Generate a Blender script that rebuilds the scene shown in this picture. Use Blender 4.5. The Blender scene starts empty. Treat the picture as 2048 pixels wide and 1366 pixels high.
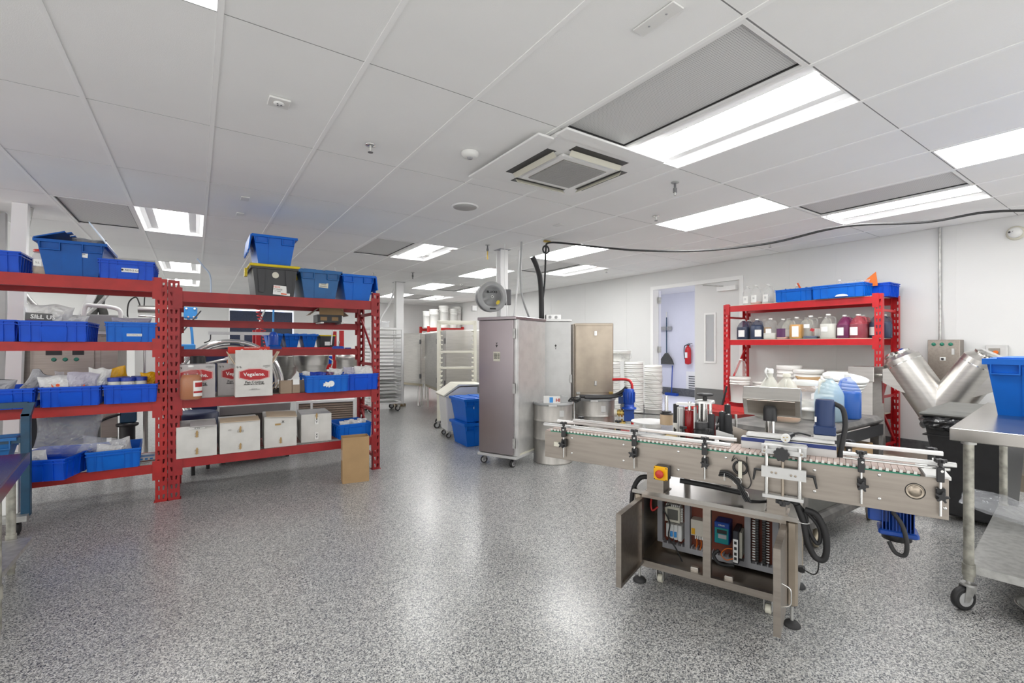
import bpy, math, random
from mathutils import Vector, Matrix, noise
R = math.radians
PI = math.pi
random.seed(7)
sc = bpy.context.scene
col = sc.collection

# ---------------------------------------------------------------- camera
cam_d = bpy.data.cameras.new('camera')
cam_d.sensor_width = 36.0
cam_d.lens = 931.0 / 2048 * 36.0
cam_d.shift_y = 7.0 / 2048
cam_d.clip_start = 0.05
cam = bpy.data.objects.new('camera', cam_d)
col.objects.link(cam)
cam.location = (0, 0, 1.35)
cam.rotation_euler = (PI / 2, 0, -0.597)
sc.camera = cam

# ---------------------------------------------------------------- world, exposure
w = bpy.data.worlds.new('world')
sc.world = w
w.use_nodes = True
w.node_tree.nodes['Background'].inputs[0].default_value = (1.0, 0.99, 0.97, 1)
w.node_tree.nodes['Background'].inputs[1].default_value = 1.8
sc.view_settings.view_transform = 'Standard'
sc.view_settings.look = 'None'
sc.view_settings.exposure = 0.05
sc.view_settings.gamma = 1.0
sc.view_settings.use_curve_mapping = False
LAMP = 19.0            # radiance of the lit ceiling panels
sc.cycles.max_bounces = 8
sc.cycles.diffuse_bounces = 5
sc.cycles.glossy_bounces = 4
sc.cycles.transparent_max_bounces = 12
sc.cycles.caustics_reflective = False
sc.cycles.caustics_refractive = False

# ---------------------------------------------------------------- materials
M = {}
def mat(name, color=(0.8, 0.8, 0.8), rough=0.5, metal=0.0, alpha=1.0, emit=0.0, spec=0.5, coat=0.0,
        vary=0.0, vscale=6.0, bump=0.0, bscale=200.0, stretch=None, trans=0.0, color2=None, rvar=0.0):
    m = bpy.data.materials.new(name)
    m.use_nodes = True
    nt = m.node_tree
    b = nt.nodes['Principled BSDF']
    b.inputs['Base Color'].default_value = (*color, 1)
    b.inputs['Roughness'].default_value = rough
    b.inputs['Metallic'].default_value = metal
    b.inputs['Alpha'].default_value = alpha
    b.inputs['Specular IOR Level'].default_value = spec
    b.inputs['Coat Weight'].default_value = coat
    b.inputs['Transmission Weight'].default_value = trans
    if emit:
        b.inputs['Emission Color'].default_value = (*color, 1)
        b.inputs['Emission Strength'].default_value = emit
    if vary or bump or rvar:
        tc = nt.nodes.new('ShaderNodeTexCoord')
        mp = nt.nodes.new('ShaderNodeMapping')
        nt.links.new(tc.outputs['Object'], mp.inputs[0])
        if stretch:
            mp.inputs['Scale'].default_value = stretch
    if vary or rvar:
        n = nt.nodes.new('ShaderNodeTexNoise')
        n.inputs['Scale'].default_value = vscale
        n.inputs['Detail'].default_value = 5
        nt.links.new(mp.outputs[0], n.inputs['Vector'])
    if vary:
        r = nt.nodes.new('ShaderNodeValToRGB')
        c2 = color2 or tuple(c * (1 - vary) for c in color)
        r.color_ramp.elements[0].color = (*c2, 1)
        r.color_ramp.elements[0].position = 0.35
        r.color_ramp.elements[1].color = (*color, 1)
        r.color_ramp.elements[1].position = 0.6
        nt.links.new(n.outputs[0], r.inputs[0])
        nt.links.new(r.outputs[0], b.inputs['Base Color'])
    if rvar:
        mr = nt.nodes.new('ShaderNodeMapRange')
        mr.inputs[1].default_value = 1.8
        mr.inputs[2].default_value = 0.7
        mr.inputs[3].default_value = rough - rvar
        mr.inputs[4].default_value = rough + rvar
        nt.links.new(n.outputs[0], mr.inputs[0])
        nt.links.new(mr.outputs[0], b.inputs['Roughness'])
    if bump:
        n2 = nt.nodes.new('ShaderNodeTexNoise')
        n2.inputs['Scale'].default_value = bscale
        n2.inputs['Detail'].default_value = 3
        nt.links.new(mp.outputs[0], n2.inputs['Vector'])
        bp = nt.nodes.new('ShaderNodeBump')
        bp.inputs['Strength'].default_value = bump
        bp.inputs['Distance'].default_value = 0.01
        nt.links.new(n2.outputs[0], bp.inputs['Height'])
        nt.links.new(bp.outputs[0], b.inputs['Normal'])
    M[name] = m
    return m

mat('wall_paint', (0.75, 0.75, 0.74), 0.55, vary=0.03, vscale=1.2, bump=0.05, bscale=60)
mat('far_room_paint', (0.76, 0.77, 0.86), 0.4, vary=0.03, vscale=2)
mat('tile_white', (0.93, 0.93, 0.92), 0.85, vary=0.04, vscale=0.9, bump=0.12, bscale=240)
mat('grid_white', (0.95, 0.95, 0.94), 0.5)
mat('shadow_gap', (0.25, 0.25, 0.25), 0.9)
mat('white_metal', (0.86, 0.86, 0.85), 0.4)
mat('reflector', (0.92, 0.92, 0.92), 0.5)
mat('lamp', (1.0, 1.0, 0.99), 0.5, emit=LAMP)
mat('lamp_soft', (1.0, 1.0, 0.99), 0.5, emit=LAMP * 0.9)
mat('louver_grey', (0.42, 0.42, 0.41), 0.6)
mat('ac_grey', (0.30, 0.29, 0.26), 0.6)
mat('cove_grey', (0.13, 0.135, 0.14), 0.4, vary=0.3, vscale=20)
mat('red', (0.42, 0.014, 0.012), 0.35, vary=0.18, vscale=9, rvar=0.1)
mat('red_dark', (0.33, 0.013, 0.016), 0.38, vary=0.18, vscale=9, rvar=0.1)
mat('red_bright', (0.55, 0.010, 0.016), 0.35, vary=0.12, vscale=9)
mat('galv', (0.58, 0.58, 0.56), 0.38, metal=0.9, vary=0.2, vscale=30, rvar=0.1)
mat('galv_worn', (0.50, 0.49, 0.43), 0.42, metal=0.75, vary=0.45, vscale=18, rvar=0.12)
mat('steel', (0.60, 0.58, 0.55), 0.26, metal=1.0, vary=0.10, vscale=4, rvar=0.06, bump=0.008, bscale=120, stretch=(1, 1, 12))
mat('steel_x', (0.38, 0.34, 0.30), 0.34, metal=1.0, vary=0.13, vscale=4, rvar=0.07, bump=0.008, bscale=120, stretch=(1, 12, 12))
mat('steel_violet', (0.36, 0.325, 0.335), 0.24, metal=1.0, vary=0.08, vscale=2, rvar=0.04)
mat('steel_warm', (0.47, 0.405, 0.33), 0.32, metal=1.0, vary=0.18, vscale=4, rvar=0.07)
mat('steel_top', (0.50, 0.48, 0.45), 0.16, metal=1.0, vary=0.12, vscale=6, rvar=0.06)
mat('alu', (0.72, 0.72, 0.71), 0.33, metal=0.75, vary=0.10, vscale=9, rvar=0.05)
mat('alu_flat', (0.62, 0.62, 0.61), 0.45, metal=0.3, vary=0.06, vscale=9)
mat('chrome', (0.78, 0.78, 0.76), 0.12, metal=1.0)
mat('drum_steel', (0.52, 0.50, 0.47), 0.36, metal=0.85, vary=0.2, vscale=5, rvar=0.1, stretch=(3, 3, 0.6))
mat('black', (0.012, 0.012, 0.013), 0.4)
mat('black_rubber', (0.02, 0.02, 0.021), 0.6)
mat('black_plastic', (0.028, 0.028, 0.03), 0.42, vary=0.2, vscale=14)
mat('cart_grey', (0.075, 0.072, 0.068), 0.55, vary=0.45, vscale=9, color2=(0.16, 0.15, 0.14))
mat('tote_black', (0.035, 0.036, 0.04), 0.45)
mat('yellow_lid', (0.72, 0.55, 0.01), 0.4)
mat('bin_blue', (0.002, 0.085, 0.62), 0.40, spec=0.3, vary=0.12, vscale=7)
mat('tote_blue', (0.002, 0.095, 0.40), 0.42, spec=0.3, vary=0.12, vscale=7)
mat('tote_teal', (0.006, 0.115, 0.34), 0.42, vary=0.15, vscale=7)
mat('tote_bright', (0.002, 0.135, 0.60), 0.40, spec=0.3, vary=0.08, vscale=7)
mat('lit_flap_pale_hose', (0.60, 0.72, 0.88), 0.3)  # tote flap with bright light put into its colour; also the blue-white hose
mat('machine_blue', (0.006, 0.055, 0.30), 0.35, vary=0.15, vscale=20)
mat('pump_blue', (0.006, 0.06, 0.38), 0.3)
mat('navy', (0.012, 0.035, 0.12), 0.45)
mat('stripe_navy', (0.012, 0.03, 0.17), 0.4)
mat('teal_steel', (0.01, 0.06, 0.12), 0.4, vary=0.25, vscale=12)
mat('teal_plastic', (0.0, 0.20, 0.21), 0.4)
mat('light_blue', (0.05, 0.30, 0.72), 0.4)
mat('white_plastic', (0.80, 0.80, 0.78), 0.4, vary=0.04, vscale=6)
mat('cream_plastic', (0.74, 0.72, 0.62), 0.4, vary=0.06, vscale=6)
mat('bucket_white', (0.80, 0.80, 0.77), 0.38)
mat('paper', (0.84, 0.84, 0.82), 0.7)
mat('carton_white', (0.66, 0.65, 0.62), 0.75, vary=0.10, vscale=7)
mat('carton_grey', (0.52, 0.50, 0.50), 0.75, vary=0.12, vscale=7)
mat('carton_inner', (0.62, 0.50, 0.36), 0.85)
mat('cardboard', (0.40, 0.26, 0.13), 0.85, vary=0.10, vscale=6)
mat('cardboard_dull', (0.34, 0.26, 0.19), 0.85, vary=0.12, vscale=6)
mat('tape_brown', (0.42, 0.27, 0.10), 0.6)
mat('ink', (0.03, 0.03, 0.03), 0.7)
mat('ink_grey', (0.12, 0.12, 0.12), 0.7)
mat('label_red', (0.42, 0.02, 0.025), 0.6)
mat('flap_red', (0.62, 0.03, 0.015), 0.6)
mat('orange', (0.75, 0.16, 0.01), 0.45)
mat('logo_orange', (0.75, 0.09, 0.01), 0.5)
mat('bag_white', (0.72, 0.72, 0.71), 0.35, vary=0.08, vscale=8)
mat('bag_grey', (0.36, 0.36, 0.38), 0.3, vary=0.2, vscale=9)
mat('bag_clear', (0.80, 0.82, 0.86), 0.08, alpha=0.24, spec=1.0, bump=0.9, bscale=22)
mat('bag_lilac', (0.55, 0.53, 0.62), 0.2, alpha=0.75)
mat('bag_purple', (0.10, 0.03, 0.10), 0.35)
mat('bag_yellow', (0.80, 0.42, 0.01), 0.35, vary=0.15, vscale=12)
mat('bag_black', (0.015, 0.015, 0.016), 0.22, bump=0.4, bscale=30)
mat('lid_blue', (0.01, 0.04, 0.33), 0.35)
mat('jug_milky', (0.82, 0.83, 0.81), 0.25, alpha=0.17)
mat('jug_cloudy', (0.80, 0.80, 0.72), 0.3, alpha=0.55)
mat('clear_plastic', (0.75, 0.70, 0.70), 0.15, alpha=0.3)
mat('liq_dark', (0.025, 0.030, 0.055), 0.3)
mat('liq_navy', (0.045, 0.07, 0.14), 0.3)
mat('liq_purple', (0.10, 0.012, 0.055), 0.3)
mat('liq_red', (0.30, 0.03, 0.04), 0.3)
mat('liq_amber', (0.62, 0.30, 0.03), 0.3)
mat('liq_oil', (0.40, 0.115, 0.015), 0.25)
mat('jug_thin', (0.82, 0.83, 0.81), 0.22, alpha=0.10)
mat('jug_rose', (0.62, 0.10, 0.13), 0.25, alpha=0.45)
mat('jug_plum', (0.28, 0.04, 0.15), 0.25, alpha=0.5)
mat('jug_ink', (0.08, 0.10, 0.17), 0.25, alpha=0.4)
mat('liq_orange', (0.75, 0.28, 0.02), 0.3)
mat('liq_pale', (0.66, 0.66, 0.60), 0.3)
mat('liq_pink', (0.62, 0.36, 0.30), 0.3)
mat('liq_blue', (0.01, 0.09, 0.42), 0.3)
mat('liq_sky', (0.42, 0.62, 0.68), 0.3)
mat('powder', (0.36, 0.27, 0.15), 0.9, vary=0.3, vscale=30)
mat('lid_red', (0.55, 0.03, 0.02), 0.4)
mat('stop_yellow', (0.80, 0.42, 0.0), 0.4)
mat('button_red', (0.50, 0.035, 0.02), 0.35)
mat('green_lamp', (0.0, 0.20, 0.13), 0.3)
mat('green_strip', (0.02, 0.20, 0.12), 0.4)
mat('belt_pink', (0.56, 0.44, 0.39), 0.55, vary=0.12, vscale=40)
mat('belt_white', (0.72, 0.72, 0.68), 0.5)
mat('terracotta', (0.20, 0.045, 0.022), 0.6, vary=0.2, vscale=10)
mat('duct_grey', (0.36, 0.36, 0.38), 0.6)
mat('cream', (0.66, 0.64, 0.54), 0.5)
mat('roll_red', (0.25, 0.004, 0.006), 0.25)
mat('roll_black', (0.03, 0.031, 0.034), 0.7)
mat('label_paper', (0.60, 0.45, 0.30), 0.7)
mat('disc_white', (0.74, 0.74, 0.73), 0.4)
mat('disc_grey', (0.30, 0.31, 0.32), 0.5)
mat('disc_yellow', (0.66, 0.52, 0.25), 0.5)
mat('reel_grey', (0.42, 0.425, 0.425), 0.4, vary=0.08, vscale=10)
mat('reel_dark', (0.15, 0.15, 0.155), 0.45)
mat('dark_glass', (0.03, 0.045, 0.10), 0.25, vary=0.5, vscale=90)
mat('glass', (0.70, 0.72, 0.76), 0.05, alpha=0.35)
mat('sky_pane', (0.75, 0.82, 1.0), 0.5, emit=2.0)
mat('wood_pale', (0.55, 0.44, 0.30), 0.7)
mat('grille_brown', (0.40, 0.31, 0.25), 0.5, metal=0.3)
mat('dark_body', (0.02, 0.021, 0.03), 0.5)
mat('grey_body', (0.11, 0.11, 0.10), 0.5, vary=0.2, vscale=8)
mat('brass', (0.55, 0.40, 0.12), 0.35, metal=0.9)
mat('tan_metal', (0.45, 0.40, 0.30), 0.4, metal=0.6)
mat('fabric_grey', (0.09, 0.09, 0.085), 0.9, vary=0.2, vscale=30)
mat('tank_blue', (0.01, 0.02, 0.07), 0.5)
mat('wire_white', (0.75, 0.75, 0.74), 0.5)
mat('rust', (0.30, 0.20, 0.10), 0.7, vary=0.5, vscale=25, color2=(0.50, 0.47, 0.40))
mat('violet_top', (0.34, 0.30, 0.33), 0.13, metal=1.0, vary=0.15, vscale=5, rvar=0.05)

def checker_plate():
    m = mat('tread_plate', (0.5, 0.5, 0.5), 0.4, metal=0.35)
    nt = m.node_tree
    b = nt.nodes['Principled BSDF']
    tc = nt.nodes.new('ShaderNodeTexCoord')
    mp = nt.nodes.new('ShaderNodeMapping')
    mp.inputs['Rotation'].default_value = (R(45), 0, 0)
    mp.inputs['Scale'].default_value = (30, 30, 30)
    ck = nt.nodes.new('ShaderNodeTexBrick')
    ck.inputs['Scale'].default_value = 1.0
    ck.inputs['Mortar Size'].default_value = 0.12
    ck.inputs['Color1'].default_value = (0.75, 0.75, 0.75, 1)
    ck.inputs['Color2'].default_value = (0.60, 0.60, 0.60, 1)
    ck.inputs['Mortar'].default_value = (0.16, 0.16, 0.16, 1)
    cx = nt.nodes.new('ShaderNodeSeparateXYZ')
    cb = nt.nodes.new('ShaderNodeCombineXYZ')
    nt.links.new(tc.outputs['Object'], mp.inputs[0])
    nt.links.new(mp.outputs[0], cx.inputs[0])
    nt.links.new(cx.outputs[1], cb.inputs[0])
    nt.links.new(cx.outputs[2], cb.inputs[1])
    nt.links.new(cb.outputs[0], ck.inputs['Vector'])
    nt.links.new(ck.outputs['Color'], b.inputs['Base Color'])
checker_plate()

def floor_mat():
    m = mat('flake_epoxy', (0.4, 0.4, 0.4), 0.3, coat=0.22, spec=0.4)
    nt = m.node_tree
    b = nt.nodes['Principled BSDF']
    b.inputs['Coat Roughness'].default_value = 0.2
    tc = nt.nodes.new('ShaderNodeTexCoord')
    def vor(scale):
        v = nt.nodes.new('ShaderNodeTexVoronoi')
        v.inputs['Scale'].default_value = scale
        nt.links.new(tc.outputs['Object'], v.inputs['Vector'])
        s = nt.nodes.new('ShaderNodeSeparateColor')
        nt.links.new(v.outputs['Color'], s.inputs[0])
        return v, s
    v, s = vor(210)
    r = nt.nodes.new('ShaderNodeValToRGB')
    r.color_ramp.interpolation = 'CONSTANT'
    els = [(0.0, (0.05, 0.055, 0.07)), (0.07, (0.16, 0.17, 0.19)), (0.20, (0.30, 0.305, 0.31)), (0.38, (0.46, 0.455, 0.435)),
           (0.58, (0.64, 0.64, 0.62)), (0.78, (0.86, 0.86, 0.83))]
    cr = r.color_ramp
    cr.elements[0].position, cr.elements[0].color = els[0][0], (*els[0][1], 1)
    cr.elements[1].position, cr.elements[1].color = els[1][0], (*els[1][1], 1)
    for p, c in els[2:]:
        e = cr.elements.new(p)
        e.color = (*c, 1)
    nt.links.new(s.outputs[0], r.inputs[0])
    n = nt.nodes.new('ShaderNodeTexNoise')
    n.inputs['Scale'].default_value = 1.1
    n.inputs['Detail'].default_value = 4
    nt.links.new(tc.outputs['Object'], n.inputs['Vector'])
    mr = nt.nodes.new('ShaderNodeMapRange')
    mr.inputs[1].default_value = 1.8
    mr.inputs[2].default_value = 0.7
    mr.inputs[3].default_value = 0.56
    mr.inputs[4].default_value = 0.68
    nt.links.new(n.outputs[0], mr.inputs[0])
    mx = nt.nodes.new('ShaderNodeMix')
    mx.data_type = 'RGBA'
    mx.blend_type = 'MULTIPLY'
    mx.inputs[0].default_value = 1
    nt.links.new(r.outputs[0], mx.inputs[6])
    nt.links.new(mr.outputs[0], mx.inputs[7])
    nt.links.new(mx.outputs[2], b.inputs['Base Color'])
    bp = nt.nodes.new('ShaderNodeBump')
    bp.inputs['Strength'].default_value = 0.25
    bp.inputs['Distance'].default_value = 0.002
    n3 = nt.nodes.new('ShaderNodeTexNoise')
    n3.inputs['Scale'].default_value = 60
    nt.links.new(tc.outputs['Object'], n3.inputs['Vector'])
    nt.links.new(n3.outputs[0], bp.inputs['Height'])
    nt.links.new(bp.outputs[0], b.inputs['Normal'])
    nt.links.new(bp.outputs[0], b.inputs['Coat Normal'])
floor_mat()

def perforated(name, base, dark, scale):
    m = mat(name, base, 0.6)
    nt = m.node_tree
    b = nt.nodes['Principled BSDF']
    tc = nt.nodes.new('ShaderNodeTexCoord')
    v = nt.nodes.new('ShaderNodeTexVoronoi')
    v.inputs['Scale'].default_value = scale
    v.inputs['Randomness'].default_value = 0.0
    nt.links.new(tc.outputs['Object'], v.inputs['Vector'])
    r = nt.nodes.new('ShaderNodeValToRGB')
    r.color_ramp.elements[0].color = (*dark, 1)
    r.color_ramp.elements[0].position = 0.28
    r.color_ramp.elements[1].color = (*base, 1)
    r.color_ramp.elements[1].position = 0.36
    nt.links.new(v.outputs['Distance'], r.inputs[0])
    nt.links.new(r.outputs[0], b.inputs['Base Color'])
perforated('perf_grille', (0.70, 0.70, 0.69), (0.34, 0.34, 0.34), 90)
perforated('psu_grille', (0.66, 0.62, 0.54), (0.05, 0.05, 0.05), 160)

# ---------------------------------------------------------------- mesh builder
class MB:
    def __init__(s):
        s.v, s.f, s.sm = [], [], []
        s.T = None
    def _add(s, vs, fs, smooth=False):
        o = len(s.v)
        if s.T is not None:
            vs = [tuple(s.T @ Vector(p)) for p in vs]
        s.v += [tuple(p) for p in vs]
        for f in fs:
            s.f.append(tuple(i + o for i in f))
            s.sm.append(smooth)
        return s
    def box(s, x0, x1, y0, y1, z0, z1):
        v = [(x0, y0, z0), (x1, y0, z0), (x1, y1, z0), (x0, y1, z0), (x0, y0, z1), (x1, y0, z1), (x1, y1, z1), (x0, y1, z1)]
        return s._add(v, [(3, 2, 1, 0), (4, 5, 6, 7), (0, 1, 5, 4), (1, 2, 6, 5), (2, 3, 7, 6), (3, 0, 4, 7)])
    def cbox(s, x0, x1, y0, y1, z0, z1, b=0.004):
        # box with chamfered edges along every side (octagonal sections stacked)
        def ring(i, z):
            return [(x0 + i + b, y0 + i, z), (x1 - i - b, y0 + i, z), (x1 - i, y0 + i + b, z), (x1 - i, y1 - i - b, z),
                    (x1 - i - b, y1 - i, z), (x0 + i + b, y1 - i, z), (x0 + i, y1 - i - b, z), (x0 + i, y0 + i + b, z)]
        v = ring(b, z0) + ring(0, z0 + b) + ring(0, z1 - b) + ring(b, z1)
        f = [tuple(range(7, -1, -1)), tuple(range(24, 32))]
        for k in range(3):
            for i in range(8):
                j = (i + 1) % 8
                f.append((k * 8 + i, k * 8 + j, (k + 1) * 8 + j, (k + 1) * 8 + i))
        return s._add(v, f)
    def taper(s, x0, x1, y0, y1, z0, z1, t, ty=None):
        # box whose bottom is smaller by t on each side
        ty = t if ty is None else ty
        v = [(x0 + t, y0 + ty, z0), (x1 - t, y0 + ty, z0), (x1 - t, y1 - ty, z0), (x0 + t, y1 - ty, z0), (x0, y0, z1), (x1, y0, z1), (x1, y1, z1), (x0, y1, z1)]
        return s._add(v, [(3, 2, 1, 0), (4, 5, 6, 7), (0, 1, 5, 4), (1, 2, 6, 5), (2, 3, 7, 6), (3, 0, 4, 7)])
    def quad(s, a, b, c, d):
        return s._add([a, b, c, d], [(0, 1, 2, 3)])
    def cyl(s, p0, p1, r0, r1=None, n=16, caps=True):
        r1 = r0 if r1 is None else r1
        p0, p1 = Vector(p0), Vector(p1)
        d = (p1 - p0).normalized()
        a = d.orthogonal().normalized()
        b = d.cross(a)
        v = []
        for p, r in ((p0, r0), (p1, r1)):
            for i in range(n):
                t = 2 * PI * i / n
                v.append(p + a * (r * math.cos(t)) + b * (r * math.sin(t)))
        s._add(v, [(i, (i + 1) % n, n + (i + 1) % n, n + i) for i in range(n)], True)
        if caps:
            s._add(v, [tuple(range(n - 1, -1, -1)), tuple(range(n, 2 * n))])
        return s
    def tube(s, pts, r, n=8, caps=True):
        pts = [Vector(p) for p in pts]
        v, prev = [], None
        for k, p in enumerate(pts):
            d = (pts[min(k + 1, len(pts) - 1)] - pts[max(k - 1, 0)]).normalized()
            if prev is None:
                a = d.orthogonal().normalized()
            else:
                a = prev - d * prev.dot(d)
                a = a.normalized() if a.length > 1e-6 else d.orthogonal().normalized()
            prev = a
            b = d.cross(a)
            for i in range(n):
                t = 2 * PI * i / n
                v.append(p + a * (r * math.cos(t)) + b * (r * math.sin(t)))
        f = []
        for k in range(len(pts) - 1):
            for i in range(n):
                j = (i + 1) % n
                f.append((k * n + i, k * n + j, (k + 1) * n + j, (k + 1) * n + i))
        s._add(v, f, True)
        if caps:
            e = (len(pts) - 1) * n
            s._add(v, [tuple(range(n - 1, -1, -1)), tuple(range(e, e + n))])
        return s
    def lathe(s, prof, c=(0, 0, 0), n=20, sq=0.0, axis='Z', smooth=True):
        # prof: (radius, height) pairs; sq>0 squares the section
        v = []
        for r, h in prof:
            for i in range(n):
                t = 2 * PI * i / n
                cx, sy = math.cos(t), math.sin(t)
                if sq:
                    k = (abs(cx) ** (2 + sq * 6) + abs(sy) ** (2 + sq * 6)) ** (-1 / (2 + sq * 6))
                    cx, sy = cx * k, sy * k
                p = (r * cx, r * sy, h)
                if axis == 'Y':
                    p = (p[0], -p[2], p[1])
                elif axis == 'X':
                    p = (p[2], p[0], p[1])
                v.append((p[0] + c[0], p[1] + c[1], p[2] + c[2]))
        f = []
        m = len(prof)
        for k in range(m - 1):
            for i in range(n):
                j = (i + 1) % n
                f.append((k * n + i, k * n + j, (k + 1) * n + j, (k + 1) * n + i))
        s._add(v, f, smooth)
        caps = []
        if prof[0][0] > 1e-4:
            caps.append(tuple(range(n - 1, -1, -1)))
        if prof[-1][0] > 1e-4:
            caps.append(tuple(range((m - 1) * n, m * n)))
        if caps:
            s._add(v, caps)
        return s
    def prism(s, outline, a0, a1, axis='Y'):
        # outline: 2-D points; extruded along an axis from a0 to a1
        n = len(outline)
        def P(p, a):
            return {'Y': (p[0], a, p[1]), 'X': (a, p[0], p[1]), 'Z': (p[0], p[1], a)}[axis]
        v = [P(p, a0) for p in outline] + [P(p, a1) for p in outline]
        f = [(i, (i + 1) % n, n + (i + 1) % n, n + i) for i in range(n)]
        f += [tuple(range(n - 1, -1, -1)), tuple(range(n, 2 * n))]
        return s._add(v, f)
    def grid(s, fn, nu, nv, smooth=True):
        v = [fn(i / nu, j / nv) for j in range(nv + 1) for i in range(nu + 1)]
        f = [(j * (nu + 1) + i, j * (nu + 1) + i + 1, (j + 1) * (nu + 1) + i + 1, (j + 1) * (nu + 1) + i) for j in range(nv) for i in range(nu)]
        return s._add(v, f, smooth)
    def build(s, name, m, parent=None, loc=None, bevel=0.0):
        me = bpy.data.meshes.new(name)
        me.from_pydata(s.v, [], s.f)
        me.materials.append(M[m] if isinstance(m, str) else m)
        me.polygons.foreach_set('use_smooth', s.sm)
        me.update()
        o = bpy.data.objects.new(name, me)
        col.objects.link(o)
        if parent is not None:
            o.parent = parent
        if loc is not None:
            o.location = loc
        if bevel:
            b = o.modifiers.new('bevel', 'BEVEL')
            b.width = bevel
            b.segments = 2
            b.limit_method = 'ANGLE'
        return o

def B(*a): return MB().box(*a)
def CB(*a): return MB().cbox(*a)

def tag(o, label, cat, group=None, kind=None):
    o['label'] = label
    o['category'] = cat
    if group: o['group'] = group
    if kind: o['kind'] = kind
    return o
def thing(name, label, cat, loc=(0, 0, 0), rz=0.0, group=None):
    o = bpy.data.objects.new(name, None)
    o.empty_display_size = 0.05
    col.objects.link(o)
    o.location = loc
    o.rotation_euler = (0, 0, rz)
    return tag(o, label, cat, group)
def struct(mb, name, m, parent=None):
    o = mb.build(name, m, parent)
    if parent is None: o['kind'] = 'structure'
    return o
def kids(o): return [c for c in o.children]
def dup(root, loc=None, rz=None, label=None, group=None, rot=None, scale=None):
    def cp(o, parent):
        c = o.copy()
        col.objects.link(c)
        if parent is not None: c.parent = parent
        for k in kids(o): cp(k, c)
        return c
    r = cp(root, None)
    if loc is not None: r.location = loc
    if rz is not None: r.rotation_euler = (0, 0, rz)
    if rot is not None: r.rotation_euler = rot
    if scale is not None: r.scale = scale
    if label: r['label'] = label
    if group: r['group'] = group
    return r

FONT = bpy.data.fonts.load('<builtin>') if False else None
def text(s, size, name, m, parent, loc, rot=(PI / 2, 0, 0), bold=0.0, align='CENTER', squash=1.0, depth=0.0004):
    cu = bpy.data.curves.new('txt', 'FONT')
    cu.body = s
    cu.size = size
    cu.align_x = align
    cu.align_y = 'CENTER'
    cu.extrude = depth
    cu.offset = bold
    cu.resolution_u = 2
    t = bpy.data.objects.new('txt', cu)
    col.objects.link(t)
    dg = bpy.context.evaluated_depsgraph_get()
    me = bpy.data.meshes.new_from_object(t.evaluated_get(dg))
    bpy.data.objects.remove(t)
    bpy.data.curves.remove(cu)
    me.materials.clear()
    me.materials.append(M[m])
    o = bpy.data.objects.new(name, me)
    col.objects.link(o)
    o.parent = parent
    o.location = loc
    o.rotation_euler = rot
    o.scale = (squash, 1, 1)
    return o

def arc(c, r, a0, a1, n, plane='XZ'):
    out = []
    for i in range(n + 1):
        t = a0 + (a1 - a0) * i / n
        u, v = r * math.cos(t), r * math.sin(t)
        if plane == 'XZ': out.append((c[0] + u, c[1], c[2] + v))
        elif plane == 'YZ': out.append((c[0], c[1] + u, c[2] + v))
        else: out.append((c[0] + u, c[1] + v, c[2]))
    return out
def smooth(pts, n=6):
    # Catmull-Rom through points
    P = [Vector(p) for p in pts]
    P = [P[0] * 2 - P[1]] + P + [P[-1] * 2 - P[-2]]
    out = []
    for k in range(1, len(P) - 2):
        a, b, c, d = P[k - 1], P[k], P[k + 1], P[k + 2]
        for i in range(n):
            t = i / n
            out.append(0.5 * ((2 * b) + (c - a) * t + (2 * a - 5 * b + 4 * c - d) * t * t + (3 * b - a - 3 * c + d) * t ** 3))
    out.append(P[-2])
    return out

# ================================================================ SETTING
H = 2.735
GX, GY, TX, TY = 0.087, 1.075, 0.6096, 1.2192
XR, YB, XL, YF = 7.28, 15.15, -5.4, -1.5
def cell(c, r): return GX + c * TX, GX + (c + 1) * TX, GY + r * TY, GY + (r + 1) * TY

struct(B(XL - 0.1, XR + 0.0, YF - 0.1, YB + 0.1, -0.10, 0), 'floor', 'flake_epoxy')
# right wall with door opening Y 4.13..5.88 , z 0..2.42
DY0, DY1, DZ = 4.15, 5.87, 2.41
wr = MB()
wr.box(XR, XR + 0.14, YF, DY0, 0, H + 0.1)
wr.box(XR, XR + 0.14, DY1, YB, 0, H + 0.1)
wr.box(XR, XR + 0.14, DY0, DY1, DZ, H + 0.1)
wall_r = struct(wr, 'wall_right', 'wall_paint')
for y in (0.35, 1.57, 2.79, 6.55, 7.77, 8.99, 10.2, 11.4, 12.65, 13.9):     # joints between the wall panels
    B(XR - 0.003, XR, y - 0.008, y + 0.008, 0.2, H).build('panel_strip', 'wall_paint', wall_r)
for y in (3.4, 5.0):
    B(XR - 0.003, XR, y - 0.008, y + 0.008, DZ + 0.06 if y > 4 else 0.2, H).build('panel_strip', 'wall_paint', wall_r)
wb = MB()
WX0, WX1, WZ0, WZ1 = 0.76, 2.44, 1.0, 2.38
wb.box(XL, WX0, YB, YB + 0.1, 0, H + 0.1).box(WX1, XR + 0.14, YB, YB + 0.1, 0, H + 0.1)
wb.box(WX0, WX1, YB, YB + 0.1, 0, WZ0).box(WX0, WX1, YB, YB + 0.1, WZ1, H + 0.1)
struct(wb, 'wall_back', 'wall_paint')
# baseboards: dark coved epoxy
for nm, b in (('baseboard_right', MB().prism([(XR, 0), (XR - 0.03, 0), (XR - 0.012, 0.03), (XR - 0.012, 0.19), (XR, 0.19)], YF, DY0 - 0.06)),
              ('baseboard_far', MB().prism([(XR, 0), (XR - 0.03, 0), (XR - 0.012, 0.03), (XR - 0.012, 0.19), (XR, 0.19)], DY1 + 0.06, YB)),
              ('baseboard_back', B(XL, XR - 0.03, YB - 0.014, YB, 0, 0.15))):
    struct(b, nm, 'cove_grey')
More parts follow.
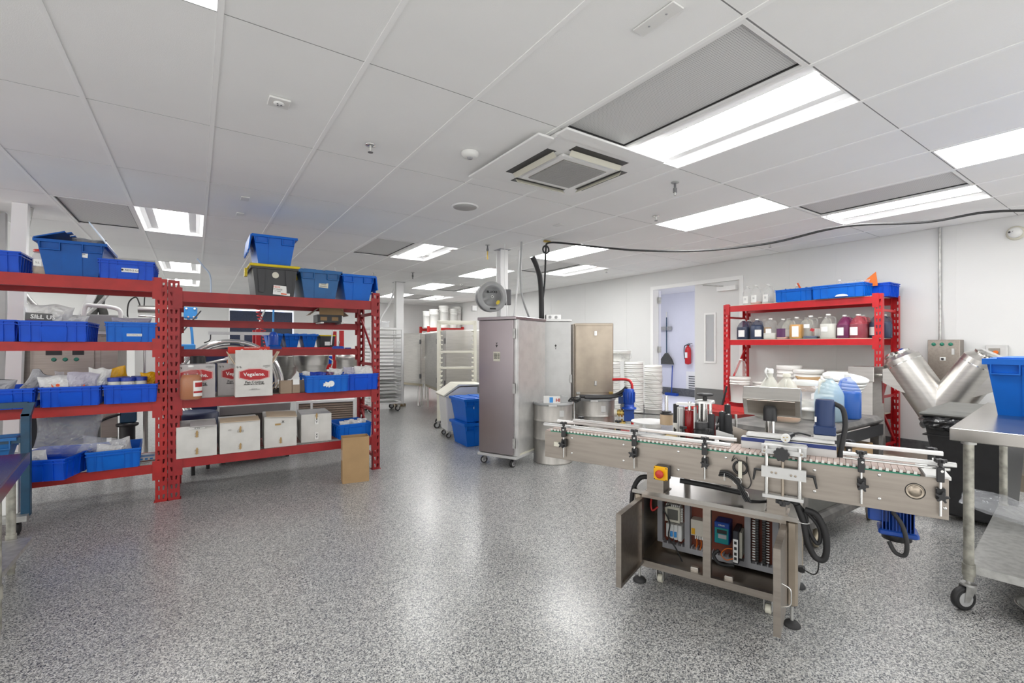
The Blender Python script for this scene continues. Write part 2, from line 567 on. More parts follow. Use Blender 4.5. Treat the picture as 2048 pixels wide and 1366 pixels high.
# window in back wall: dark roller screen with a line of daylight around it
win = struct(MB().box(WX0, WX0 + 0.02, YB + 0.0, YB + 0.08, WZ0, WZ1).box(WX1 - 0.02, WX1, YB, YB + 0.08, WZ0, WZ1)
             .box(WX0 + 0.02, WX1 - 0.02, YB, YB + 0.08, WZ0, WZ0 + 0.02).box(WX0 + 0.02, WX1 - 0.02, YB, YB + 0.08, WZ1 - 0.02, WZ1), 'window_1', 'white_metal')
B(WX0 + 0.03, WX1 - 0.03, YB + 0.06, YB + 0.065, WZ0 + 0.03, WZ1 - 0.03).build('pane', 'sky_pane', win)
B(WX0 + 0.025, WX1 - 0.05, YB + 0.02, YB + 0.026, WZ0 + 0.02, WZ1 - 0.06).build('roller_screen', 'dark_glass', win)

# ceiling: slab above, grid bars and individual lay-in tiles
ceil = struct(B(XL, XR, YF, YB, H + 0.045, H + 0.10), 'ceiling', 'shadow_gap')
LIGHTS = {(4, 0): 't', (7, 1): 'p', (7, -1): 'p', (9, 0): 't', (-1, 4): 't', (4, 4): 't', (-1, 7): 't', (-1, 9): 't', (-1, 0): 't',
          (7, 3): 'p', (9, 4): 't', (7, 5): 'p', (7, 7): 'p', (9, 7): 't', (7, 9): 'p', (9, 9): 't',
          (-6, 0): 'p', (-6, 4): 'p', (-6, 7): 'p', (-6, 9): 'p'}
VENTS = [(3, 0), (8, 0), (-2, 4), (3, 4), (-2, 7), (8, 4), (8, 7), (8, 9)]
for c in range(-9, 13):
    x = GX + c * TX
    if XL < x < XR: B(x - 0.012, x + 0.012, YF, YB, H - 0.001, H + 0.03).build('main_tee', 'grid_white', ceil)
for r in range(-4, 12):
    y = GY + r * TY
    if YF < y < YB: B(XL, XR, y - 0.004, y + 0.004, H + 0.004, H + 0.03).build('cross_tee', 'shadow_gap', ceil)
# side strips against the left and right walls are filled by cut tiles
tile0 = None
AC = {(3, 1), (4, 1)}
for c in range(-9, 12):
    for r in range(-5, 12):
        if (c, r) in LIGHTS or (c, r) in VENTS: continue
        x0, x1, y0, y1 = cell(c, r)
        x0, x1, y0, y1 = max(x0, XL), min(x1, XR), max(y0, YF), min(y1, YB)
        if x1 - x0 < 0.05 or y1 - y0 < 0.05: continue
        full = abs(x1 - x0 - TX) < 1e-6 and abs(y1 - y0 - TY) < 1e-6
        vis = r >= -1 and c >= -4 and not (r > 3 and c < -3)
        if not vis: continue
        if full and tile0 is not None:
            o = tile0.copy(); col.objects.link(o)
        else:
            w2, h2 = (x1 - x0) / 2 - 0.0125, (y1 - y0) / 2 - 0.0035
            o = B(-w2, w2, -h2, h2, H + 0.003, H + 0.018).build('ceiling_tile', 'tile_white', ceil)
            if full: tile0 = o
        o.location = ((x0 + x1) / 2, (y0 + y1) / 2, 0)
        o.parent = ceil
rest = MB()
for c in range(-9, 12):
    for r in range(-5, 12):
        if (c, r) in LIGHTS or (c, r) in VENTS: continue
        if r >= -1 and c >= -4 and not (r > 3 and c < -3): continue
        x0, x1, y0, y1 = cell(c, r)
        x0, x1, y0, y1 = max(x0, XL), min(x1, XR), max(y0, YF), min(y1, YB)
        if x1 - x0 < 0.05 or y1 - y0 < 0.05: continue
        rest.box(x0 + 0.0125, x1 - 0.0125, y0 + 0.0035, y1 - 0.0035, H + 0.003, H + 0.018)
rt = rest.build('distant_tiles', 'tile_white', ceil); rt['kind'] = 'stuff'

lamp_words = {(4, 0): 'large near ceiling light beside the broad air grille, curved basket', (7, 1): 'flat white ceiling panel right of the air cassette',
 (7, -1): 'flat white ceiling panel at the upper right edge', (9, 0): 'curved basket ceiling light crossed by the black cable',
 (-1, 4): 'curved basket ceiling light over the left rack end posts', (4, 4): 'curved basket ceiling light beyond the round speaker',
 (-1, 7): 'second curved ceiling light behind the left racks', (-1, 9): 'farthest curved ceiling light behind the left racks',
 (-1, 0): 'ceiling light clipped by the top edge of the photo', (7, 3): 'flat ceiling panel right of the cabinet cables', (9, 4): 'curved ceiling light beyond the two cables by the right wall',
 (7, 5): 'flat ceiling panel behind the near white column', (7, 7): 'flat ceiling panel above left of the hose reel', (9, 7): 'curved ceiling light just left of the hose reel',
 (7, 9): 'flat ceiling panel cut by the far white column', (9, 9): 'farthest curved ceiling light near the back right corner'}
def troffer(c, r):
    x0, x1, y0, y1 = cell(c, r)
    cx, cy = (x0 + x1) / 2, (y0 + y1) / 2
    t = thing('ceiling_light', lamp_words.get((c, r), {0: 'nearest', 4: 'second', 7: 'third', 9: 'farthest'}.get(r, 'spare') + ' ceiling light of the row beyond the left photo edge'), 'ceiling light', (cx, cy, H))
    W, L = TX / 2 - 0.013, TY / 2 - 0.006
    if LIGHTS[(c, r)] == 'p':
        MB().box(-W, W, -L, L, 0.012, 0.02).build('diffuser', 'lamp', t)
        MB().box(-W, -W + 0.01, -L, L, 0.0, 0.012).box(W - 0.01, W, -L, L, 0, 0.012).box(-W + 0.01, W - 0.01, -L, -L + 0.01, 0, 0.012).box(-W + 0.01, W - 0.01, L - 0.01, L, 0, 0.012).build('frame', 'white_metal', t)
    else:
        m = MB()
        for sgn in (-1, 1):
            pr = [(sgn * W, 0.0), (sgn * (W - 0.03), 0.028), (sgn * (W - 0.07), 0.045), (sgn * 0.152, 0.043), (sgn * 0.152, 0.062), (sgn * W, 0.062)]
            m.prism(pr, -L + 0.002, L - 0.002)
        m.box(-W, W, -L, -L + 0.002, 0, 0.06).box(-W, W, L - 0.002, L, 0, 0.06)
        m.build('reflector', 'reflector', t)
        n = 8
        out = [(-0.155 + 0.31 * i / n, 0.045 - 0.030 * math.sin(PI * i / n)) for i in range(n + 1)] + [(0.155, 0.06), (-0.155, 0.06)]
        MB().prism(out, -L + 0.02, L - 0.02).build('diffuser', 'lamp_soft', t)
        for sy in (-1, 1): MB().box(-0.16, 0.16, sy * (L - 0.010) - 0.007, sy * (L - 0.010) + 0.007, 0.012, 0.06).build('end_cap', 'white_metal', t)
for c, r in LIGHTS: troffer(c, r)
vent_words = {(3, 0): 'large perforated air grille beside the near ceiling light', (8, 0): 'perforated air grille by the ceiling light the cable crosses',
 (-2, 4): 'grey air grille above the open-lidded tote', (3, 4): 'grey air grille above the right rack totes', (-2, 7): 'small air grille just above the left rack end',
 (8, 4): 'grey air grille behind the cabinet cables', (8, 7): 'grey air grille above the hose reel', (8, 9): 'farthest grey air grille by the far column'}
for c, r in VENTS:
    x0, x1, y0, y1 = cell(c, r)
    t = thing('air_grille', vent_words[(c, r)], 'vent', ((x0 + x1) / 2, (y0 + y1) / 2, H))
    W, L = TX / 2 - 0.013, TY / 2 - 0.006
    MB().box(-W, -W + 0.022, -L, L, 0, 0.03).box(W - 0.022, W, -L, L, 0, 0.03).box(-W + 0.022, W - 0.022, -L, -L + 0.022, 0, 0.03).box(-W + 0.022, W - 0.022, L - 0.022, L, 0, 0.03).build('frame', 'white_metal', t)
    MB().box(-W + 0.022, -W + 0.03, -L + 0.022, L - 0.022, 0.012, 0.03).box(W - 0.03, W - 0.022, -L + 0.022, L - 0.022, 0.012, 0.03).box(-W + 0.03, W - 0.03, -L + 0.022, -L + 0.032, 0.012, 0.03).box(-W + 0.03, W - 0.03, L - 0.032, L - 0.022, 0.012, 0.03).build('shadow_reveal', 'black', t)
    B(-W + 0.022, W - 0.022, -L + 0.022, L - 0.022, 0.02, 0.03).build('perforated_face', 'perf_grille', t)

# far room seen through the open leaf, doors, frame
dz = 0.02
fr = MB().box(XR - 0.02, XR + 0.145, DY0 - 0.06, DY0 + 0.004, 0, DZ + 0.06).box(XR - 0.02, XR + 0.145, DY1 - 0.004, DY1 + 0.06, 0, DZ + 0.06).box(XR - 0.02, XR + 0.145, DY0 + 0.004, DY1 - 0.004, DZ - 0.004, DZ + 0.06)
d1 = struct(fr, 'door_1', 'white_metal')
DM = 4.99
leaf = B(XR + 0.02, XR + 0.065, DY0 + 0.004, DM, 0.01, DZ - 0.005).build('door_leaf', 'wall_paint', d1)
MB().box(XR + 0.005, XR + 0.02, 4.58, 4.61, 1.04, 1.90).box(XR + 0.005, XR + 0.02, 4.77, 4.80, 1.04, 1.90).box(XR + 0.005, XR + 0.02, 4.61, 4.77, 1.04, 1.07).box(XR + 0.005, XR + 0.02, 4.61, 4.77, 1.87, 1.90).build('window_trim', 'white_metal', leaf)
B(XR + 0.012, XR + 0.02, 4.61, 4.77, 1.07, 1.87).build('pane', 'glass', leaf)
B(XR - 0.004, XR + 0.02, DY0 + 0.02, DM - 0.02, 0.04, 0.60).build('kick_plate', 'tread_plate', leaf)
clo = B(XR - 0.05, XR + 0.02, DY0 + 0.05, DY0 + 0.38, DZ - 0.16, DZ - 0.09).build('door_closer', 'white_metal', d1)
MB().tube([(XR - 0.02, DY0 + 0.28, DZ - 0.08), (XR - 0.25, DY0 + 0.50, DZ - 0.06), (XR - 0.01, DY0 + 0.62, DZ - 0.03)], 0.009).build('closer_arm', 'galv', clo)
# second leaf swung open into the far room
leaf2 = B(0, 0.82, -0.0225, 0.0225, 0.01, DZ - 0.01).build('open_leaf', 'far_room_paint', d1, loc=(XR + 0.20, DY1 + 0.01, 0)); leaf2.rotation_euler = (0, 0, R(68))
for z in (0.25, 1.2, 2.15): B(XR + 0.11, XR + 0.16, DY1 - 0.055, DY1 - 0.02, z, z + 0.12).build('hinge', 'galv', d1)
fx0, fx1, fy0, fy1 = XR + 0.14, 10.655, 1.5, 9.9
fr_ = MB().box(fx1, fx1 + 0.1, fy0, fy1, 0, H)
struct(fr_, 'wall_beyond', 'far_room_paint')
struct(B(fx0, fx1, fy0, fy1, -0.1, 0), 'floor_beyond', 'far_room_paint')
struct(B(fx0, fx1, fy0, fy1, H, H + 0.1), 'ceiling_beyond', 'white_metal')
struct(MB().box(fx0, fx1 + 0.1, fy1, fy1 + 0.1, 0, H), 'wall_beyond_left', 'far_room_paint')
struct(B(fx1 - 0.015, fx1, fy0, fy1, 0, 0.2), 'baseboard_beyond', 'cove_grey')
t = thing('ceiling_light', 'ceiling light of the next room, seen through the doorway only as glow', 'ceiling light', (fx0 + 1.2, 7.0, H - 0.02))
mat('lamp_dim', (1.0, 1.0, 1.0), 0.5, emit=9.0); B(-0.3, 0.3, -1.2, 1.2, 0, 0.015).build('diffuser', 'lamp_dim', t)
# wall louver, extinguisher, brooms in the next room
vx = fx1 - 0.001
t = thing('wall_louver', 'white slatted wall louver low in the next room', 'vent', (vx, 7.25, 0.36))
B(-0.012, 0, -0.28, 0.28, -0.30, 0.30).build('frame', 'white_metal', t)
for k in range(7): B(-0.02, -0.012, -0.20, 0.20, -0.20 + k * 0.06, -0.175 + k * 0.06).build('slat', 'cove_grey', t)
t = thing('fire_extinguisher', 'red fire extinguisher hung on the pale blue wall beyond the door', 'fire extinguisher', (vx - 0.09, 7.42, 0.86))
MB().lathe([(0.0, -0.02), (0.07, 0.0), (0.078, 0.03), (0.078, 0.36), (0.06, 0.42), (0.025, 0.45), (0.025, 0.48)], n=16).build('cylinder', 'red_bright', t)
MB().box(-0.02, 0.02, -0.05, 0.03, 0.48, 0.51).box(-0.01, 0.01, -0.12, 0.0, 0.52, 0.535).build('handle', 'black', t)
MB().tube(smooth([(0, 0.03, 0.49), (0, 0.10, 0.46), (-0.01, 0.11, 0.3), (-0.01, 0.09, 0.12)]), 0.011).build('hose', 'black_rubber', t)
B(-0.082, -0.074, -0.035, 0.035, 0.16, 0.30).build('instruction_label', 'paper', t)
t = thing('push_broom', 'grey-bristled broom with dark pole hung head down on the wall rack', 'broom', (vx - 0.07, 8.10, 0.85))
MB().cyl((0, 0, 0.24), (0, 0, 1.25), 0.014, n=8).build('pole', 'teal_steel', t)
MB().cyl((0, 0, 1.25), (0, 0, 1.40), 0.015, n=8).build('pole_end', 'white_plastic', t)
MB().prism([(-0.22, -0.02), (0.22, -0.02), (0.16, 0.12), (0.03, 0.28), (-0.03, 0.28), (-0.16, 0.12)], -0.03, 0.03, 'X').build('bristles', 'fabric_grey', t)
B(vx - 0.05 - (vx - 0.04), 0.04, -0.14, 0.22, 0.0, 0.1).build('wall_clip', 'galv', t, loc=(0.0, 0, 0.90))
t = thing('blue_broom', 'blue broom with flat blue head standing on the far floor', 'broom', (vx - 0.12, 7.90, 0))
MB().cyl((0, 0, 0.06), (0.07, 0.03, 0.80), 0.013, n=8).build('pole', 'pump_blue', t)
CB(-0.05, 0.05, -0.19, 0.19, 0, 0.07, 0.01).build('broom_head', 'pump_blue', t)

# ================================================================ STORAGE PROTOTYPES
def post_plate(m, x0, x1, y, z0, z1, flip=False, pitch=0.0762):
    # punched face: two columns of teardrop slots
    wd = x1 - x0
    xs = [x0, x0 + wd * 0.17, x0 + wd * 0.38, x0 + wd * 0.62, x0 + wd * 0.83, x1]
    n = int((z1 - z0) / pitch)
    def q(a, b, c, d):
        m._add([(a[0], y, a[1]), (b[0], y, b[1]), (c[0], y, c[1]), (d[0], y, d[1])], [(0, 1, 2, 3)])
    for k in range(n):
        a = z0 + k * pitch
        b = a + pitch if k < n - 1 else z1
        h0, h1 = a + pitch * 0.28, a + pitch * 0.78
        q((x0, a), (x1, a), (x1, h0), (x0, h0))
        q((x0, h1), (x1, h1), (x1, b), (x0, b))
        # slots narrow downward towards the post centre
        l0, l1, r0, r1 = xs[1], xs[2], xs[3], xs[4]
        g = wd * 0.10
        q((x0, h0), (l0 + g, h0), (l0, h1), (x0, h1))
        q((l1, h0), (r0, h0), (r0, h1), (l1, h1))
        q((r1 - g, h0), (x1, h0), (x1, h1), (r1, h1))
def post(name, x0, x1, y0, y1, z1, m_, parent, face=-1, pitch=0.0762):
    m = MB()
    f = y0 if face < 0 else y1
    post_plate(m, x0, x1, f, 0, z1, pitch=pitch)
    for x in (x0, x1 - 0.003): m.box(x, x + 0.003, y0 + (0.0005 if face < 0 else 0), y1 - (0.0005 if face > 0 else 0), 0, z1)
    lip = y1 if face < 0 else y0
    m.box(x0 + 0.003, x0 + 0.018, lip - 0.0015, lip + 0.0015, 0, z1).box(x1 - 0.018, x1 - 0.003, lip - 0.0015, lip + 0.0015, 0, z1)
    return m.build(name, m_, parent)
def beam(x0, x1, y0, y1, zt, h, m_, parent, inner=1, name='beam'):
    # boxed beam with a step along its inner top edge
    s = 0.018
    if inner > 0: pr = [(y0, zt - h), (y1, zt - h), (y1, zt - s), (y1 - s, zt - s), (y1 - s, zt), (y0, zt)]
    else: pr = [(y0, zt - h), (y1, zt - h), (y1, zt), (y0 + s, zt), (y0 + s, zt - s), (y0, zt - s)]
    b = MB().prism(pr, x0, x1, 'X').build(name, m_, parent)
    yc = y0 if inner > 0 else y1
    for x, sg in ((x0, -1), (x1, 1)):
        xa, xb = (x - 0.045, x + 0.02) if sg < 0 else (x - 0.02, x + 0.045)
        ya, yb = (yc - 0.008, yc - 0.005) if inner > 0 else (yc + 0.005, yc + 0.008)
        B(xa, xb, ya, yb, zt - h - 0.06, zt + 0.03).build('end_plate', m_, b)
    return b
def deck(x0, x1, y0, y1, z, parent, m_='galv', dx=0.10, dy=0.05):
    m = MB()
    n = int((x1 - x0) / dx)
    for i in range(n + 1): 
        x = x0 + (x1 - x0) * i / n
        m.box(x - 0.002, x + 0.002, y0, y1, z - 0.008, z - 0.004)
    k = int((y1 - y0) / dy)
    for j in range(k + 1):
        y = y0 + (y1 - y0) * j / k
        m.box(x0, x1, y - 0.002, y + 0.002, z - 0.004, z)
    o = m.build('wire_deck', m_, parent)
    o['kind'] = 'stuff'
    return o

def make_bin(label, W=0.33, D=0.50, Hh=0.165, m_='bin_blue', group=None):
    # open stacking bin: origin bottom centre front edge at y=0
    t = thing('storage_bin', label, 'bin', group=group)
    th, tp = 0.004, 0.012
    m = MB()
    def wall(x0, x1, y0, y1, dx0, dx1, dy0, dy1):
        v = [(x0 + dx0, y0 + dy0, 0), (x1 + dx1, y0 + dy0, 0), (x1 + dx1, y1 + dy1, 0), (x0 + dx0, y1 + dy1, 0), (x0, y0, Hh), (x1, y0, Hh), (x1, y1, Hh), (x0, y1, Hh)]
        m._add(v, [(3, 2, 1, 0), (4, 5, 6, 7), (0, 1, 5, 4), (1, 2, 6, 5), (2, 3, 7, 6), (3, 0, 4, 7)])
    h = W / 2
    wall(-h, h, 0, th, tp, -tp, tp, tp)
    wall(-h, h, D - th, D, tp, -tp, -tp, -tp)
    wall(-h, -h + th, th, D - th, tp, tp, tp, -tp)
    wall(h - th, h, th, D - th, -tp, -tp, tp, -tp)
    m.box(-h + tp, h - tp, tp, D - tp, 0, 0.004)
    m.build('body', m_, t)
    rm = MB()
    e = 0.008
    for z0, z1 in ((Hh - 0.012, Hh), (Hh - 0.034, Hh - 0.028)):
        rm.box(-h - e, h + e, -e, 0.002, z0, z1).box(-h - e, h + e, D - 0.002, D + e, z0, z1).box(-h - e, -h + 0.002, 0.002, D - 0.002, z0, z1).box(h - 0.002, h + e, 0.002, D - 0.002, z0, z1)
    rm.build('rim', m_, t)
    rb = MB()
    for x in [i * W / 6 for i in (-2.9, -2, -1.1, 1.1, 2, 2.9)]:
        for y, s in ((0, 1), (D, -1)):
            a = sorted((y + s * (-0.007), y + s * tp))
            rb.prism([(y - s * 0.008, Hh - 0.012), (y + s * 0.003, Hh - 0.012), (y + s * (tp + 0.001), 0.0), (y + s * (tp - 0.009), 0.004)], x - 0.002, x + 0.002, 'X')
    for y in [D * (i + 0.5) / 7 for i in range(7)]:
        for x, s in ((-h, 1), (h, -1)):
            rb.prism([(x - s * 0.008, Hh - 0.012), (x + s * 0.003, Hh - 0.012), (x + s * (tp + 0.001), 0.0), (x + s * (tp - 0.009), 0.004)], y - 0.002, y + 0.002, 'Y')
    rb.build('ribs', m_, t)['kind'] = 'stuff'
    pw = W * 0.20
    for y, s in ((0, 1), (D, -1)):
        MB().prism([(y - s * 0.007, Hh - 0.046), (y + s * 0.001, Hh - 0.046), (y + s * (tp), 0.010), (y + s * (tp - 0.006), 0.010)], -pw, pw, 'X').build('grip_panel', m_, t)
    return t

def make_tote(label, m_='tote_blue', W=0.40, D=0.56, Hh=0.30, lid='closed', group=None):
    # attached-lid tote; narrow end faces -Y; origin bottom centre of the front
    t = thing('lidded_tote', label, 'tote', group=group)
    tp = 0.045
    h = W / 2
    zr = Hh - 0.03
    m = MB()
    th = 0.004
    if lid == 'open':
        # hollow
        def wall(x0, x1, y0, y1, a, b, c, d):
            v = [(x0 + a, y0 + c, 0), (x1 + b, y0 + c, 0), (x1 + b, y1 + d, 0), (x0 + a, y1 + d, 0), (x0, y0, zr), (x1, y0, zr), (x1, y1, zr), (x0, y1, zr)]
            m._add(v, [(3, 2, 1, 0), (4, 5, 6, 7), (0, 1, 5, 4), (1, 2, 6, 5), (2, 3, 7, 6), (3, 0, 4, 7)])
        wall(-h, h, 0, th, tp, -tp, tp * .8, tp * .8)
        wall(-h, h, D - th, D, tp, -tp, -tp * .8, -tp * .8)
        wall(-h, -h + th, th, D - th, tp, tp, tp * .8, -tp * .8)
        wall(h - th, h, th, D - th, -tp, -tp, tp * .8, -tp * .8)
        m.box(-h + tp, h - tp, tp * .8, D - tp * .8, 0, 0.006)
    else:
        m.taper(-h, h, 0, D, 0, zr, tp, tp * 0.8)
    m.build('body', m_, t)
    e = 0.018
    MB().box(-h - e, h + e, -e, 0.0, zr - 0.018, zr + 0.004).box(-h - e, h + e, D, D + e, zr - 0.018, zr + 0.004).box(-h - e, -h, 0.0, D, zr - 0.018, zr + 0.004).box(h, h + e, 0.0, D, zr - 0.018, zr + 0.004).build('rim', m_, t)
    # two hooded recesses at the narrow ends
    for y, s in ((-e, 1), (D + e, -1)):
        for x in (-h * 0.62, h * 0.62):
            w2 = h * 0.30
            g = MB()
            ya, yb = sorted((y, y + s * 0.03))
            g.box(x - w2, x + w2, ya, yb, zr - 0.078, zr - 0.070).box(x - w2, x - w2 + 0.006, ya, yb, zr - 0.070, zr - 0.018).box(x + w2 - 0.006, x + w2, ya, yb, zr - 0.070, zr - 0.018)
            g.build('stacking_lug', m_, t)
    tb_ = tp * 0.8
    for y, s in ((0.0, 1), (D, -1)):
        MB().prism([(y - s * 0.004, zr - 0.03), (y + s * 0.002, zr - 0.03), (y + s * (tb_ + 0.002), 0.004), (y + s * (tb_ - 0.005), 0.004)], -h * 0.30, h * 0.30, 'X').build('end_panel', m_, t)
    if lid == 'closed':
        l = MB()
        l.box(-h - e, 0.012, -e, D + e, zr + 0.004, zr + 0.016)
        for i in range(8):
            y0 = D * i / 8
            if i % 2: l.box(0.012, 0.04, y0, y0 + D / 8, zr + 0.004, zr + 0.016)
        l.build('lid_flap', m_, t)
        l = MB()
        l.box(0.04, h + e, -e, D + e, zr + 0.004, zr + 0.016)
        for i in range(8):
            y0 = D * i / 8
            if not i % 2: l.box(0.012, 0.04, y0, y0 + D / 8, zr + 0.004, zr + 0.016)
        l.build('lid_flap', m_, t)
        MB().box(-h * 0.8, -0.04, 0.02, D - 0.02, zr + 0.016, zr + 0.024).box(0.05, h * 0.8, 0.02, D - 0.02, zr + 0.016, zr + 0.024).build('lid_panel', m_, t)
    elif lid in ('hang', 'hang_r', 'open'):
        sides = {'hang': (-1, 1), 'hang_r': (1,), 'open': ()}[lid]
        for s in sides:
            l = MB()
            for i in range(7):
                y0 = D * i / 7
                dpt = 0.17 if i % 2 else 0.145
                l.box(-0.006, 0.006, y0, y0 + D / 7, -dpt, 0)
            o = l.build('lid_flap', m_, t, loc=(s * (h + e + 0.004), 0, zr))
            o.rotation_euler = (0, s * -0.12, 0)
    return t

def jug(label, liquid=None, level=0.6, shell='jug_thin', lab=None, hgt=0.30, r=0.076, group=None, cap='white_plastic', lang=0.0, name='gallon_jug'):
    t = thing(name, label, 'jug', group=group)
    k = hgt / 0.30
    pr = [(r * 0.90, 0.0), (r, 0.012 * k), (r, 0.17 * k), (r * 0.92, 0.195 * k), (r * 0.60, 0.245 * k), (r * 0.34, 0.268 * k), (r * 0.26, 0.275 * k), (r * 0.26, 0.283 * k)]
    body = MB().lathe(pr, n=20, sq=0.10).build('body', shell, t)
    if liquid:
        zz = level * 0.30 * k
        p2 = [(r * 0.86, 0.004)]
        for rr, z in pr[1:]:
            if z < zz: p2.append((rr * 0.96, max(z, 0.006)))
        # radius at the surface
        for (ra, za), (rb, zb) in zip(pr, pr[1:]):
            if za <= zz <= zb:
                p2.append((0.96 * (ra + (rb - ra) * (zz - za) / (zb - za)), zz)); break
        p2.append((0.001, zz))
        MB().lathe(p2, n=20, sq=0.10).build('liquid', liquid, t)
    MB().lathe([(r * 0.30, 0.283 * k), (r * 0.30, 0.30 * k), (r * 0.27, 0.302 * k)], n=12).build('cap', cap, t)
    hx = r * 0.9
    MB().tube(smooth([(0.012, 0, 0.262 * k), (hx * 0.75, 0, 0.262 * k), (hx * 1.0, 0, 0.225 * k), (hx * 0.96, 0, 0.18 * k)], 4), 0.009, 6).build('handle', shell, t)
    if lab:
        mm, z0, z1, half = lab
        def fn(u, v):
            a = -PI / 2 + lang + (u - 0.5) * 2 * half
            cx, sy = math.cos(a), math.sin(a)
            q = 2.6
            kk = (abs(cx) ** q + abs(sy) ** q) ** (-1 / q)
            return ((r * 1.012) * cx * kk, (r * 1.012) * sy * kk, z0 * k + (z1 - z0) * k * v)
        MB().grid(fn, 6, 1).build('paper_label', mm, t)
    return t

def cardbox(name, label, W, D, Hh, m_, group=None, cat='box', loc=(0, 0, 0), rz=0.0, top=True, bulge=0.0):
    t = thing(name, label, cat, loc, rz, group)
    m = MB()
    th = 0.004
    h = W / 2
    if bulge:
        def side(a, b, nrm):
            def fn(u, v):
                p = Vector(a) * (1 - u) + Vector(b) * u
                k = bulge * math.sin(PI * u) * math.sin(PI * v) + 0.003 * noise.noise(Vector((u * 4 + W * 50, v * 4, Hh * 9)))
                return (p.x + nrm[0] * k, p.y + nrm[1] * k, Hh * v)
            m.grid(fn, 8, 6)
        side((-h, 0, 0), (h, 0, 0), (0, -1)); side((h, 0, 0), (h, D, 0), (1, 0)); side((h, D, 0), (-h, D, 0), (0, 1)); side((-h, D, 0), (-h, 0, 0), (-1, 0))
        m.box(-h + 0.001, h - 0.001, 0.001, D - 0.001, 0, 0.003)
        if top: m.box(-h + 0.001, h - 0.001, 0.001, D - 0.001, Hh - 0.003, Hh)
    elif top:
        m.cbox(-h, h, 0, D, 0, Hh, 0.004)
    else:
        m.box(-h, h, 0, th, 0, Hh).box(-h, h, D - th, D, 0, Hh).box(-h, -h + th, th, D - th, 0, Hh).box(h - th, h, th, D - th, 0, Hh).box(-h + th, h - th, th, D - th, 0, th)
    m.build('body', m_, t)
    return t

def bag(name, label, W, Hh, T, m_, seed=0, loc=(0, 0, 0), rz=0.0, tilt=0.0, group=None, cat='bag', seam=True, roll=0.0):
    t = thing(name, label, cat, loc, rz, group)
    def mk(sg):
        def fn(u, v):
            px, pz = (u - 0.5) * W, v * Hh
            k = (math.sin(PI * min(max(u, 0.0), 1.0)) ** 0.6) * (max(0.0, math.sin(PI * min(1, v * 0.93 + 0.06))) ** 0.6)
            nn = noise.noise(Vector((u * 3.1 + seed, v * 3.3, sg * 2.0 + seed))) * 0.5 + (0.5 - abs(noise.noise(Vector((u * 6 + seed, v * 6, sg + seed))))) * 0.45 + (0.3 - abs(noise.noise(Vector((u * 14 + seed, v * 13, sg))))) * 0.25
            y = sg * (T / 2) * k * (1 + nn)
            e = noise.noise(Vector((u * 2.2, v * 2.2 + seed, 5.0))) * 0.10
            px *= 1 - 0.12 * math.sin(PI * v) * (1 if abs(u - 0.5) > 0.3 else 0) 
            return (px + e * W * 0.4, y + 0.02 * e, pz + Hh * 0.12 * noise.noise(Vector((u * 2.5, seed * 1.3, 0))) * v)
        return fn
    nn_ = 26 if W > 0.3 else 18
    m = MB().grid(mk(-1), nn_, nn_ - 2, smooth=False).grid(mk(1), nn_, nn_ - 2, smooth=False)
    o = m.build('pouch', m_, t)
    t.rotation_euler = (tilt, roll, rz)
    return t

# ================================================================ LEFT RACKS
RF, RB = 5.02, 5.63      # front and rear planes
def rack(label, x0, x1, pl, pr_, fronts, rears, hgt, mtl, deckz=(), bars=(), crossm=True):
    t = thing('pallet_rack', label, 'rack', (0, 0, 0))
    for a, b in ((x0, x0 + pl), (x1 - pr_, x1)):
        f = post('upright', a, b, RF, RF + 0.055, hgt, mtl, t)
        g = post('upright', a, b, RB - 0.055, RB, hgt, mtl, t, face=1)
        xm = (a + b) / 2
        for z in (0.12, 0.62, 1.12, 1.68):
            B(xm - 0.015, xm + 0.015, RF + 0.055, RB - 0.055, z, z + 0.03).build('side_brace', mtl, t)
        br = MB()
        for (z0, z1) in ((0.16, 0.60), (1.16, 0.66), (1.20, 1.66)):
            br.tube([(xm, RF + 0.05, z0), (xm, RB - 0.05, z1)], 0.014, 4)
        br.build('diagonal_brace', mtl, t)
        B(a - 0.01, b + 0.01, RF - 0.01, RF + 0.07, 0, 0.004).build('foot_plate', mtl, t)
    for z, h in fronts: beam(x0 + pl, x1 - pr_, RF + 0.004, RF + 0.044, z, h, mtl, t, 1)
    for z, h in rears: beam(x0 + pl, x1 - pr_, RB - 0.044, RB - 0.004, z, h, mtl, t, -1)
    for z in bars:
        n = 3
        for i in range(n):
            x = x0 + pl + (x1 - x0 - pl - pr_) * (0.10 + 0.40 * i)
            B(x - 0.016, x + 0.016, RF + 0.044, RB - 0.044, z - 0.042, z - 0.018).build('support_bar', 'galv', t)
    for z in deckz: deck(x0 + pl + 0.005, x1 - pr_ - 0.005, RF + 0.028, RB - 0.028, z - 0.009, t, 'ac_grey')
    return t
rk1 = rack('red pallet rack at left with blue bins on all four levels', -2.66, -0.2035, 0.085, 0.083,
     [(1.90, 0.095), (1.375, 0.07), (0.866, 0.08), (0.325, 0.075)], [(1.90, 0.095), (1.375, 0.07), (0.866, 0.08), (0.325, 0.075)], 1.92, 'red',
     deckz=(1.908, 1.384, 0.875, 0.334), bars=(1.90,))
rk2 = rack('red pallet rack right of the left one, white cartons on its bottom level', -0.198, 1.665, 0.083, 0.075,
     [(1.825, 0.093), (0.872, 0.08), (0.35, 0.082)], [(1.825, 0.093), (1.60, 0.072), (1.307, 0.072), (0.872, 0.08), (0.35, 0.082)], 1.915, 'red_dark',
     deckz=(0.881, 0.359), bars=(1.825,))
z1, z2, z3, z4 = 1.90, 1.376, 0.868, 0.328     # rack 1 shelf surfaces
y1_, y2_, y3_, y4_ = 1.826, 0, 0.873, 0.352    # rack 2

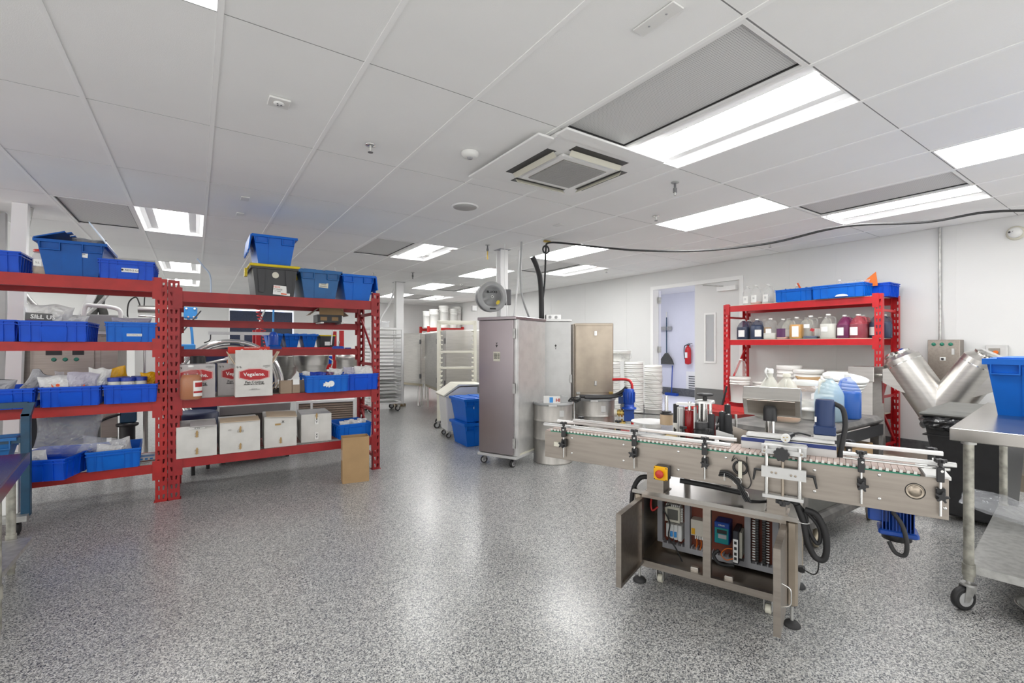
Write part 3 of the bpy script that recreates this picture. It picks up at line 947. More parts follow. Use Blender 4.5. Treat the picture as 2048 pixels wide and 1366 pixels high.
def place(o, x, y, z, rz=0.0):
    o.location = (x, y, z)
    o.rotation_euler = (0, 0, rz)
    return o
def sticker(parent, x, y, z, wd, h, lines=(), m_='paper', tilt=0.0, s=0.012, ink='ink'):
    p = B(-wd / 2, wd / 2, -0.0006, 0.0006, -h / 2, h / 2).build('sticker', m_, parent, loc=(x, y, z))
    p.rotation_euler = (0.02, tilt, 0)
    for i, l in enumerate(lines):
        text(l, s, 'lettering', ink, p, (0, -0.0012, h / 2 - (i + 0.75) * h / (len(lines) + 0.5)))
    return p

# top of rack 1
o = make_bin('bright blue bin at the far left end of the top shelf, cut by the frame', 0.40, 0.46, 0.165)
place(o, -1.315, RF + 0.05, z1)
o = thing('snack_jar', 'clear ribbed jar with red lid and tan powder on the top shelf', 'jar', (-0.995, RF + 0.10, z1))
rr = 0.062
pr = [(rr * 0.9, 0)] + [(rr * (1.0 - 0.04 * (i % 2)), 0.008 + 0.013 * i) for i in range(12)] + [(rr * 0.82, 0.172), (rr * 0.82, 0.180)]
MB().lathe(pr, n=20).build('body', 'clear_plastic', o)
MB().lathe([(rr * 0.86, 0.003), (rr * 0.93, 0.02), (rr * 0.93, 0.062), (0.001, 0.066)], n=20).build('powder', 'powder', o)
MB().lathe([(rr * 0.9, 0.178), (rr * 0.9, 0.196), (rr * 0.86, 0.198)], n=24).build('lid', 'lid_red', o)
sticker(o, -0.02, -0.064, 0.09, 0.045, 0.05, ('S.L',), s=0.02)
cardbox('plain_carton', 'small beige box behind the red-lidded jar', 0.13, 0.12, 0.25, 'cream', loc=(-0.94, RF + 0.30, z1))
o = make_tote('large blue tote with its lids flung open and grey bags inside', 'tote_blue', 0.40, 0.58, 0.30, lid='open')
place(o, -0.815, RF + 0.005, z1)
l = MB()
for i in range(8):
    y0 = 0.58 * i / 8
    l.box(0.0, 0.22 if i % 2 else 0.19, y0, y0 + 0.0725, 0, 0.01)
lf = l.build('lid_flap', 'tote_blue', o, loc=(-0.215, -0.0, 0.277)); lf.rotation_euler = (0, R(-20), 0)
l = MB()
for i in range(8):
    y0 = 0.58 * i / 8
    l.box(-0.008, 0.0, y0, y0 + 0.0725, 0, 0.22 if i % 2 else 0.19)
lf = l.build('lid_flap', 'lit_flap_pale_hose', o, loc=(0.215, 0.0, 0.277)); lf.rotation_euler = (0, R(-33), 0); lf['label'] = 'raised blue lid flap, bright light painted into its pale colour'  # brightly lit underside painted as a whiter blue than the other flap
sticker(o, 0.03, 0.012, 0.175, 0.13, 0.035, ('SETS SWEETENER', 'SERIES  LOT'), s=0.013, tilt=0.08)
bag('plastic_bag', 'grey bag bulging out of the open-lidded tote', 0.22, 0.12, 0.14, 'bag_grey', 3, (-0.74, RF + 0.22, z1 + 0.22))
o = make_bin('bright blue bin with a handwritten label beside the open-lidded tote', 0.355, 0.50, 0.155)
place(o, -0.472, RF - 0.012, z1)
sticker(o, 0.02, -0.008, 0.072, 0.11, 0.034, ('\u25cf REM-3 Co',), s=0.022)
bag('plastic_bag', 'grey plastic sheet poking above the handwritten-label bin', 0.26, 0.10, 0.05, 'bag_grey', 5, (-0.44, RF + 0.25, z1 + 0.10))

# second level of rack 1
o = make_bin('blue bin cut by the left photo edge, second shelf', 0.40, 0.55, 0.165); place(o, -1.33, RF + 0.02, z2)
o = make_bin('blue bin holding a printed white bag on the second shelf', 0.385, 0.54, 0.160); place(o, -0.912, RF - 0.035, z2)
bag('printed_bag', 'white and purple printed bag standing in a second-shelf bin', 0.30, 0.20, 0.12, 'bag_white', 11, (-0.97, RF + 0.12, z2 + 0.09), roll=0.05)
q = bag('printed_bag', 'smaller white bag lying right of the purple printed bag', 0.22, 0.11, 0.10, 'bag_white', 15, (-0.84, RF + 0.16, z2 + 0.10))
pb = MB().box(-0.12, 0.03, -0.075, -0.070, 0.06, 0.13).build('printed_panel', 'ink_grey', bpy.data.objects['printed_bag'])
pb = MB().box(-0.11, 0.12, -0.079, -0.074, 0.045, 0.075).build('printed_panel', 'bag_purple', bpy.data.objects['printed_bag'])
text('SILL US', 0.045, 'lettering', 'paper', bpy.data.objects['printed_bag'], (-0.02, -0.078, 0.10), bold=0.001)
o = make_bin('blue bin with a white strip label, right end of the second shelf', 0.325, 0.52, 0.165, 'tote_bright'); place(o, -0.445, RF - 0.005, z2)
sticker(o, 0.02, -0.0025, 0.058, 0.10, 0.022, ('DE-ID SWEETENER SER.',), s=0.009)
bag('plastic_bag', 'flat grey film bag topping the strip-labelled bin', 0.28, 0.09, 0.10, 'bag_lilac', 21, (-0.46, RF + 0.2, z2 + 0.12))

# third level
for lab, x, wd in (('blue bin under grey pouches, cut by the left photo edge', -1.20, 0.36), ('blue bin with two orange-logo pouches on the third shelf', -0.812, 0.345), ('blue bin of blue-lidded jars on the third shelf', -0.445, 0.34)):
    o = make_bin(lab, wd, 0.56, 0.155); place(o, x, RF - 0.055, z3)
for i, (lab, x, y, wd, h, mm, sd, tl, ro) in enumerate((
    ('grey silver pouch in the bin at the left photo edge', -1.27, 0.12, 0.26, 0.17, 'bag_grey', 31, 0.3, 0.1),
    ('crumpled silver pouch leaning by the left orange-logo pouch', -1.10, 0.20, 0.16, 0.22, 'bag_grey', 37, 0.1, 0.5),
    ('white pouch with orange logo, left one of the pair', -0.90, 0.06, 0.24, 0.19, 'bag_white', 41, -0.25, -0.05),
    ('frosted pouch with orange logo, right one of the pair', -0.76, 0.05, 0.20, 0.20, 'bag_lilac', 43, -0.12, 0.05),
    ('folded white pouch with curled top beside the frosted pouch', -0.68, 0.14, 0.15, 0.23, 'bag_white', 47, 0.1, 0.12),
    ('yellow foil bag leaning over the blue jar lids', -0.56, 0.30, 0.26, 0.22, 'bag_yellow', 51, 0.2, -0.35),
    ('yellow foil bag at the post end of the third shelf', -0.33, 0.20, 0.14, 0.18, 'bag_yellow', 53, 0.1, 0.0))):
    o = bag('foil_pouch', lab, wd, h, 0.09, mm, sd, (x, RF + y - 0.02, z3 + 0.06), tilt=tl, roll=ro)
    if 'logo' in lab:
        g = MB().lathe([(0.012, 0), (0.012, 0.002)], (0.01, -0.055, 0.095), n=12, axis='Y').prism([(-0.02, 0.02), (0.03, 0.02), (0.01, 0.05), (0.028, 0.075), (-0.004, 0.068), (-0.028, 0.11), (-0.02, 0.06)], -0.056, -0.053).build('orange_figure_logo', 'logo_orange', o)
for i, (x, y) in enumerate(((-0.56, 0.08), (-0.475, 0.06), (-0.395, 0.10), (-0.52, 0.20), (-0.42, 0.22))):
    o = thing('lidded_jar', ('front left blue-lidded jar in the third-shelf bin', 'front middle blue-lidded jar in the third-shelf bin', 'front right blue-lidded jar in the third-shelf bin', 'rear left blue-lidded jar in the third-shelf bin', 'rear right blue-lidded jar in the third-shelf bin')[i], 'jar', (x, RF + y, z3 + 0.03), group='blue-lidded jars in one bin')
    MB().lathe([(0.044, 0), (0.046, 0.01), (0.046, 0.14), (0.040, 0.150)], n=16).build('body', 'liq_pale', o)
    MB().lathe([(0.049, 0.148), (0.049, 0.176), (0.046, 0.180)], n=24).build('lid', 'lid_blue', o)
o = bag('clear_spice_bottle', 'clear bag standing behind the orange-logo pouches', 0.06, 0.20, 0.05, 'bag_clear', 61, (-0.94, RF + 0.32, z3 + 0.06))

# bottom level of rack 1
o = make_bin('blue bin at lower left with white pouches, turned towards the camera', 0.42, 0.58, 0.165); place(o, -1.02, RF - 0.16, z4, R(-16))
o = make_bin('blue bin of folded film pouches, right of the turned bin', 0.335, 0.46, 0.160, 'tote_bright'); place(o, -0.555, RF - 0.03, z4, R(3))
bag('clear_bag', 'big crumpled clear plastic bag rising from the lower bins', 0.42, 0.34, 0.26, 'bag_clear', 71, (-0.88, RF + 0.18, z4 + 0.12), roll=0.1)
bag('clear_bag', 'second fold of clear plastic over the pouch bin', 0.30, 0.16, 0.14, 'bag_clear', 75, (-0.66, RF + 0.10, z4 + 0.10), roll=0.25)
for i, (lab, x, y, wd, h, mm, sd) in enumerate((
    ('white pouch heap at the left of the turned bin', -1.16, 0.02, 0.20, 0.16, 'bag_white', 81), ('silver-white pouch beside the green tag', -1.02, -0.02, 0.20, 0.15, 'bag_white', 83),
    ('pale pouch with brown corner in the pouch bin', -0.62, 0.06, 0.18, 0.14, 'bag_white', 85), ('cream folded packet standing in the pouch bin', -0.50, 0.16, 0.14, 0.17, 'bag_white', 87))):
    bag('loose_pouch', lab, wd, h, 0.09, mm, sd, (x, RF + y, z4 + 0.05), tilt=-0.2, roll=0.25 * (-1) ** i)
o = cardbox('label_pack', 'flat blue and white pack of labels on the lower wire deck', 0.13, 0.20, 0.03, 'paper', loc=(-0.355, RF + 0.20, z4 + 0.0))
B(-0.05, 0.05, 0.02, 0.10, 0.030, 0.0315).build('blue_panel', 'light_blue', o)
for i in range(3): B(-0.05 + 0.035 * i, -0.03 + 0.035 * i, -0.0008, 0.0, 0.008, 0.022).build('blue_stripe', 'light_blue', o)

# ---- rack 2, top
o = make_tote('blue lidded tote standing on the black tote with yellow lid', 'tote_bright', 0.37, 0.52, 0.315, lid='hang_r'); place(o, 0.645, RF + 0.06, y1_ + 0.302)
for c in list(o.children):
    if c.name.startswith('lid_flap'): c.location.x *= -1; c.rotation_euler.y *= -1
o = thing('black_tote', 'black tote with yellow lid and a price label on the right rack', 'tote', (0.640, RF + 0.0, y1_))
MB().taper(-0.195, 0.195, 0, 0.55, 0, 0.275, 0.03, 0.02).build('body', 'tote_black', o)
MB().box(-0.212, 0.212, -0.016, 0.566, 0.255, 0.275).build('rim', 'tote_black', o)
MB().cbox(-0.222, 0.222, -0.024, 0.574, 0.275, 0.300, 0.008).build('lid', 'yellow_lid', o)
for x in (-0.12, 0.12): MB().prism([(x - 0.035, 0.25), (x + 0.035, 0.25), (x + 0.02, 0.03), (x - 0.02, 0.03)], -0.010, 0.02).build('rib', 'tote_black', o)
for s in (-1, 1): B(-0.012, 0.012, -0.04, 0.04, -0.05, 0.03).build('latch', 'yellow_lid', o, loc=(s * 0.232, 0.25, 0.25))
lb = B(-0.075, 0.075, -0.0006, 0.0006, -0.045, 0.045).build('price_label', 'paper', o, loc=(0.055, -0.004, 0.055)); lb.rotation_euler = (0.09, 0.06, 0)
text('HDX', 0.028, 'lettering', 'logo_orange', lb, (-0.045, -0.0012, 0.028)); text('STORAGE\n17 GAL', 0.018, 'lettering', 'ink', lb, (-0.035, -0.0012, -0.002))
B(-0.005, 0.045, -0.0014, -0.0006, -0.038, -0.026).build('orange_band', 'logo_orange', lb)
MB().lathe([(0.030, 0), (0.030, 0.002)], (0.0, -0.004, 0.20), n=20, axis='Y').build('round_sticker', 'cream', o)
o = make_tote('teal-blue lidded tote with a handwritten note, right of the black tote', 'tote_teal', 0.385, 0.56, 0.30, lid='closed'); place(o, 1.055, RF + 0.0, y1_)
sticker(o, 0.03, 0.010, 0.135, 0.09, 0.05, ('Sweet', 'powder'), 'cream', s=0.020, tilt=0.06)
o = make_tote('bright blue tote hanging its lid at the right end of the top beam', 'tote_bright', 0.335, 0.56, 0.295, lid='hang_r'); place(o, 1.435, RF + 0.0, y1_)

# ---- rack 2, middle level
def vegalene(lab, x, y, z, rz=0.0, W=0.305, Hh=0.30, m_='carton_white', dd=0.30):
    o = cardbox('oil_carton', lab, W, dd, Hh, m_, loc=(x, y, z), rz=rz, bulge=0.004)
    hx = 0.118
    f = MB().prism([(-hx, 0.028), (-0.045, 0.05), (0.045, 0.05), (hx, 0.028), (hx, -0.028), (0.045, -0.05), (-0.045, -0.05), (-hx, -0.028)], -0.0065, -0.0058).build('red_emblem', 'label_red', o, loc=(0, 0, Hh * 0.68))
    MB().prism([(-hx - 0.006, 0.031), (-0.046, 0.055), (0.046, 0.055), (hx + 0.006, 0.031), (hx + 0.006, -0.031), (0.046, -0.055), (-0.046, -0.055), (-hx - 0.006, -0.031)], -0.0060, -0.0055).build('emblem_border', 'flap_red', o, loc=(0, 0, Hh * 0.68))
    MB().prism([(-hx - 0.003, 0.0295), (-0.0455, 0.0525), (0.0455, 0.0525), (hx + 0.003, 0.0295), (hx + 0.003, -0.0295), (0.0455, -0.0525), (-0.0455, -0.0525), (-hx - 0.003, -0.0295)], -0.0062, -0.0055).build('emblem_gap', 'paper', o, loc=(0, 0, Hh * 0.68))
    text('Vegalene.', 0.046, 'lettering', 'paper', o, (0.0, -0.0072, Hh * 0.68), bold=0.0008)
    text('Pan Coating', 0.031, 'lettering', 'ink', o, (0.0, -0.0062, Hh * 0.44), bold=0.0004)
    text('PREMIUM 3-OIL BLEND', 0.0165, 'lettering', 'ink', o, (0.0, -0.0062, Hh * 0.375), bold=0.0004)
    text('NET 4/1 GAL\nCOMMERCIAL USE ONLY', 0.008, 'lettering', 'ink_grey', o, (0.0, -0.0062, Hh * 0.22))
    text('FOODSERVICE\nPAN COATING\nSPRAY', 0.009, 'lettering', 'ink_grey', o, (0.10, -0.0062, Hh * 0.92))
    text('\u2191\u2191', 0.03, 'lettering', 'ink', o, (-0.125, -0.0062, Hh * 0.90))
    return o
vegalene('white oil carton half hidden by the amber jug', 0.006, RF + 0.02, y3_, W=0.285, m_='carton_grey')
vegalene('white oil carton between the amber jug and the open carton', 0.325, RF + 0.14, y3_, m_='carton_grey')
o = vegalene('open white oil carton with raised red-edged flap, overhanging the beam', 0.452, RF - 0.09, y3_ - 0.0, m_='carton_white', dd=0.21)
B(-0.152, 0.152, 0.002, 0.006, 0.30, 0.430).build('front_flap', 'carton_white', o)
B(-0.200, 0.152, 0.206, 0.210, 0.30, 0.46).build('rear_flap', 'carton_white', o)
B(-0.200, 0.152, 0.202, 0.2058, 0.395, 0.46).build('red_band', 'flap_red', o)
text('PREMIUM 3-OIL PAN SPRAY', 0.011, 'lettering', 'paper', o, (0.0, 0.2008, 0.45), bold=0.0003)
for x in (0.075, 0.115):
    MB().lathe([(0.013, 0), (0.013, 0.001)], (x, 0.2018, 0.425), n=16, axis='Y').build('round_mark', 'paper', o)
    MB().lathe([(0.010, 0), (0.010, 0.0016)], (x, 0.2018, 0.425), n=16, axis='Y').build('round_mark', 'flap_red', o)
MB().prism([(-0.095, 0.435), (-0.075, 0.435), (-0.077, 0.42), (-0.085, 0.412), (-0.093, 0.42)], 0.2005, 0.2015).build('shield_mark', 'paper', o)
for s in (-1, 1):
    f = B(-0.0025, 0.0025, 0.02, 0.19, 0, 0.13).build('side_flap', 'carton_inner', o, loc=(s * 0.152, 0, 0.30)); f.rotation_euler = (0, s * 0.50, 0)
o = jug('amber oil jug with red and white label in front of the cartons', 'liq_oil', 0.72, 'jug_thin', ('paper', 0.03, 0.165, 0.55), 0.30, 0.082, lang=0.75)
place(o, -0.033, RF - 0.045, y3_)
def curved(r, z0, z1, a0, a1):
    return lambda u, v: (r * math.cos(a0 + (a1 - a0) * u) * (abs(math.cos(a0 + (a1 - a0) * u)) ** 2.6 + abs(math.sin(a0 + (a1 - a0) * u)) ** 2.6) ** (-1 / 2.6), r * math.sin(a0 + (a1 - a0) * u) * (abs(math.cos(a0 + (a1 - a0) * u)) ** 2.6 + abs(math.sin(a0 + (a1 - a0) * u)) ** 2.6) ** (-1 / 2.6), z0 + (z1 - z0) * v)
MB().grid(curved(0.0838, 0.11, 0.15, -1.22, -0.4), 6, 1).build('red_band', 'label_red', o)
MB().grid(curved(0.0838, 0.058, 0.075, -1.35, -0.3), 6, 1).build('red_band', 'label_red', o)
o = cardbox('square_carton', 'plain square brown box beside the open oil carton', 0.105, 0.10, 0.125, 'cardboard_dull', loc=(0.735, RF + 0.0, y3_))
o = cardbox('narrow_carton', 'narrow brown box topped with a paper slip', 0.072, 0.08, 0.13, 'cardboard_dull', loc=(0.826, RF + 0.0, y3_))
B(-0.030, 0.028, -0.001, 0.0, 0.085, 0.14).build('paper_slip', 'paper', o)
cardbox('narrow_carton', 'narrow brown box squeezed against the glove-print bin', 0.06, 0.08, 0.12, 'cardboard_dull', loc=(0.885, RF + 0.06, y3_))
o = cardbox('shallow_tray', 'dark tray holding pale wooden sticks behind the small boxes', 0.16, 0.16, 0.035, 'black_plastic', loc=(0.66, RF + 0.16, y3_), top=False)
for i in range(3): MB().tube([(0.60 + 0.03 * i, RF + 0.20, y3_ + 0.02), (0.66 + 0.03 * i, RF + 0.24, y3_ + 0.10)], 0.006, 5).build('wooden_stick', 'wood_pale', None)
for q in bpy.data.objects:
    if q.name.startswith('wooden_stick'): tag(q, {'wooden_stick': 'left pale wooden stick leaning out of the dark tray', 'wooden_stick.001': 'middle pale wooden stick leaning out of the dark tray', 'wooden_stick.002': 'right pale wooden stick leaning out of the dark tray'}[q.name], 'stick', 'wooden sticks in the dark tray')
o = make_bin('blue bin with a white glove-shaped print on its front', 0.40, 0.50, 0.172, 'tote_bright'); place(o, 1.105, RF - 0.075, y3_ - 0.0, R(-3))
g = MB()
g.lathe([(0.030, 0), (0.030, 0.0015)], (0.035, -0.008, 0.085), n=14, axis='Y')
for a, ln in ((185, 0.075), (200, 0.080), (220, 0.065), (245, 0.055), (165, 0.06)):
    g.tube([(0.02, -0.0085, 0.085), (0.035 + ln * math.cos(R(a)), -0.0085, 0.088 + ln * 0.8 * math.sin(R(a)))], 0.009, 5)
gl = g.build('glove_print', 'paper', o); gl.scale = (1, 0.4, 1); gl.location = (0, -0.004, 0)
o = make_bin('blue bin full of grey pouches at the right post', 0.35, 0.50, 0.172); place(o, 1.455, RF - 0.04, y3_)
for lab, x, y, wd, h, mm, sd in (('dark blue snack pouch in the glove-print bin', 1.02, 0.0, 0.16, 0.13, 'lid_blue', 91), ('dark purple pouch in the glove-print bin', 1.12, 0.05, 0.13, 0.13, 'bag_purple', 93),
    ('white pouch sticking out at the right of the glove-print bin', 1.22, 0.10, 0.15, 0.16, 'bag_white', 95), ('cream pouch at the left of the glove-print bin', 0.97, 0.12, 0.16, 0.13, 'bag_white', 97),
    ('tall grey pouch curling at the right post bin', 1.50, 0.02, 0.24, 0.18, 'bag_white', 99), ('dull grey pouch left of the curling pouch', 1.36, 0.06, 0.16, 0.17, 'bag_lilac', 101)):
    bag('loose_pouch', lab, wd, h, 0.09, mm, sd, (x, RF + y, y3_ + 0.07), tilt=-0.1, roll=0.1)

# ---- rack 2, bottom level: four worn white cartons, small blue bin
def worn_carton(lab, x, W, Hh, y=0.0, rz=0.0, low=False, marks=((0, 0.75), (0, 0.2))):
    o = cardbox('white_carton', lab, W, 0.44, Hh, 'carton_white', loc=(x, RF + y, y4_), rz=rz, bulge=0.009)
    for mx, mz in marks:
        g = MB()
        for i in range(6): g.box(mx - 0.016 + 0.004 * (i % 3), mx + 0.012 - 0.003 * (i % 2), -0.013, -0.0125, Hh * mz - 0.024 + i * 0.008, Hh * mz - 0.020 + i * 0.008)
        g.prism([(mx - 0.006, Hh * mz - 0.03), (mx + 0.004, Hh * mz - 0.03), (mx + 0.006, Hh * mz + 0.03), (mx - 0.004, Hh * mz + 0.03)], -0.0135, -0.013)
        g.build('gold_stamp', 'tape_brown', o)
    return o
o = worn_carton('white carton with creased grey top flaps at the left of the bottom shelf', 0.010, 0.300, 0.275, -0.01)
B(-0.05, 0.14, 0.0, 0.18, 0.276, 0.282).build('loose_flap', 'carton_grey', o).rotation_euler = (0.14, 0, 0)
B(-0.06, 0.06, -0.0130, -0.0124, 0.252, 0.262).build('tape_strip', 'paper', o); text('\u2022K 2-B', 0.016, 'lettering', 'ink', o, (0.0, -0.0135, 0.257))
o = worn_carton('white carton second from the left with a small pencilled note', 0.345, 0.325, 0.285, -0.01)
B(-0.16, 0.16, 0.01, 0.20, 0.286, 0.290).build('torn_flap', 'carton_inner', o).rotation_euler = (0.09, 0, 0)
text('A9X', 0.014, 'lettering', 'ink_grey', o, (-0.085, -0.013, 0.215)); text('\u25a1X\u25a1', 0.022, 'lettering', 'ink_grey', o, (0.0, -0.013, 0.195))
o = worn_carton('white carton third from the left with a torn raised flap', 0.690, 0.285, 0.300, 0.03, R(-4), marks=((0, 0.22),))
B(-0.14, 0.13, 0.0, 0.22, 0.300, 0.304).build('torn_flap', 'carton_inner', o).rotation_euler = (0.11, 0.05, 0)
text('X', 0.03, 'lettering', 'ink', o, (0.02, -0.013, 0.245), bold=0.001)
B(-0.05, 0.0, -0.0132, -0.0126, 0.215, 0.232).build('torn_patch', 'tape_brown', o)
o = worn_carton('cleanest white carton, right end of the carton row', 1.035, 0.290, 0.285, 0.10, R(-4), marks=((0, 0.93),))
for z in (0.215, 0.06):
    B(-0.016, 0.016, -0.0132, -0.0126, z - 0.035, z + 0.035).build('care_symbols', 'paper', o)
    text('X\nY', 0.028, 'lettering', 'ink', o, (0, -0.0138, z), bold=0.001)
o = make_bin('small blue bin of cream packets at the bottom right of the rack', 0.345, 0.42, 0.155, 'tote_bright'); place(o, 1.42, RF + 0.06, y4_, R(4))
for i, (x, y) in enumerate(((1.33, 0.12), (1.40, 0.2), (1.47, 0.14), (1.54, 0.2))):
    bag('cream_packet', ('flat cream packet at the left of the small bin', 'cream packet behind the flat one', 'ragged cream packet standing highest in the small bin', 'cream packet at the right of the small bin')[i], 0.11, 0.13, 0.08, 'bag_white', 111 + i, (x, RF + y, y4_ + 0.05), tilt=-0.3)
# tall open cardboard box on the floor
o = cardbox('open_carton', 'tall open brown box on the floor before the right rack', 0.250, 0.155, 0.445, 'cardboard', loc=(1.302, 4.640, 0), rz=R(-9), top=False)
B(-0.1262, -0.1255, 0.03, 0.07, 0.22, 0.32).build('side_label', 'paper', o)
bpy.data.objects[o.name].rotation_euler[2] = R(-9)

# ================================================================ LABELLING MACHINE
# local frame: x along the conveyor (to the right), y away from the camera, z up
MT = thing('labelling_machine', 'stainless labelling machine with conveyor belt, its cabinet doors standing open', 'machine', (2.217, 1.4375, 0), math.atan2(-0.9338, 0.3578))
T = MT
ZB, ZT = 0.098, 0.53
for x0, x1, y0, y1 in ((-0.40, -0.355, 0.0, 0.045), (0.353, 0.40, 0.0, 0.045), (-0.40, -0.355, 0.435, 0.48), (0.353, 0.40, 0.435, 0.48)):
    CB(x0, x1, y0, y1, ZB, ZT - 0.022, 0.010).build('corner_post', 'steel_warm', T)

B(-0.355, 0.353, 0.004, 0.036, ZB, 0.134).build('bottom_rail', 'steel_x', T)
B(-0.355, 0.353, 0.004, 0.036, 0.488, ZT - 0.022).build('top_rail', 'steel_x', T)
B(-0.027, 0.012, 0.004, 0.034, 0.134, 0.488).build('centre_post', 'steel_x', T)
B(0.325, 0.353, 0.006, 0.034, 0.134, 0.488).build('stile', 'steel_x', T)
MB().prism([(-0.408, ZT - 0.022), (-0.408, ZT - 0.008), (-0.398, ZT), (0.398, ZT), (0.408, ZT - 0.008), (0.408, ZT - 0.022)], -0.006, 0.486).build('top_plate', 'steel_top', T)
B(-0.396, -0.392, 0.045, 0.435, ZB, ZT - 0.022).build('side_panel', 'steel', T)
B(0.392, 0.396, 0.045, 0.435, ZB, ZT - 0.022).build('side_panel', 'steel', T)
B(-0.355, 0.353, 0.472, 0.476, ZB, ZT - 0.022).build('back_panel', 'steel', T)
B(-0.392, 0.392, 0.036, 0.472, ZB + 0.006, ZB + 0.010).build('cabinet_floor', 'steel_warm', T)
for x in (-0.10, 0.07): CB(x, x + 0.045, 0.036, 0.062, 0.125, 0.150, 0.003).build('door_catch', 'steel', T)
# doors, opened square to the front
for x, lab in ((-0.375, 'left cabinet door, swung open towards the viewer'), (0.342, 'right cabinet door, swung open towards the viewer')):
    d = B(x, x + 0.016, -0.325, -0.002, 0.112, 0.486).build('door', 'steel_x', T); d['label'] = lab
    inner = x + 0.016 if x < 0 else x
    s = 1 if x < 0 else -1
    a, b = sorted((inner, inner + s * 0.012))
    MB().box(a, b, -0.325, -0.309, 0.112, 0.486).box(a, b, -0.018, -0.002, 0.112, 0.486).box(a, b, -0.309, -0.018, 0.112, 0.128).box(a, b, -0.309, -0.018, 0.470, 0.486).build('door_edge', 'steel_x', d)
    xo = x if x < 0 else x + 0.016
    MB().tube(smooth([(xo, -0.27, 0.22), (xo - s * 0.03, -0.27, 0.235), (xo - s * 0.034, -0.27, 0.27), (xo - s * 0.03, -0.27, 0.305), (xo, -0.27, 0.32)]), 0.003, 6).build('door_handle', 'chrome', d)
# inside: mounting plate, ducts, electrics
PY_ = 0.30
B(-0.34, 0.33, PY_, PY_ + 0.006, 0.135, 0.50).build('mounting_plate', 'terracotta', T)
for x in (-0.345, -0.185, 0.135, 0.27):
    B(x, x + 0.03, PY_ - 0.045, PY_, 0.155, 0.50).build('cable_duct', 'duct_grey', T)
B(-0.315, 0.30, PY_ - 0.045, PY_, 0.125, 0.155).build('cable_duct', 'duct_grey', T)
tb = MB()
for i in range(22):
    tb.box(-0.315 + 0.028 * i, -0.309 + 0.028 * i, PY_ - 0.046, PY_ - 0.002, 0.155, 0.168)
tb.build('duct_teeth', 'duct_grey', T)['kind'] = 'stuff'
k = MB().box(-0.29, -0.205, PY_ - 0.075, PY_, 0.30, 0.39)
k = k.build('controller', 'cream', T)
MB().box(-0.275, -0.215, PY_ - 0.079, PY_ - 0.075, 0.315, 0.375).build('controller_face', 'grey_body', k)
tw = MB()
for i in range(8):
    tw.box(-0.286 + 0.0105 * i, -0.281 + 0.0105 * i, PY_ - 0.070, PY_ - 0.03, 0.388, 0.402)
    tw.box(-0.203, -0.192, PY_ - 0.06, PY_ - 0.045, 0.305 + 0.0105 * i, 0.310 + 0.0105 * i)
tw.build('terminal_tips', 'paper', k)['kind'] = 'stuff'
for i, x in enumerate((-0.285, -0.262, -0.239, -0.216)):
    k = CB(x, x + 0.021, PY_ - 0.072, PY_, 0.205 - 0.004 * i, 0.285, 0.002).build('circuit_breaker', 'white_plastic', T)
    if i in (1, 2): B(x + 0.004, x + 0.017, PY_ - 0.082, PY_ - 0.072, 0.215, 0.245).build('switch_lever', 'light_blue', k)
MB().tube(smooth([(-0.255, PY_ - 0.08, 0.40), (-0.29, PY_ - 0.10, 0.38), (-0.255, PY_ - 0.10, 0.30), (-0.262, PY_ - 0.10, 0.22), (-0.22, PY_ - 0.10, 0.16), (-0.17, 0.15, 0.115)]), 0.004, 6).build('black_cable', 'black_rubber', T)
k = B(-0.145, -0.065, PY_ - 0.06, PY_, 0.245, 0.335).build('power_supply', 'psu_grille', T)
B(-0.142, -0.122, PY_ - 0.062, PY_ - 0.060, 0.25, 0.285).build('yellow_sticker', 'bag_yellow', k)
for i in range(5): B(-0.125 + 0.012 * i, -0.118 + 0.012 * i, PY_ - 0.05, PY_ - 0.03, 0.222, 0.245).build('ferrule', 'paper', k)
for i, x in enumerate((-0.122, -0.098, -0.08)): MB().tube(smooth([(x, PY_ - 0.03, 0.225), (x + 0.004, PY_ - 0.03, 0.19), (x - 0.003, PY_ - 0.03, 0.155)]), 0.003, 5).build('red_wire', 'orange', k)
k = CB(-0.010, 0.068, PY_ - 0.10, PY_, 0.245, 0.365, 0.004).build('drive_unit', 'machine_blue', T)
B(-0.006, 0.064, PY_ - 0.104, PY_ - 0.100, 0.25, 0.335).build('teal_front', 'teal_plastic', k)
B(0.006, 0.056, PY_ - 0.106, PY_ - 0.104, 0.305, 0.325).build('display', 'black', k)
B(0.012, 0.054, PY_ - 0.106, PY_ - 0.104, 0.278, 0.300).build('keypad', 'duct_grey', k)
text('DRIVE', 0.012, 'lettering', 'paper', k, (0.028, PY_ - 0.1015, 0.348))
k = CB(0.090, 0.118, PY_ - 0.13, PY_, 0.165, 0.345, 0.003).build('servo_driver', 'dark_body', T)
B(0.092, 0.116, PY_ - 0.133, PY_ - 0.130, 0.175, 0.30).build('driver_face', 'paper', k)
for z in (0.19, 0.215, 0.245, 0.275): B(0.098, 0.110, PY_ - 0.138, PY_ - 0.133, z, z + 0.014).build('connector', 'black', k)
B(0.1185, 0.130, PY_ - 0.10, PY_ - 0.02, 0.19, 0.33).build('heat_sink', 'cream', k)
MB().tube(smooth([(0.09, 0.155, 0.25), (0.06, 0.15, 0.245), (0.035, 0.15, 0.21), (0.06, 0.15, 0.185), (0.095, 0.15, 0.20)]), 0.003, 5).build('red_wire', 'orange', T)
MB().tube(smooth([(0.02, 0.17, 0.22), (-0.005, 0.16, 0.19), (0.03, 0.15, 0.155), (0.10, 0.15, 0.165)]), 0.009, 8).build('wire_bundle', 'black_rubber', T)
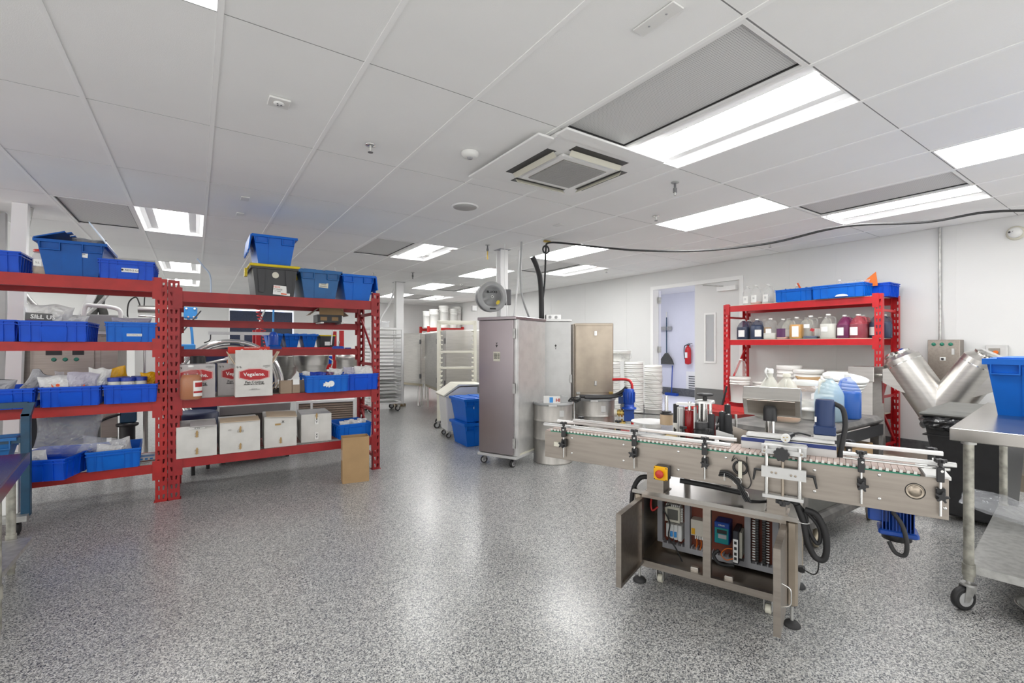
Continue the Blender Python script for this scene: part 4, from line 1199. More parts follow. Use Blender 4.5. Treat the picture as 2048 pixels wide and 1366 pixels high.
for x in (0.188, 0.222):
    tb = MB()
    for i in range(22):
        tb.box(x, x + 0.016, PY_ - 0.045, PY_, 0.165 + 0.0142 * i, 0.177 + 0.0142 * i)
    tb.build('terminal_strip', 'black_plastic', T)['kind'] = 'stuff'
tw = MB()
random.seed(3)
for i in range(22):
    z = 0.170 + 0.0142 * i
    tw.box(0.172, 0.187, PY_ - 0.03, PY_ - 0.024, z, z + 0.005 + 0.003 * random.random())
    tw.box(0.239, 0.254, PY_ - 0.03, PY_ - 0.024, z + 0.002, z + 0.007)
tw.build('terminal_tips', 'paper', T)['kind'] = 'stuff'
MB().tube(smooth([(-0.33, 0.1, 0.47), (-0.335, 0.1, 0.42), (-0.325, 0.1, 0.39), (-0.30, 0.12, 0.41)]), 0.006, 6).build('red_wire', 'red', T)
# castors and levelling feet
for x in (-0.27, 0.27):
    for y in (0.075, 0.40):
        c = MB().lathe([(0.022, -0.013), (0.024, -0.01), (0.024, 0.01), (0.022, 0.013)], (x, y, 0.0245), n=14, axis='X').build('castor_wheel', 'cream', T)
        MB().box(x - 0.022, x + 0.022, y - 0.022, y + 0.022, 0.085, ZB).box(x - 0.020, x - 0.016, y - 0.016, y + 0.016, 0.02, 0.085).box(x + 0.016, x + 0.020, y - 0.016, y + 0.016, 0.02, 0.085).build('castor_fork', 'galv', c)
for x in (-0.374, 0.376):
    for y in (0.022, 0.458):
        c = MB().lathe([(0.036, 0), (0.037, 0.008), (0.028, 0.020), (0.012, 0.028)], (x, y, 0), n=18).build('levelling_foot', 'black_rubber', T)
        MB().cyl((x, y, 0.026), (x, y, ZB), 0.007).build('threaded_rod', 'galv', c)
# brackets carrying the conveyor
YF0, YF1 = -0.08, 0.12
for x0, x1 in ((-0.322, -0.231), (0.272, 0.351)):
    b_ = MB().box(x0, x1, -0.004, 0.0, ZT, 0.66).box(x0, x0 + 0.004, 0.0, 0.11, ZT, 0.66).box(x1 - 0.004, x1, 0.0, 0.11, ZT, 0.66).box(x0 - 0.01, x1 + 0.01, -0.0, 0.115, ZT, ZT + 0.004).build('support_bracket', 'steel_x', T)
    for x in (x0 + 0.01, x1 - 0.01): MB().lathe([(0.007, 0), (0.007, 0.009)], (x, 0.012, ZT + 0.004), n=6).build('bolt', 'chrome', b_)
# conveyor side plates, belt
ZP0, ZP1 = 0.654, 0.816
p = MB().cbox(-0.943, 0.917, YF0, YF0 + 0.004, ZP0, ZP1, 0.001).build('front_plate', 'steel_x', T)
B(-0.93, 0.917, YF1 - 0.004, YF1, ZP0, ZP1).build('rear_plate', 'steel_x', T)
for x in (-0.6, -0.1, 0.5): B(x, x + 0.03, YF0 + 0.004, YF1 - 0.004, 0.70, 0.73).build('cross_tie', 'steel', T)
for (x, z) in ((-0.755, 0.79), (-0.755, 0.70), (-0.43, 0.79), (-0.43, 0.70), (-0.13, 0.79), (-0.13, 0.695), (0.10, 0.79), (0.47, 0.785), (0.47, 0.69), (0.70, 0.80), (0.70, 0.70), (0.905, 0.70)):
    MB().lathe([(0.007, 0), (0.006, 0.003), (0.003, 0.0035)], (x, YF0, z), n=12, axis='Y').build('screw', 'chrome', p)
MB().lathe([(0.030, 0), (0.030, 0.003), (0.027, 0.003), (0.026, 0.0015), (0.021, 0.0015), (0.020, 0.004), (0.004, 0.004)], (0.815, YF0, 0.752), n=28, axis='Y').build('bearing_cover', 'steel_warm', p)
MB().lathe([(0.033, 0), (0.033, 0.0012), (0.029, 0.0012)], (0.815, YF0, 0.752), n=28, axis='Y').build('seal_ring', 'black', p)
B(-0.90, 0.83, YF0 - 0.002, YF0 + 0.012, ZP1 - 0.001, ZP1 + 0.005).build('green_wear_strip', 'green_strip', T)
BL = 0.80
for i in range(77):
    x = -0.90 + i * 0.0225
    if i == 0:
        s0 = MB().box(0.0008, 0.0218, YF0 + 0.004, YF1 - 0.02, 0.824, 0.832)
        s0 = s0.build('belt_slat', 'belt_pink', T)
        s0.location = (x, 0, 0)
        sp = MB().box(0.001, 0.0115, YF0 - 0.001, YF0 + 0.004, 0.821, 0.832).build('belt_tooth', 'belt_white', s0)
        sl = s0
    else:
        s1 = sl.copy(); col.objects.link(s1); s1.location = (x, 0, 0)
        q = sp.copy(); col.objects.link(q); q.parent = s1
B(-0.90, 0.833, YF0 + 0.006, YF1 - 0.022, 0.800, 0.823).build('slider_bed', 'black_plastic', T)
B(0.848, 0.925, YF0 + 0.004, YF1, 0.812, 0.824).build('end_tray', 'white_plastic', T)
B(-0.935, -0.90, YF0 + 0.004, YF1 - 0.004, 0.80, 0.822).build('end_tray', 'belt_pink', T)
# a few flat labels lying on the tray behind the belt end
B(0.60, 0.90, 0.125, 0.23, 0.800, 0.806).build('side_tray', 'white_plastic', T)
B(0.66, 0.80, 0.14, 0.19, 0.806, 0.812).build('label_strip', 'light_blue', T)
# guide rails
def rail(x0, x1, y, z, m_='alu'):
    pr = [(y - 0.004, z - 0.009), (y + 0.008, z - 0.009), (y + 0.008, z + 0.009), (y - 0.004, z + 0.009), (y - 0.010, z + 0.005), (y - 0.010, z - 0.005)]
    return MB().prism(pr, x0, x1, 'X').build('guide_rail', m_, T)
rail(-0.965, 0.118, -0.052, 0.850)
rail(-0.955, 0.120, 0.105, 0.850, 'white_metal')
rail(-0.83, -0.40, 0.085, 0.868)
rail(0.575, 0.945, -0.040, 0.868)
rail(0.575, 0.925, 0.100, 0.885, 'white_metal')
MB().cyl((0.575, -0.05, 0.850), (0.925, -0.05, 0.850), 0.006).build('guide_rod', 'chrome', T)
def star(parent, c, r, axis='Z', h=0.014, n=5, name='star_knob', inn=0.50):
    out = []
    for i in range(n * 4):
        a = 2 * PI * i / (n * 4)
        rr = r * (1.0 if i % 4 in (0, 1) else inn)
        out.append((rr * math.cos(a), rr * math.sin(a)))
    m = MB()
    if axis == 'Z':
        m.prism([(c[0] + a, c[1] + b) for a, b in out], c[2], c[2] + h, 'Z')
        m.cyl((c[0], c[1], c[2] - h * 0.9), c, r * 0.42, n=10)
    else:
        m.prism([(c[0] + a, c[2] + b) for a, b in out], c[1] - h, c[1], 'Y')
        m.cyl((c[0], c[1], c[2]), (c[0], c[1] + h, c[2]), r * 0.42, n=10)
    return m.build(name, 'black_plastic', parent, bevel=0.0015)
def clamp(x, y=-0.100, top=0.0, front=True):
    s = -1 if front else 1
    blk = CB(x - 0.012, x + 0.012, y - 0.011, y + 0.011, 0.795 + top, 0.855 + top, 0.002).build('rail_clamp', 'black_plastic', T)
    star(blk, (x, y, 0.872 + top), 0.021)
    MB().cyl((x, y, 0.850 + top), (x, y, 0.874 + top), 0.005).build('stud', 'black', blk)
    MB().cyl((x, y, 0.862 + top - 0.026), (x, y + 0.05 * (-s), 0.862 + top - 0.016), 0.004).build('cross_rod', 'chrome', blk)
    MB().lathe([(0.006, 0), (0.005, 0.003)], (x + 0.004, y - 0.011, 0.84 + top), n=10, axis='Y').build('screw', 'chrome', blk)
    if front:
        MB().cyl((x, y, 0.672), (x, y, 0.80 + top), 0.005).build('clamp_rod', 'chrome', T)
        b2 = CB(x - 0.014, x + 0.016, y - 0.006, YF0, 0.735, 0.782, 0.003).build('rod_holder', 'black', T)
        star(b2, (x - 0.006 if x < 0 else x + 0.004, y - 0.008, 0.750), 0.022, 'Y')
for x in (-0.80, -0.361, 0.005): clamp(x)
for x in (0.638, 0.889): clamp(x, top=0.012)
for x in (-0.81, -0.556, -0.168, -0.03): clamp(x, 0.155, 0.0, False)
for x in (0.60, 0.894): clamp(x, 0.155, 0.012, False)
B(-0.86, -0.81, -0.112, -0.08, 0.735, 0.760).build('sensor_block', 'cream', T)
# emergency stop
e = CB(-0.240, -0.168, -0.128, YF0, 0.640, 0.712, 0.004).build('stop_box', 'black_plastic', T)
CB(-0.242, -0.170, -0.140, -0.126, 0.640, 0.712, 0.004).build('stop_cover', 'stop_yellow', e)
MB().lathe([(0.016, 0), (0.016, 0.010), (0.021, 0.012), (0.021, 0.020), (0.015, 0.024), (0.001, 0.025)], (-0.206, -0.140, 0.676), n=20, axis='Y').build('stop_button', 'button_red', e)
for x in (-0.236, -0.176):
    for z in (0.646, 0.706): MB().lathe([(0.003, 0), (0.003, 0.001)], (x, -0.140, z), n=8, axis='Y').build('screw', 'black', e)
# slide mount in front of the plate
s_ = B(0.262, 0.440, -0.125, -0.105, 0.735, 0.785).build('slide_block', 'alu_flat', T)
bpy.data.objects[s_.name]
MB().box(0.266, 0.430, -0.125, -0.105, 0.845, 0.865).build('upper_bar', 'alu_flat', s_)
MB().box(0.260, 0.440, -0.104, -0.088, 0.842, 0.882).build('rear_bar', 'alu_flat', s_)
MB().box(0.266, 0.430, -0.125, -0.095, 0.640, 0.655).build('lower_bar', 'alu_flat', s_)
for x in (0.282, 0.414): MB().cyl((x, -0.115, 0.655), (x, -0.115, 0.880), 0.0085).build('slide_rod', 'chrome', s_)
MB().cyl((0.348, -0.115, 0.62), (0.348, -0.115, 0.85), 0.006).build('lead_screw', 'steel_warm', s_)
star(s_, (0.345, -0.128, 0.850), 0.033, 'Y', 0.016, 9, 'hand_knob', 0.86)
star(s_, (0.348, -0.115, 0.622), 0.030, 'Z', 0.014, 9, 'hand_knob', 0.86)
for x, z in ((0.305, 0.760), (0.322, 0.759), (0.382, 0.757), (0.399, 0.756), (0.274, 0.856), (0.422, 0.856)):
    MB().lathe([(0.005, 0), (0.005, 0.002), (0.003, 0.0022)], (x, -0.125, z), n=12, axis='Y').build('socket_screw', 'steel_warm', s_)
for x, sg in ((0.235, -1), (0.468, 1)):
    MB().cyl((x - sg * 0.03, -0.112, 0.762), (x, -0.112, 0.762), 0.006).cyl((x, -0.112, 0.766), (x + sg * 0.012 * (1 if sg > 0 else 0.6), -0.118, 0.712), 0.006, 0.004).build('lock_lever', 'black', s_)
# wrap station
wb_ = CB(0.155, 0.552, 0.012, 0.062, 0.800, 0.888, 0.002).build('wrap_box', 'alu_flat', T)
B(0.156, 0.551, 0.0105, 0.012, 0.868, 0.886).build('blue_stripe', 'stripe_navy', wb_)
MB().cbox(0.175, 0.545, 0.02, 0.085, 0.890, 0.908, 0.004).build('top_profile', 'alu', wb_)
MB().box(0.262, 0.44, -0.088, 0.012, 0.866, 0.874).build('carrier_plate', 'alu_flat', wb_)
B(0.262, 0.436, 0.0, 0.012, 0.838, 0.880).build('backing_plate', 'alu_flat', wb_)
pl_ = MB().lathe([(0.020, 0), (0.020, 0.020)], (0.352, 0.0, 0.905), n=18, axis='Y').build('mains_plug', 'white_plastic', T)
MB().cyl((0.352, 0.0, 0.905), (0.375, 0.05, 0.915), 0.019, 0.013, n=16).build('plug_body', 'black', pl_)
MB().tube(smooth([(0.375, 0.05, 0.915), (0.40, 0.07, 0.922), (0.45, 0.08, 0.912)]), 0.004, 6).build('cord', 'black_rubber', pl_)
for dx, dz_ in ((-0.007, 0.004), (0.007, 0.006), (0.0, -0.008)): B(0.352 + dx - 0.003, 0.352 + dx + 0.003, -0.030, -0.020, 0.905 + dz_ - 0.001, 0.905 + dz_ + 0.002).build('prong', 'brass', pl_)
m_ = MB().cbox(0.462, 0.550, 0.045, 0.133, 0.925, 0.968, 0.004).build('gear_head', 'navy', T)
MB().lathe([(0.040, 0.968), (0.040, 1.075), (0.037, 1.085), (0.036, 1.090)], (0.506, 0.089, 0), n=24).build('motor_body', 'navy', m_)
vs = MB()
for i in range(9): vs.box(0.480 + 0.006 * i, 0.483 + 0.006 * i, 0.075, 0.100, 1.090, 1.0915)
vs.build('vent_slots', 'black', m_)
MB().box(0.462, 0.552, 0.04, 0.138, 0.908, 0.925).build('motor_plate', 'alu_flat', m_)
B(0.466, 0.474, 0.052, 0.0525, 0.985, 1.01).build('rating_plate', 'paper', m_)
MB().tube(smooth([(0.54, 0.09, 1.075), (0.575, 0.085, 1.05), (0.585, 0.08, 0.98), (0.575, 0.07, 0.90), (0.565, 0.05, 0.84), (0.565, 0.045, 0.81)]), 0.011, 10).build('motor_hose', 'black_rubber', T)
# operator panel seen from behind, on its post
P_ = MB()
po = [(0.32, 1.115), (0.38, 1.098), (0.43, 0.965), (0.365, 0.955), (0.285, 1.055)]
o = MB().prism([(0.34, 1.118), (0.44, 1.085), (0.40, 0.950), (0.36, 0.955), (0.30, 1.052)], 0.118, 0.395, 'X').build('operator_panel', 'steel', T, bevel=0.003)
MB().prism([(0.345, 0.968), (0.298, 1.045), (0.301, 1.047), (0.348, 0.970)], 0.14, 0.37, 'X').build('rear_cover', 'steel_x', o, loc=(0, -0.001, 0))
MB().lathe([(0.034, 0.935), (0.034, 0.995), (0.030, 1.015), (0.001, 1.02)], (0.252, 0.325, 0), n=24).build('swivel_cap', 'black_plastic', T)
MB().lathe([(0.024, 0.53), (0.024, 0.94)], (0.252, 0.325, 0), n=20).build('panel_post', 'chrome', T)
# label applicator behind the belt
def roller(x, y, z0, z1, r, m_, nm='guide_roller'):
    o = MB().lathe([(r * 0.9, z0), (r, z0 + 0.003), (r, z1 - 0.003), (r * 0.9, z1)], (x, y, 0), n=20).build(nm, m_, T)
    MB().lathe([(r * 0.35, z1), (r * 0.35, z1 + 0.006)], (x, y, 0), n=10).build('spindle', 'chrome', o)
    return o
B(-0.56, 0.15, 0.165, 0.50, 0.765, 0.780).build('applicator_table', 'alu_flat', T)
for x in (-0.20, 0.06): B(x, x + 0.03, 0.30, 0.33, ZT, 0.765).build('table_leg', 'steel', T)
roller(-0.262, 0.36, 0.78, 0.985, 0.017, 'roll_black')
lb_ = B(-0.275, -0.248, 0.335, 0.342, 0.80, 0.87).build('printed_label', 'paper', T); text('b', 0.03, 'lettering', 'ink', lb_, (-0.262, 0.334, 0.83), bold=0.002)
c = MB().cbox(-0.238, -0.200, 0.285, 0.325, 0.78, 0.978, 0.004).build('aluminium_column', 'alu', T)
for dx in (0.009, 0.020, 0.030): B(-0.238 + dx - 0.002, -0.238 + dx + 0.002, 0.284, 0.286, 0.782, 0.970).build('column_groove', 'reel_dark', c)
B(-0.242, -0.135, 0.29, 0.335, 0.988, 1.002).build('cross_head', 'alu', T)
MB().cyl((-0.17, 0.31, 0.96), (-0.17, 0.31, 1.012), 0.010).build('head_pin', 'chrome', T)
roller(-0.170, 0.31, 0.78, 0.960, 0.028, 'roll_red', 'ribbon_roll')
B(-0.137, -0.131, 0.27, 0.32, 0.80, 0.985).build('paper_web', 'paper', T)
roller(-0.115, 0.42, 0.78, 0.995, 0.022, 'roll_black')
c = MB().lathe([(0.046, 0.780), (0.046, 0.862), (0.035, 0.866)], (-0.085, 0.25, 0), n=28).build('drive_hub', 'black', T)
MB().lathe([(0.040, 0.866), (0.040, 0.900), (0.036, 0.904)], (-0.085, 0.25, 0), n=28).build('hub_top', 'black_plastic', c)
for dx, dy in ((-0.03, 0), (0.03, 0), (0, 0.03), (0.0, -0.02)):
    MB().cyl((-0.085 + dx, 0.32 + dy, 0.78), (-0.085 + dx, 0.32 + dy, 1.008), 0.009, n=12).build('tower_rod', 'chrome', T)
MB().lathe([(0.052, 1.008), (0.052, 1.020), (0.048, 1.024)], (-0.085, 0.32, 0), n=20, sq=0.3).build('tower_plate', 'alu', T)
MB().cyl((-0.085, 0.32, 1.02), (-0.085, 0.32, 1.05), 0.012).build('wheel_shaft', 'black', T)
out = []
hw = MB().lathe([(0.030, 1.048), (0.044, 1.052), (0.047, 1.058), (0.044, 1.064), (0.020, 1.066)], (-0.085, 0.32, 0), n=9)
hw.build('hand_wheel', 'black_plastic', T)
for x, y, zt in ((-0.035, 0.25, 0.955), (0.012, 0.31, 0.965), (0.02, 0.42, 0.995), (0.050, 0.28, 0.955)):
    roller(x, y, 0.78, zt, 0.0175, 'roll_black')
for x, y in ((-0.01, 0.37), (0.075, 0.36)): MB().cyl((x, y, 0.78), (x, y, 0.95), 0.007).build('tension_rod', 'chrome', T)
p = MB().prism([(0.01, 0.835), (0.01, 0.885), (0.10, 0.865), (0.10, 0.820)], 0.145, 0.150).build('peel_plate', 'alu_flat', T)
p = MB().prism([(0.085, 0.80), (0.085, 0.905), (0.16, 0.885), (0.16, 0.80)], 0.20, 0.206).build('peel_plate', 'steel_x', T)
# unwind disc, labels and post
MB().lathe([(0.125, 0.0), (0.125, 0.006)], (-0.47, 0.50, 0.835), n=36).build('unwind_disc', 'disc_white', T)
MB().lathe([(0.112, 0.0), (0.112, 0.010)], (-0.42, 0.30, 0.795), n=36).build('lower_disc', 'disc_grey', T)
for a in range(4): MB().lathe([(0.004, 0), (0.004, 0.001)], (-0.42 + 0.02 * math.cos(a * 1.57), 0.30 + 0.02 * math.sin(a * 1.57), 0.805), n=8).build('disc_hole', 'black', T)
MB().lathe([(0.10, 0.0), (0.10, 0.012)], (-0.30, 0.32, 0.785), n=36).build('take_up_disc', 'disc_yellow', T)
c = MB().lathe([(0.040, 0.0), (0.040, 0.065)], (-0.345, 0.44, 0.840), n=24).build('label_roll', 'label_paper', T)
MB().lathe([(0.041, 0.065), (0.041, 0.072), (0.030, 0.075), (0.030, 0.085)], (-0.345, 0.44, 0.840), n=24).build('roll_cap', 'black', c)
MB().lathe([(0.011, 0.085), (0.011, 0.185)], (-0.345, 0.44, 0.840), n=16).build('spindle', 'chrome', c)
MB().tube([(-0.36, 0.43, 0.90), (-0.46, 0.52, 0.885), (-0.62, 0.60, 0.87)], 0.005, 6).build('label_web', 'black', T)
# gear motor under the discharge end
g = CB(0.665, 0.745, -0.02, 0.07, 0.585, ZP0, 0.006).build('gear_motor', 'machine_blue', T)
MB().lathe([(0.045, 0.535), (0.052, 0.540), (0.052, 0.655)], (0.765, 0.02, 0), n=8).build('motor_shell', 'machine_blue', g)
MB().cbox(0.70, 0.835, -0.035, 0.075, 0.535, 0.560, 0.006).build('motor_flange', 'machine_blue', g)
MB().lathe([(0.030, 0.505), (0.052, 0.512), (0.052, 0.536)], (0.765, 0.02, 0), n=24).build('fan_cover', 'black', g)
fn_ = MB()
for i in range(10): fn_.box(0.712 + 0.0115 * i, 0.715 + 0.0115 * i, -0.04, 0.08, 0.562, 0.65)
fn_.build('cooling_fins', 'machine_blue', g)
MB().tube(smooth([(0.745, -0.05, 0.645), (0.775, -0.062, 0.60), (0.79, -0.068, 0.53), (0.785, -0.06, 0.475), (0.755, -0.05, 0.475), (0.735, -0.03, 0.51)]), 0.0085, 10).build('motor_cable', 'black_rubber', g)
# cable looms
cb_ = MB()
random.seed(5)
for i in range(10):
    a, b = (random.random() - 0.5) * 0.022, (random.random() - 0.5) * 0.016
    cb_.tube(smooth([(0.075 + a * 0.3, -0.100 + b, 0.715 + a), (0.115, -0.105 + b, 0.716 + a), (0.155, -0.108 + b, 0.69 + a), (0.185 + a, -0.10 + b, 0.63), (0.205 + a, -0.095 + b, 0.595)], 5), 0.0045, 5)
cb_.build('cable_bundle', 'black_rubber', T)['kind'] = 'stuff'
for c0, c1 in (((0.100, -0.105, 0.700), 0.019), ((0.155, -0.106, 0.69), 0.019), ((0.188, -0.10, 0.628), 0.017)):
    MB().tube(arc(c0, c1, 0, 2 * PI, 14, 'YZ' if c0[0] < 0.12 else 'XZ'), 0.0015, 4, caps=False).build('cable_tie', 'paper', T)
MB().tube(arc((0.167, -0.092, 0.752), 0.030, 0, 2 * PI, 24), 0.0055, 6, caps=False).build('cable_coil', 'black_rubber', T)
B(0.160, 0.176, -0.102, -0.094, 0.705, 0.785).build('coil_holder', 'cream', T)
MB().tube(smooth([(0.14, -0.095, 0.81), (0.13, -0.095, 0.78), (0.15, -0.10, 0.80), (0.168, -0.10, 0.775)]), 0.002, 5).build('thin_wire', 'black', T)
MB().tube(smooth([(0.195, 0.0, 0.835), (0.195, -0.09, 0.80), (0.203, -0.095, 0.74), (0.215, -0.095, 0.69), (0.20, -0.10, 0.66), (0.175, -0.10, 0.67)]), 0.0025, 5).build('thin_wire', 'black', T)
MB().tube(smooth([(0.20, -0.02, 0.575), (0.25, 0.05, 0.565), (0.30, 0.13, 0.565)]), 0.008, 6).build('black_cable', 'black_rubber', T)
MB().tube(smooth([(-0.16, 0.06, 0.60), (0.0, 0.10, 0.585), (0.15, 0.12, 0.57)]), 0.014, 8).build('corrugated_hose', 'black_rubber', T)
# hanging hose loops at the right end of the base
def corr(pts, r):
    P = smooth(pts, 26)
    m = MB()
    m.tube(P, r, 10)
    # raised rings
    for k in range(2, len(P) - 2, 2):
        d = (P[k + 1] - P[k]).normalized()
        m.cyl(P[k] - d * 0.0018, P[k] + d * 0.0018, r * 1.12, n=10, caps=False)
    return m
corr([(0.40, -0.03, 0.60), (0.425, -0.03, 0.53), (0.44, -0.03, 0.44), (0.47, -0.03, 0.375), (0.505, -0.03, 0.375), (0.515, -0.03, 0.44), (0.505, -0.03, 0.51), (0.475, -0.03, 0.57), (0.43, -0.03, 0.585)], 0.0125).build('corrugated_hose', 'black_rubber', T)
corr([(0.395, -0.015, 0.61), (0.43, -0.015, 0.56), (0.445, -0.015, 0.49), (0.475, -0.015, 0.435), (0.49, -0.015, 0.455), (0.485, -0.015, 0.51), (0.445, -0.015, 0.565)], 0.008).build('corrugated_hose', 'black_rubber', T)
MB().tube(smooth([(0.33, -0.02, 0.625), (0.37, -0.02, 0.615), (0.395, -0.02, 0.60), (0.42, -0.02, 0.53)]), 0.013, 8).build('black_cable', 'black_rubber', T)
MB().tube(arc((0.427, -0.03, 0.525), 0.021, 0, 2 * PI, 14, 'XY'), 0.002, 4, caps=False).build('cable_tie', 'paper', T)
MB().tube(smooth([(0.485, -0.03, 0.36), (0.48, 0.0, 0.30), (0.46, 0.06, 0.255), (0.42, 0.10, 0.25)]), 0.003, 6).build('mains_lead', 'black_rubber', T)
CB(0.397, 0.425, 0.09, 0.125, 0.235, 0.262, 0.004).build('inlet_plug', 'black', T)
corr([(-0.32, 0.04, 0.60), (-0.375, 0.03, 0.585), (-0.415, 0.03, 0.51), (-0.425, 0.03, 0.40), (-0.43, 0.05, 0.28)], 0.012).build('corrugated_hose', 'black_rubber', T)

# ================================================================ RIGHT SIDE
def caster(parent, x, y, z1, r=0.06, wd=0.03, wheel='black_rubber', fork='galv', ang=0.0, name='castor'):
    c, s = math.cos(ang), math.sin(ang)
    wx, wy = x - c * r * 0.5, y - s * r * 0.5
    m = MB()
    m.T = Matrix.Translation((wx, wy, r)) @ Matrix.Rotation(ang, 4, 'Z')
    m.lathe([(r * 0.86, -wd / 2), (r, -wd / 2 + 0.004), (r, wd / 2 - 0.004), (r * 0.86, wd / 2)], n=22, axis='Y')
    o = m.build(name + '_wheel', wheel, parent)
    m = MB()
    m.T = Matrix.Translation((wx, wy, r)) @ Matrix.Rotation(ang, 4, 'Z')
    m.lathe([(r * 0.62, -wd / 2 - 0.002), (r * 0.62, wd / 2 + 0.002)], n=18, axis='Y')
    m.build('wheel_hub', 'reel_grey', o)
    m = MB()
    m.T = Matrix.Translation((wx, wy, r)) @ Matrix.Rotation(ang, 4, 'Z')
    for sg in (-1, 1):
        y0 = sg * (wd / 2 + 0.005)
        m.prism([(-0.012, -0.012), (0.012, -0.012), (r * 0.5 + r * 0.55, r + 0.010), (r * 0.5 - r * 0.55, r + 0.010)], y0 - 0.0015, y0 + 0.0015, 'Y')
    m.T = None
    m.lathe([(r * 0.55, 2 * r + 0.008), (r * 0.55, 2 * r + 0.018)], (x, y, 0), n=16)
    if z1 > 2 * r + 0.018: m.cyl((x, y, 2 * r + 0.018), (x, y, z1), 0.010)
    m.build('castor_fork', fork, o)
    return o

# steel prep table on castors at the right edge
t = thing('prep_table', 'stainless prep table on castors with a lower shelf, right edge', 'table')
TA = [(3.20, 0.715), (4.84, 0.870), (4.92, 0.11), (3.27, -0.04)]
MB().prism(TA, 0.862, 0.925, 'Z').build('table_top', 'steel_top', t, bevel=0.004)
legs = [(3.265, 0.655), (4.70, 0.765), (3.34, 0.04), (4.8, 0.18)]
for i, (x, y) in enumerate(legs):
    l = MB().cyl((x, y, 0.15), (x, y, 0.862), 0.021, n=18).build('leg', 'galv_worn', t)
    MB().cyl((x, y, 0.175), (x, y, 0.235), 0.026, n=18).build('shelf_socket', 'galv_worn', l)
    MB().cyl((x, y, 0.845), (x, y, 0.862), 0.030, n=18).build('top_socket', 'galv', l)
    caster(t, x, y, 0.16, 0.058, 0.03, ang=R(-32) if i == 0 else 0.4)
MB().prism([(3.27, 0.66), (4.72, 0.79), (4.80, 0.17), (3.34, 0.03)], 0.185, 0.225, 'Z').build('lower_shelf', 'galv', t)
bag('clear_bag', 'clear plastic sheet with red print lying on the lower table shelf', 0.5, 0.5, 0.10, 'bag_clear', 131, (4.35, 0.40, 0.25), rz=R(5), tilt=R(-80))
o = thing('metal_pan', 'round metal pan rim on the floor at the right edge', 'pan', (3.36, 0.36, 0))
MB().lathe([(0.10, 0.0), (0.14, 0.09), (0.15, 0.094), (0.148, 0.098), (0.135, 0.094), (0.096, 0.006), (0.0, 0.006)], n=28).build('body', 'chrome', o)
o = make_tote('bright blue lidded tote on the steel prep table', 'tote_bright', 0.42, 0.60, 0.355, lid='closed')
place(o, 3.87, 0.50, 0.925, R(-85 + 180 + 0))
o.location = (4.02, 0.515, 0.925); o.rotation_euler = (0, 0, R(-86))

# wheeled black bin with liner
t = thing('wheelie_bin', 'black wheeled trash bin with hinged lid and black liner', 'trash bin', (5.16, 1.00, 0))
MB()._add([(-0.34, -0.20, 0.03), (0.28, -0.20, 0.03), (0.28, 0.12, 0.03), (-0.34, 0.12, 0.03), (-0.40, -0.24, 0.78), (0.36, -0.24, 0.78), (0.36, 0.22, 0.78), (-0.40, 0.22, 0.78)],
          [(3, 2, 1, 0), (4, 5, 6, 7), (0, 1, 5, 4), (1, 2, 6, 5), (2, 3, 7, 6), (3, 0, 4, 7)]).build('body', 'black_plastic', t, bevel=0.02)
MB().box(-0.400, 0.36, -0.245, 0.222, 0.64, 0.65).build('rim_band', 'black_plastic', t)
def liner(u, v):
    a = 2 * PI * u
    q = 6
    cx, sy = math.cos(a), math.sin(a)
    k = (abs(cx) ** q + abs(sy) ** q) ** (-1 / q)
    rr = 1 + 0.05 * noise.noise(Vector((cx * 9, sy * 9, v * 5))) + 0.09 * math.sin(PI * v)
    return (0.400 * cx * k * rr - 0.02, 0.245 * sy * k * rr, 0.69 + 0.105 * v + 0.02 * noise.noise(Vector((cx * 4, sy * 4, v))) * (1 - v))
MB().grid(liner, 64, 6, smooth=False).build('bin_liner', 'bag_black', t)
l = MB().cbox(-0.43, 0.37, -0.25, 0.24, 0.795, 0.822, 0.01).build('lid', 'grey_body', t)
MB().prism([(-0.42, 0.822), (-0.34, 0.840), (0.28, 0.855), (0.36, 0.84), (0.36, 0.822)], -0.22, 0.21, 'Y').build('lid_dome', 'grey_body', l)
for y in (-0.235, 0.15):
    wl = MB().lathe([(0.10, -0.025), (0.118, -0.02), (0.118, 0.02), (0.10, 0.025)], (-0.30+0.04+0.0, y, 0.118), n=26, axis='Y').build('wheel', 'black_rubber', t)
    for k in range(7):
        a = 2 * PI * k / 7
        MB().tube([(-0.26, y - 0.028 if y < 0 else y + 0.028, 0.118), (-0.26 + 0.085 * math.cos(a), y - 0.027 if y < 0 else y + 0.027, 0.118 + 0.085 * math.sin(a))], 0.008, 4).build('spoke', 'grey_body', wl)
    MB().lathe([(0.02, 0), (0.02, 0.006)], (-0.26, y - 0.03 if y < 0 else y + 0.036, 0.118), n=14, axis='Y').build('hub_cap', 'chrome', wl)

# V blender and its frame
t = thing('v_blender', 'stainless V-shaped powder blender on a steel stand', 'blender', (6.50, 1.52, 0.0))
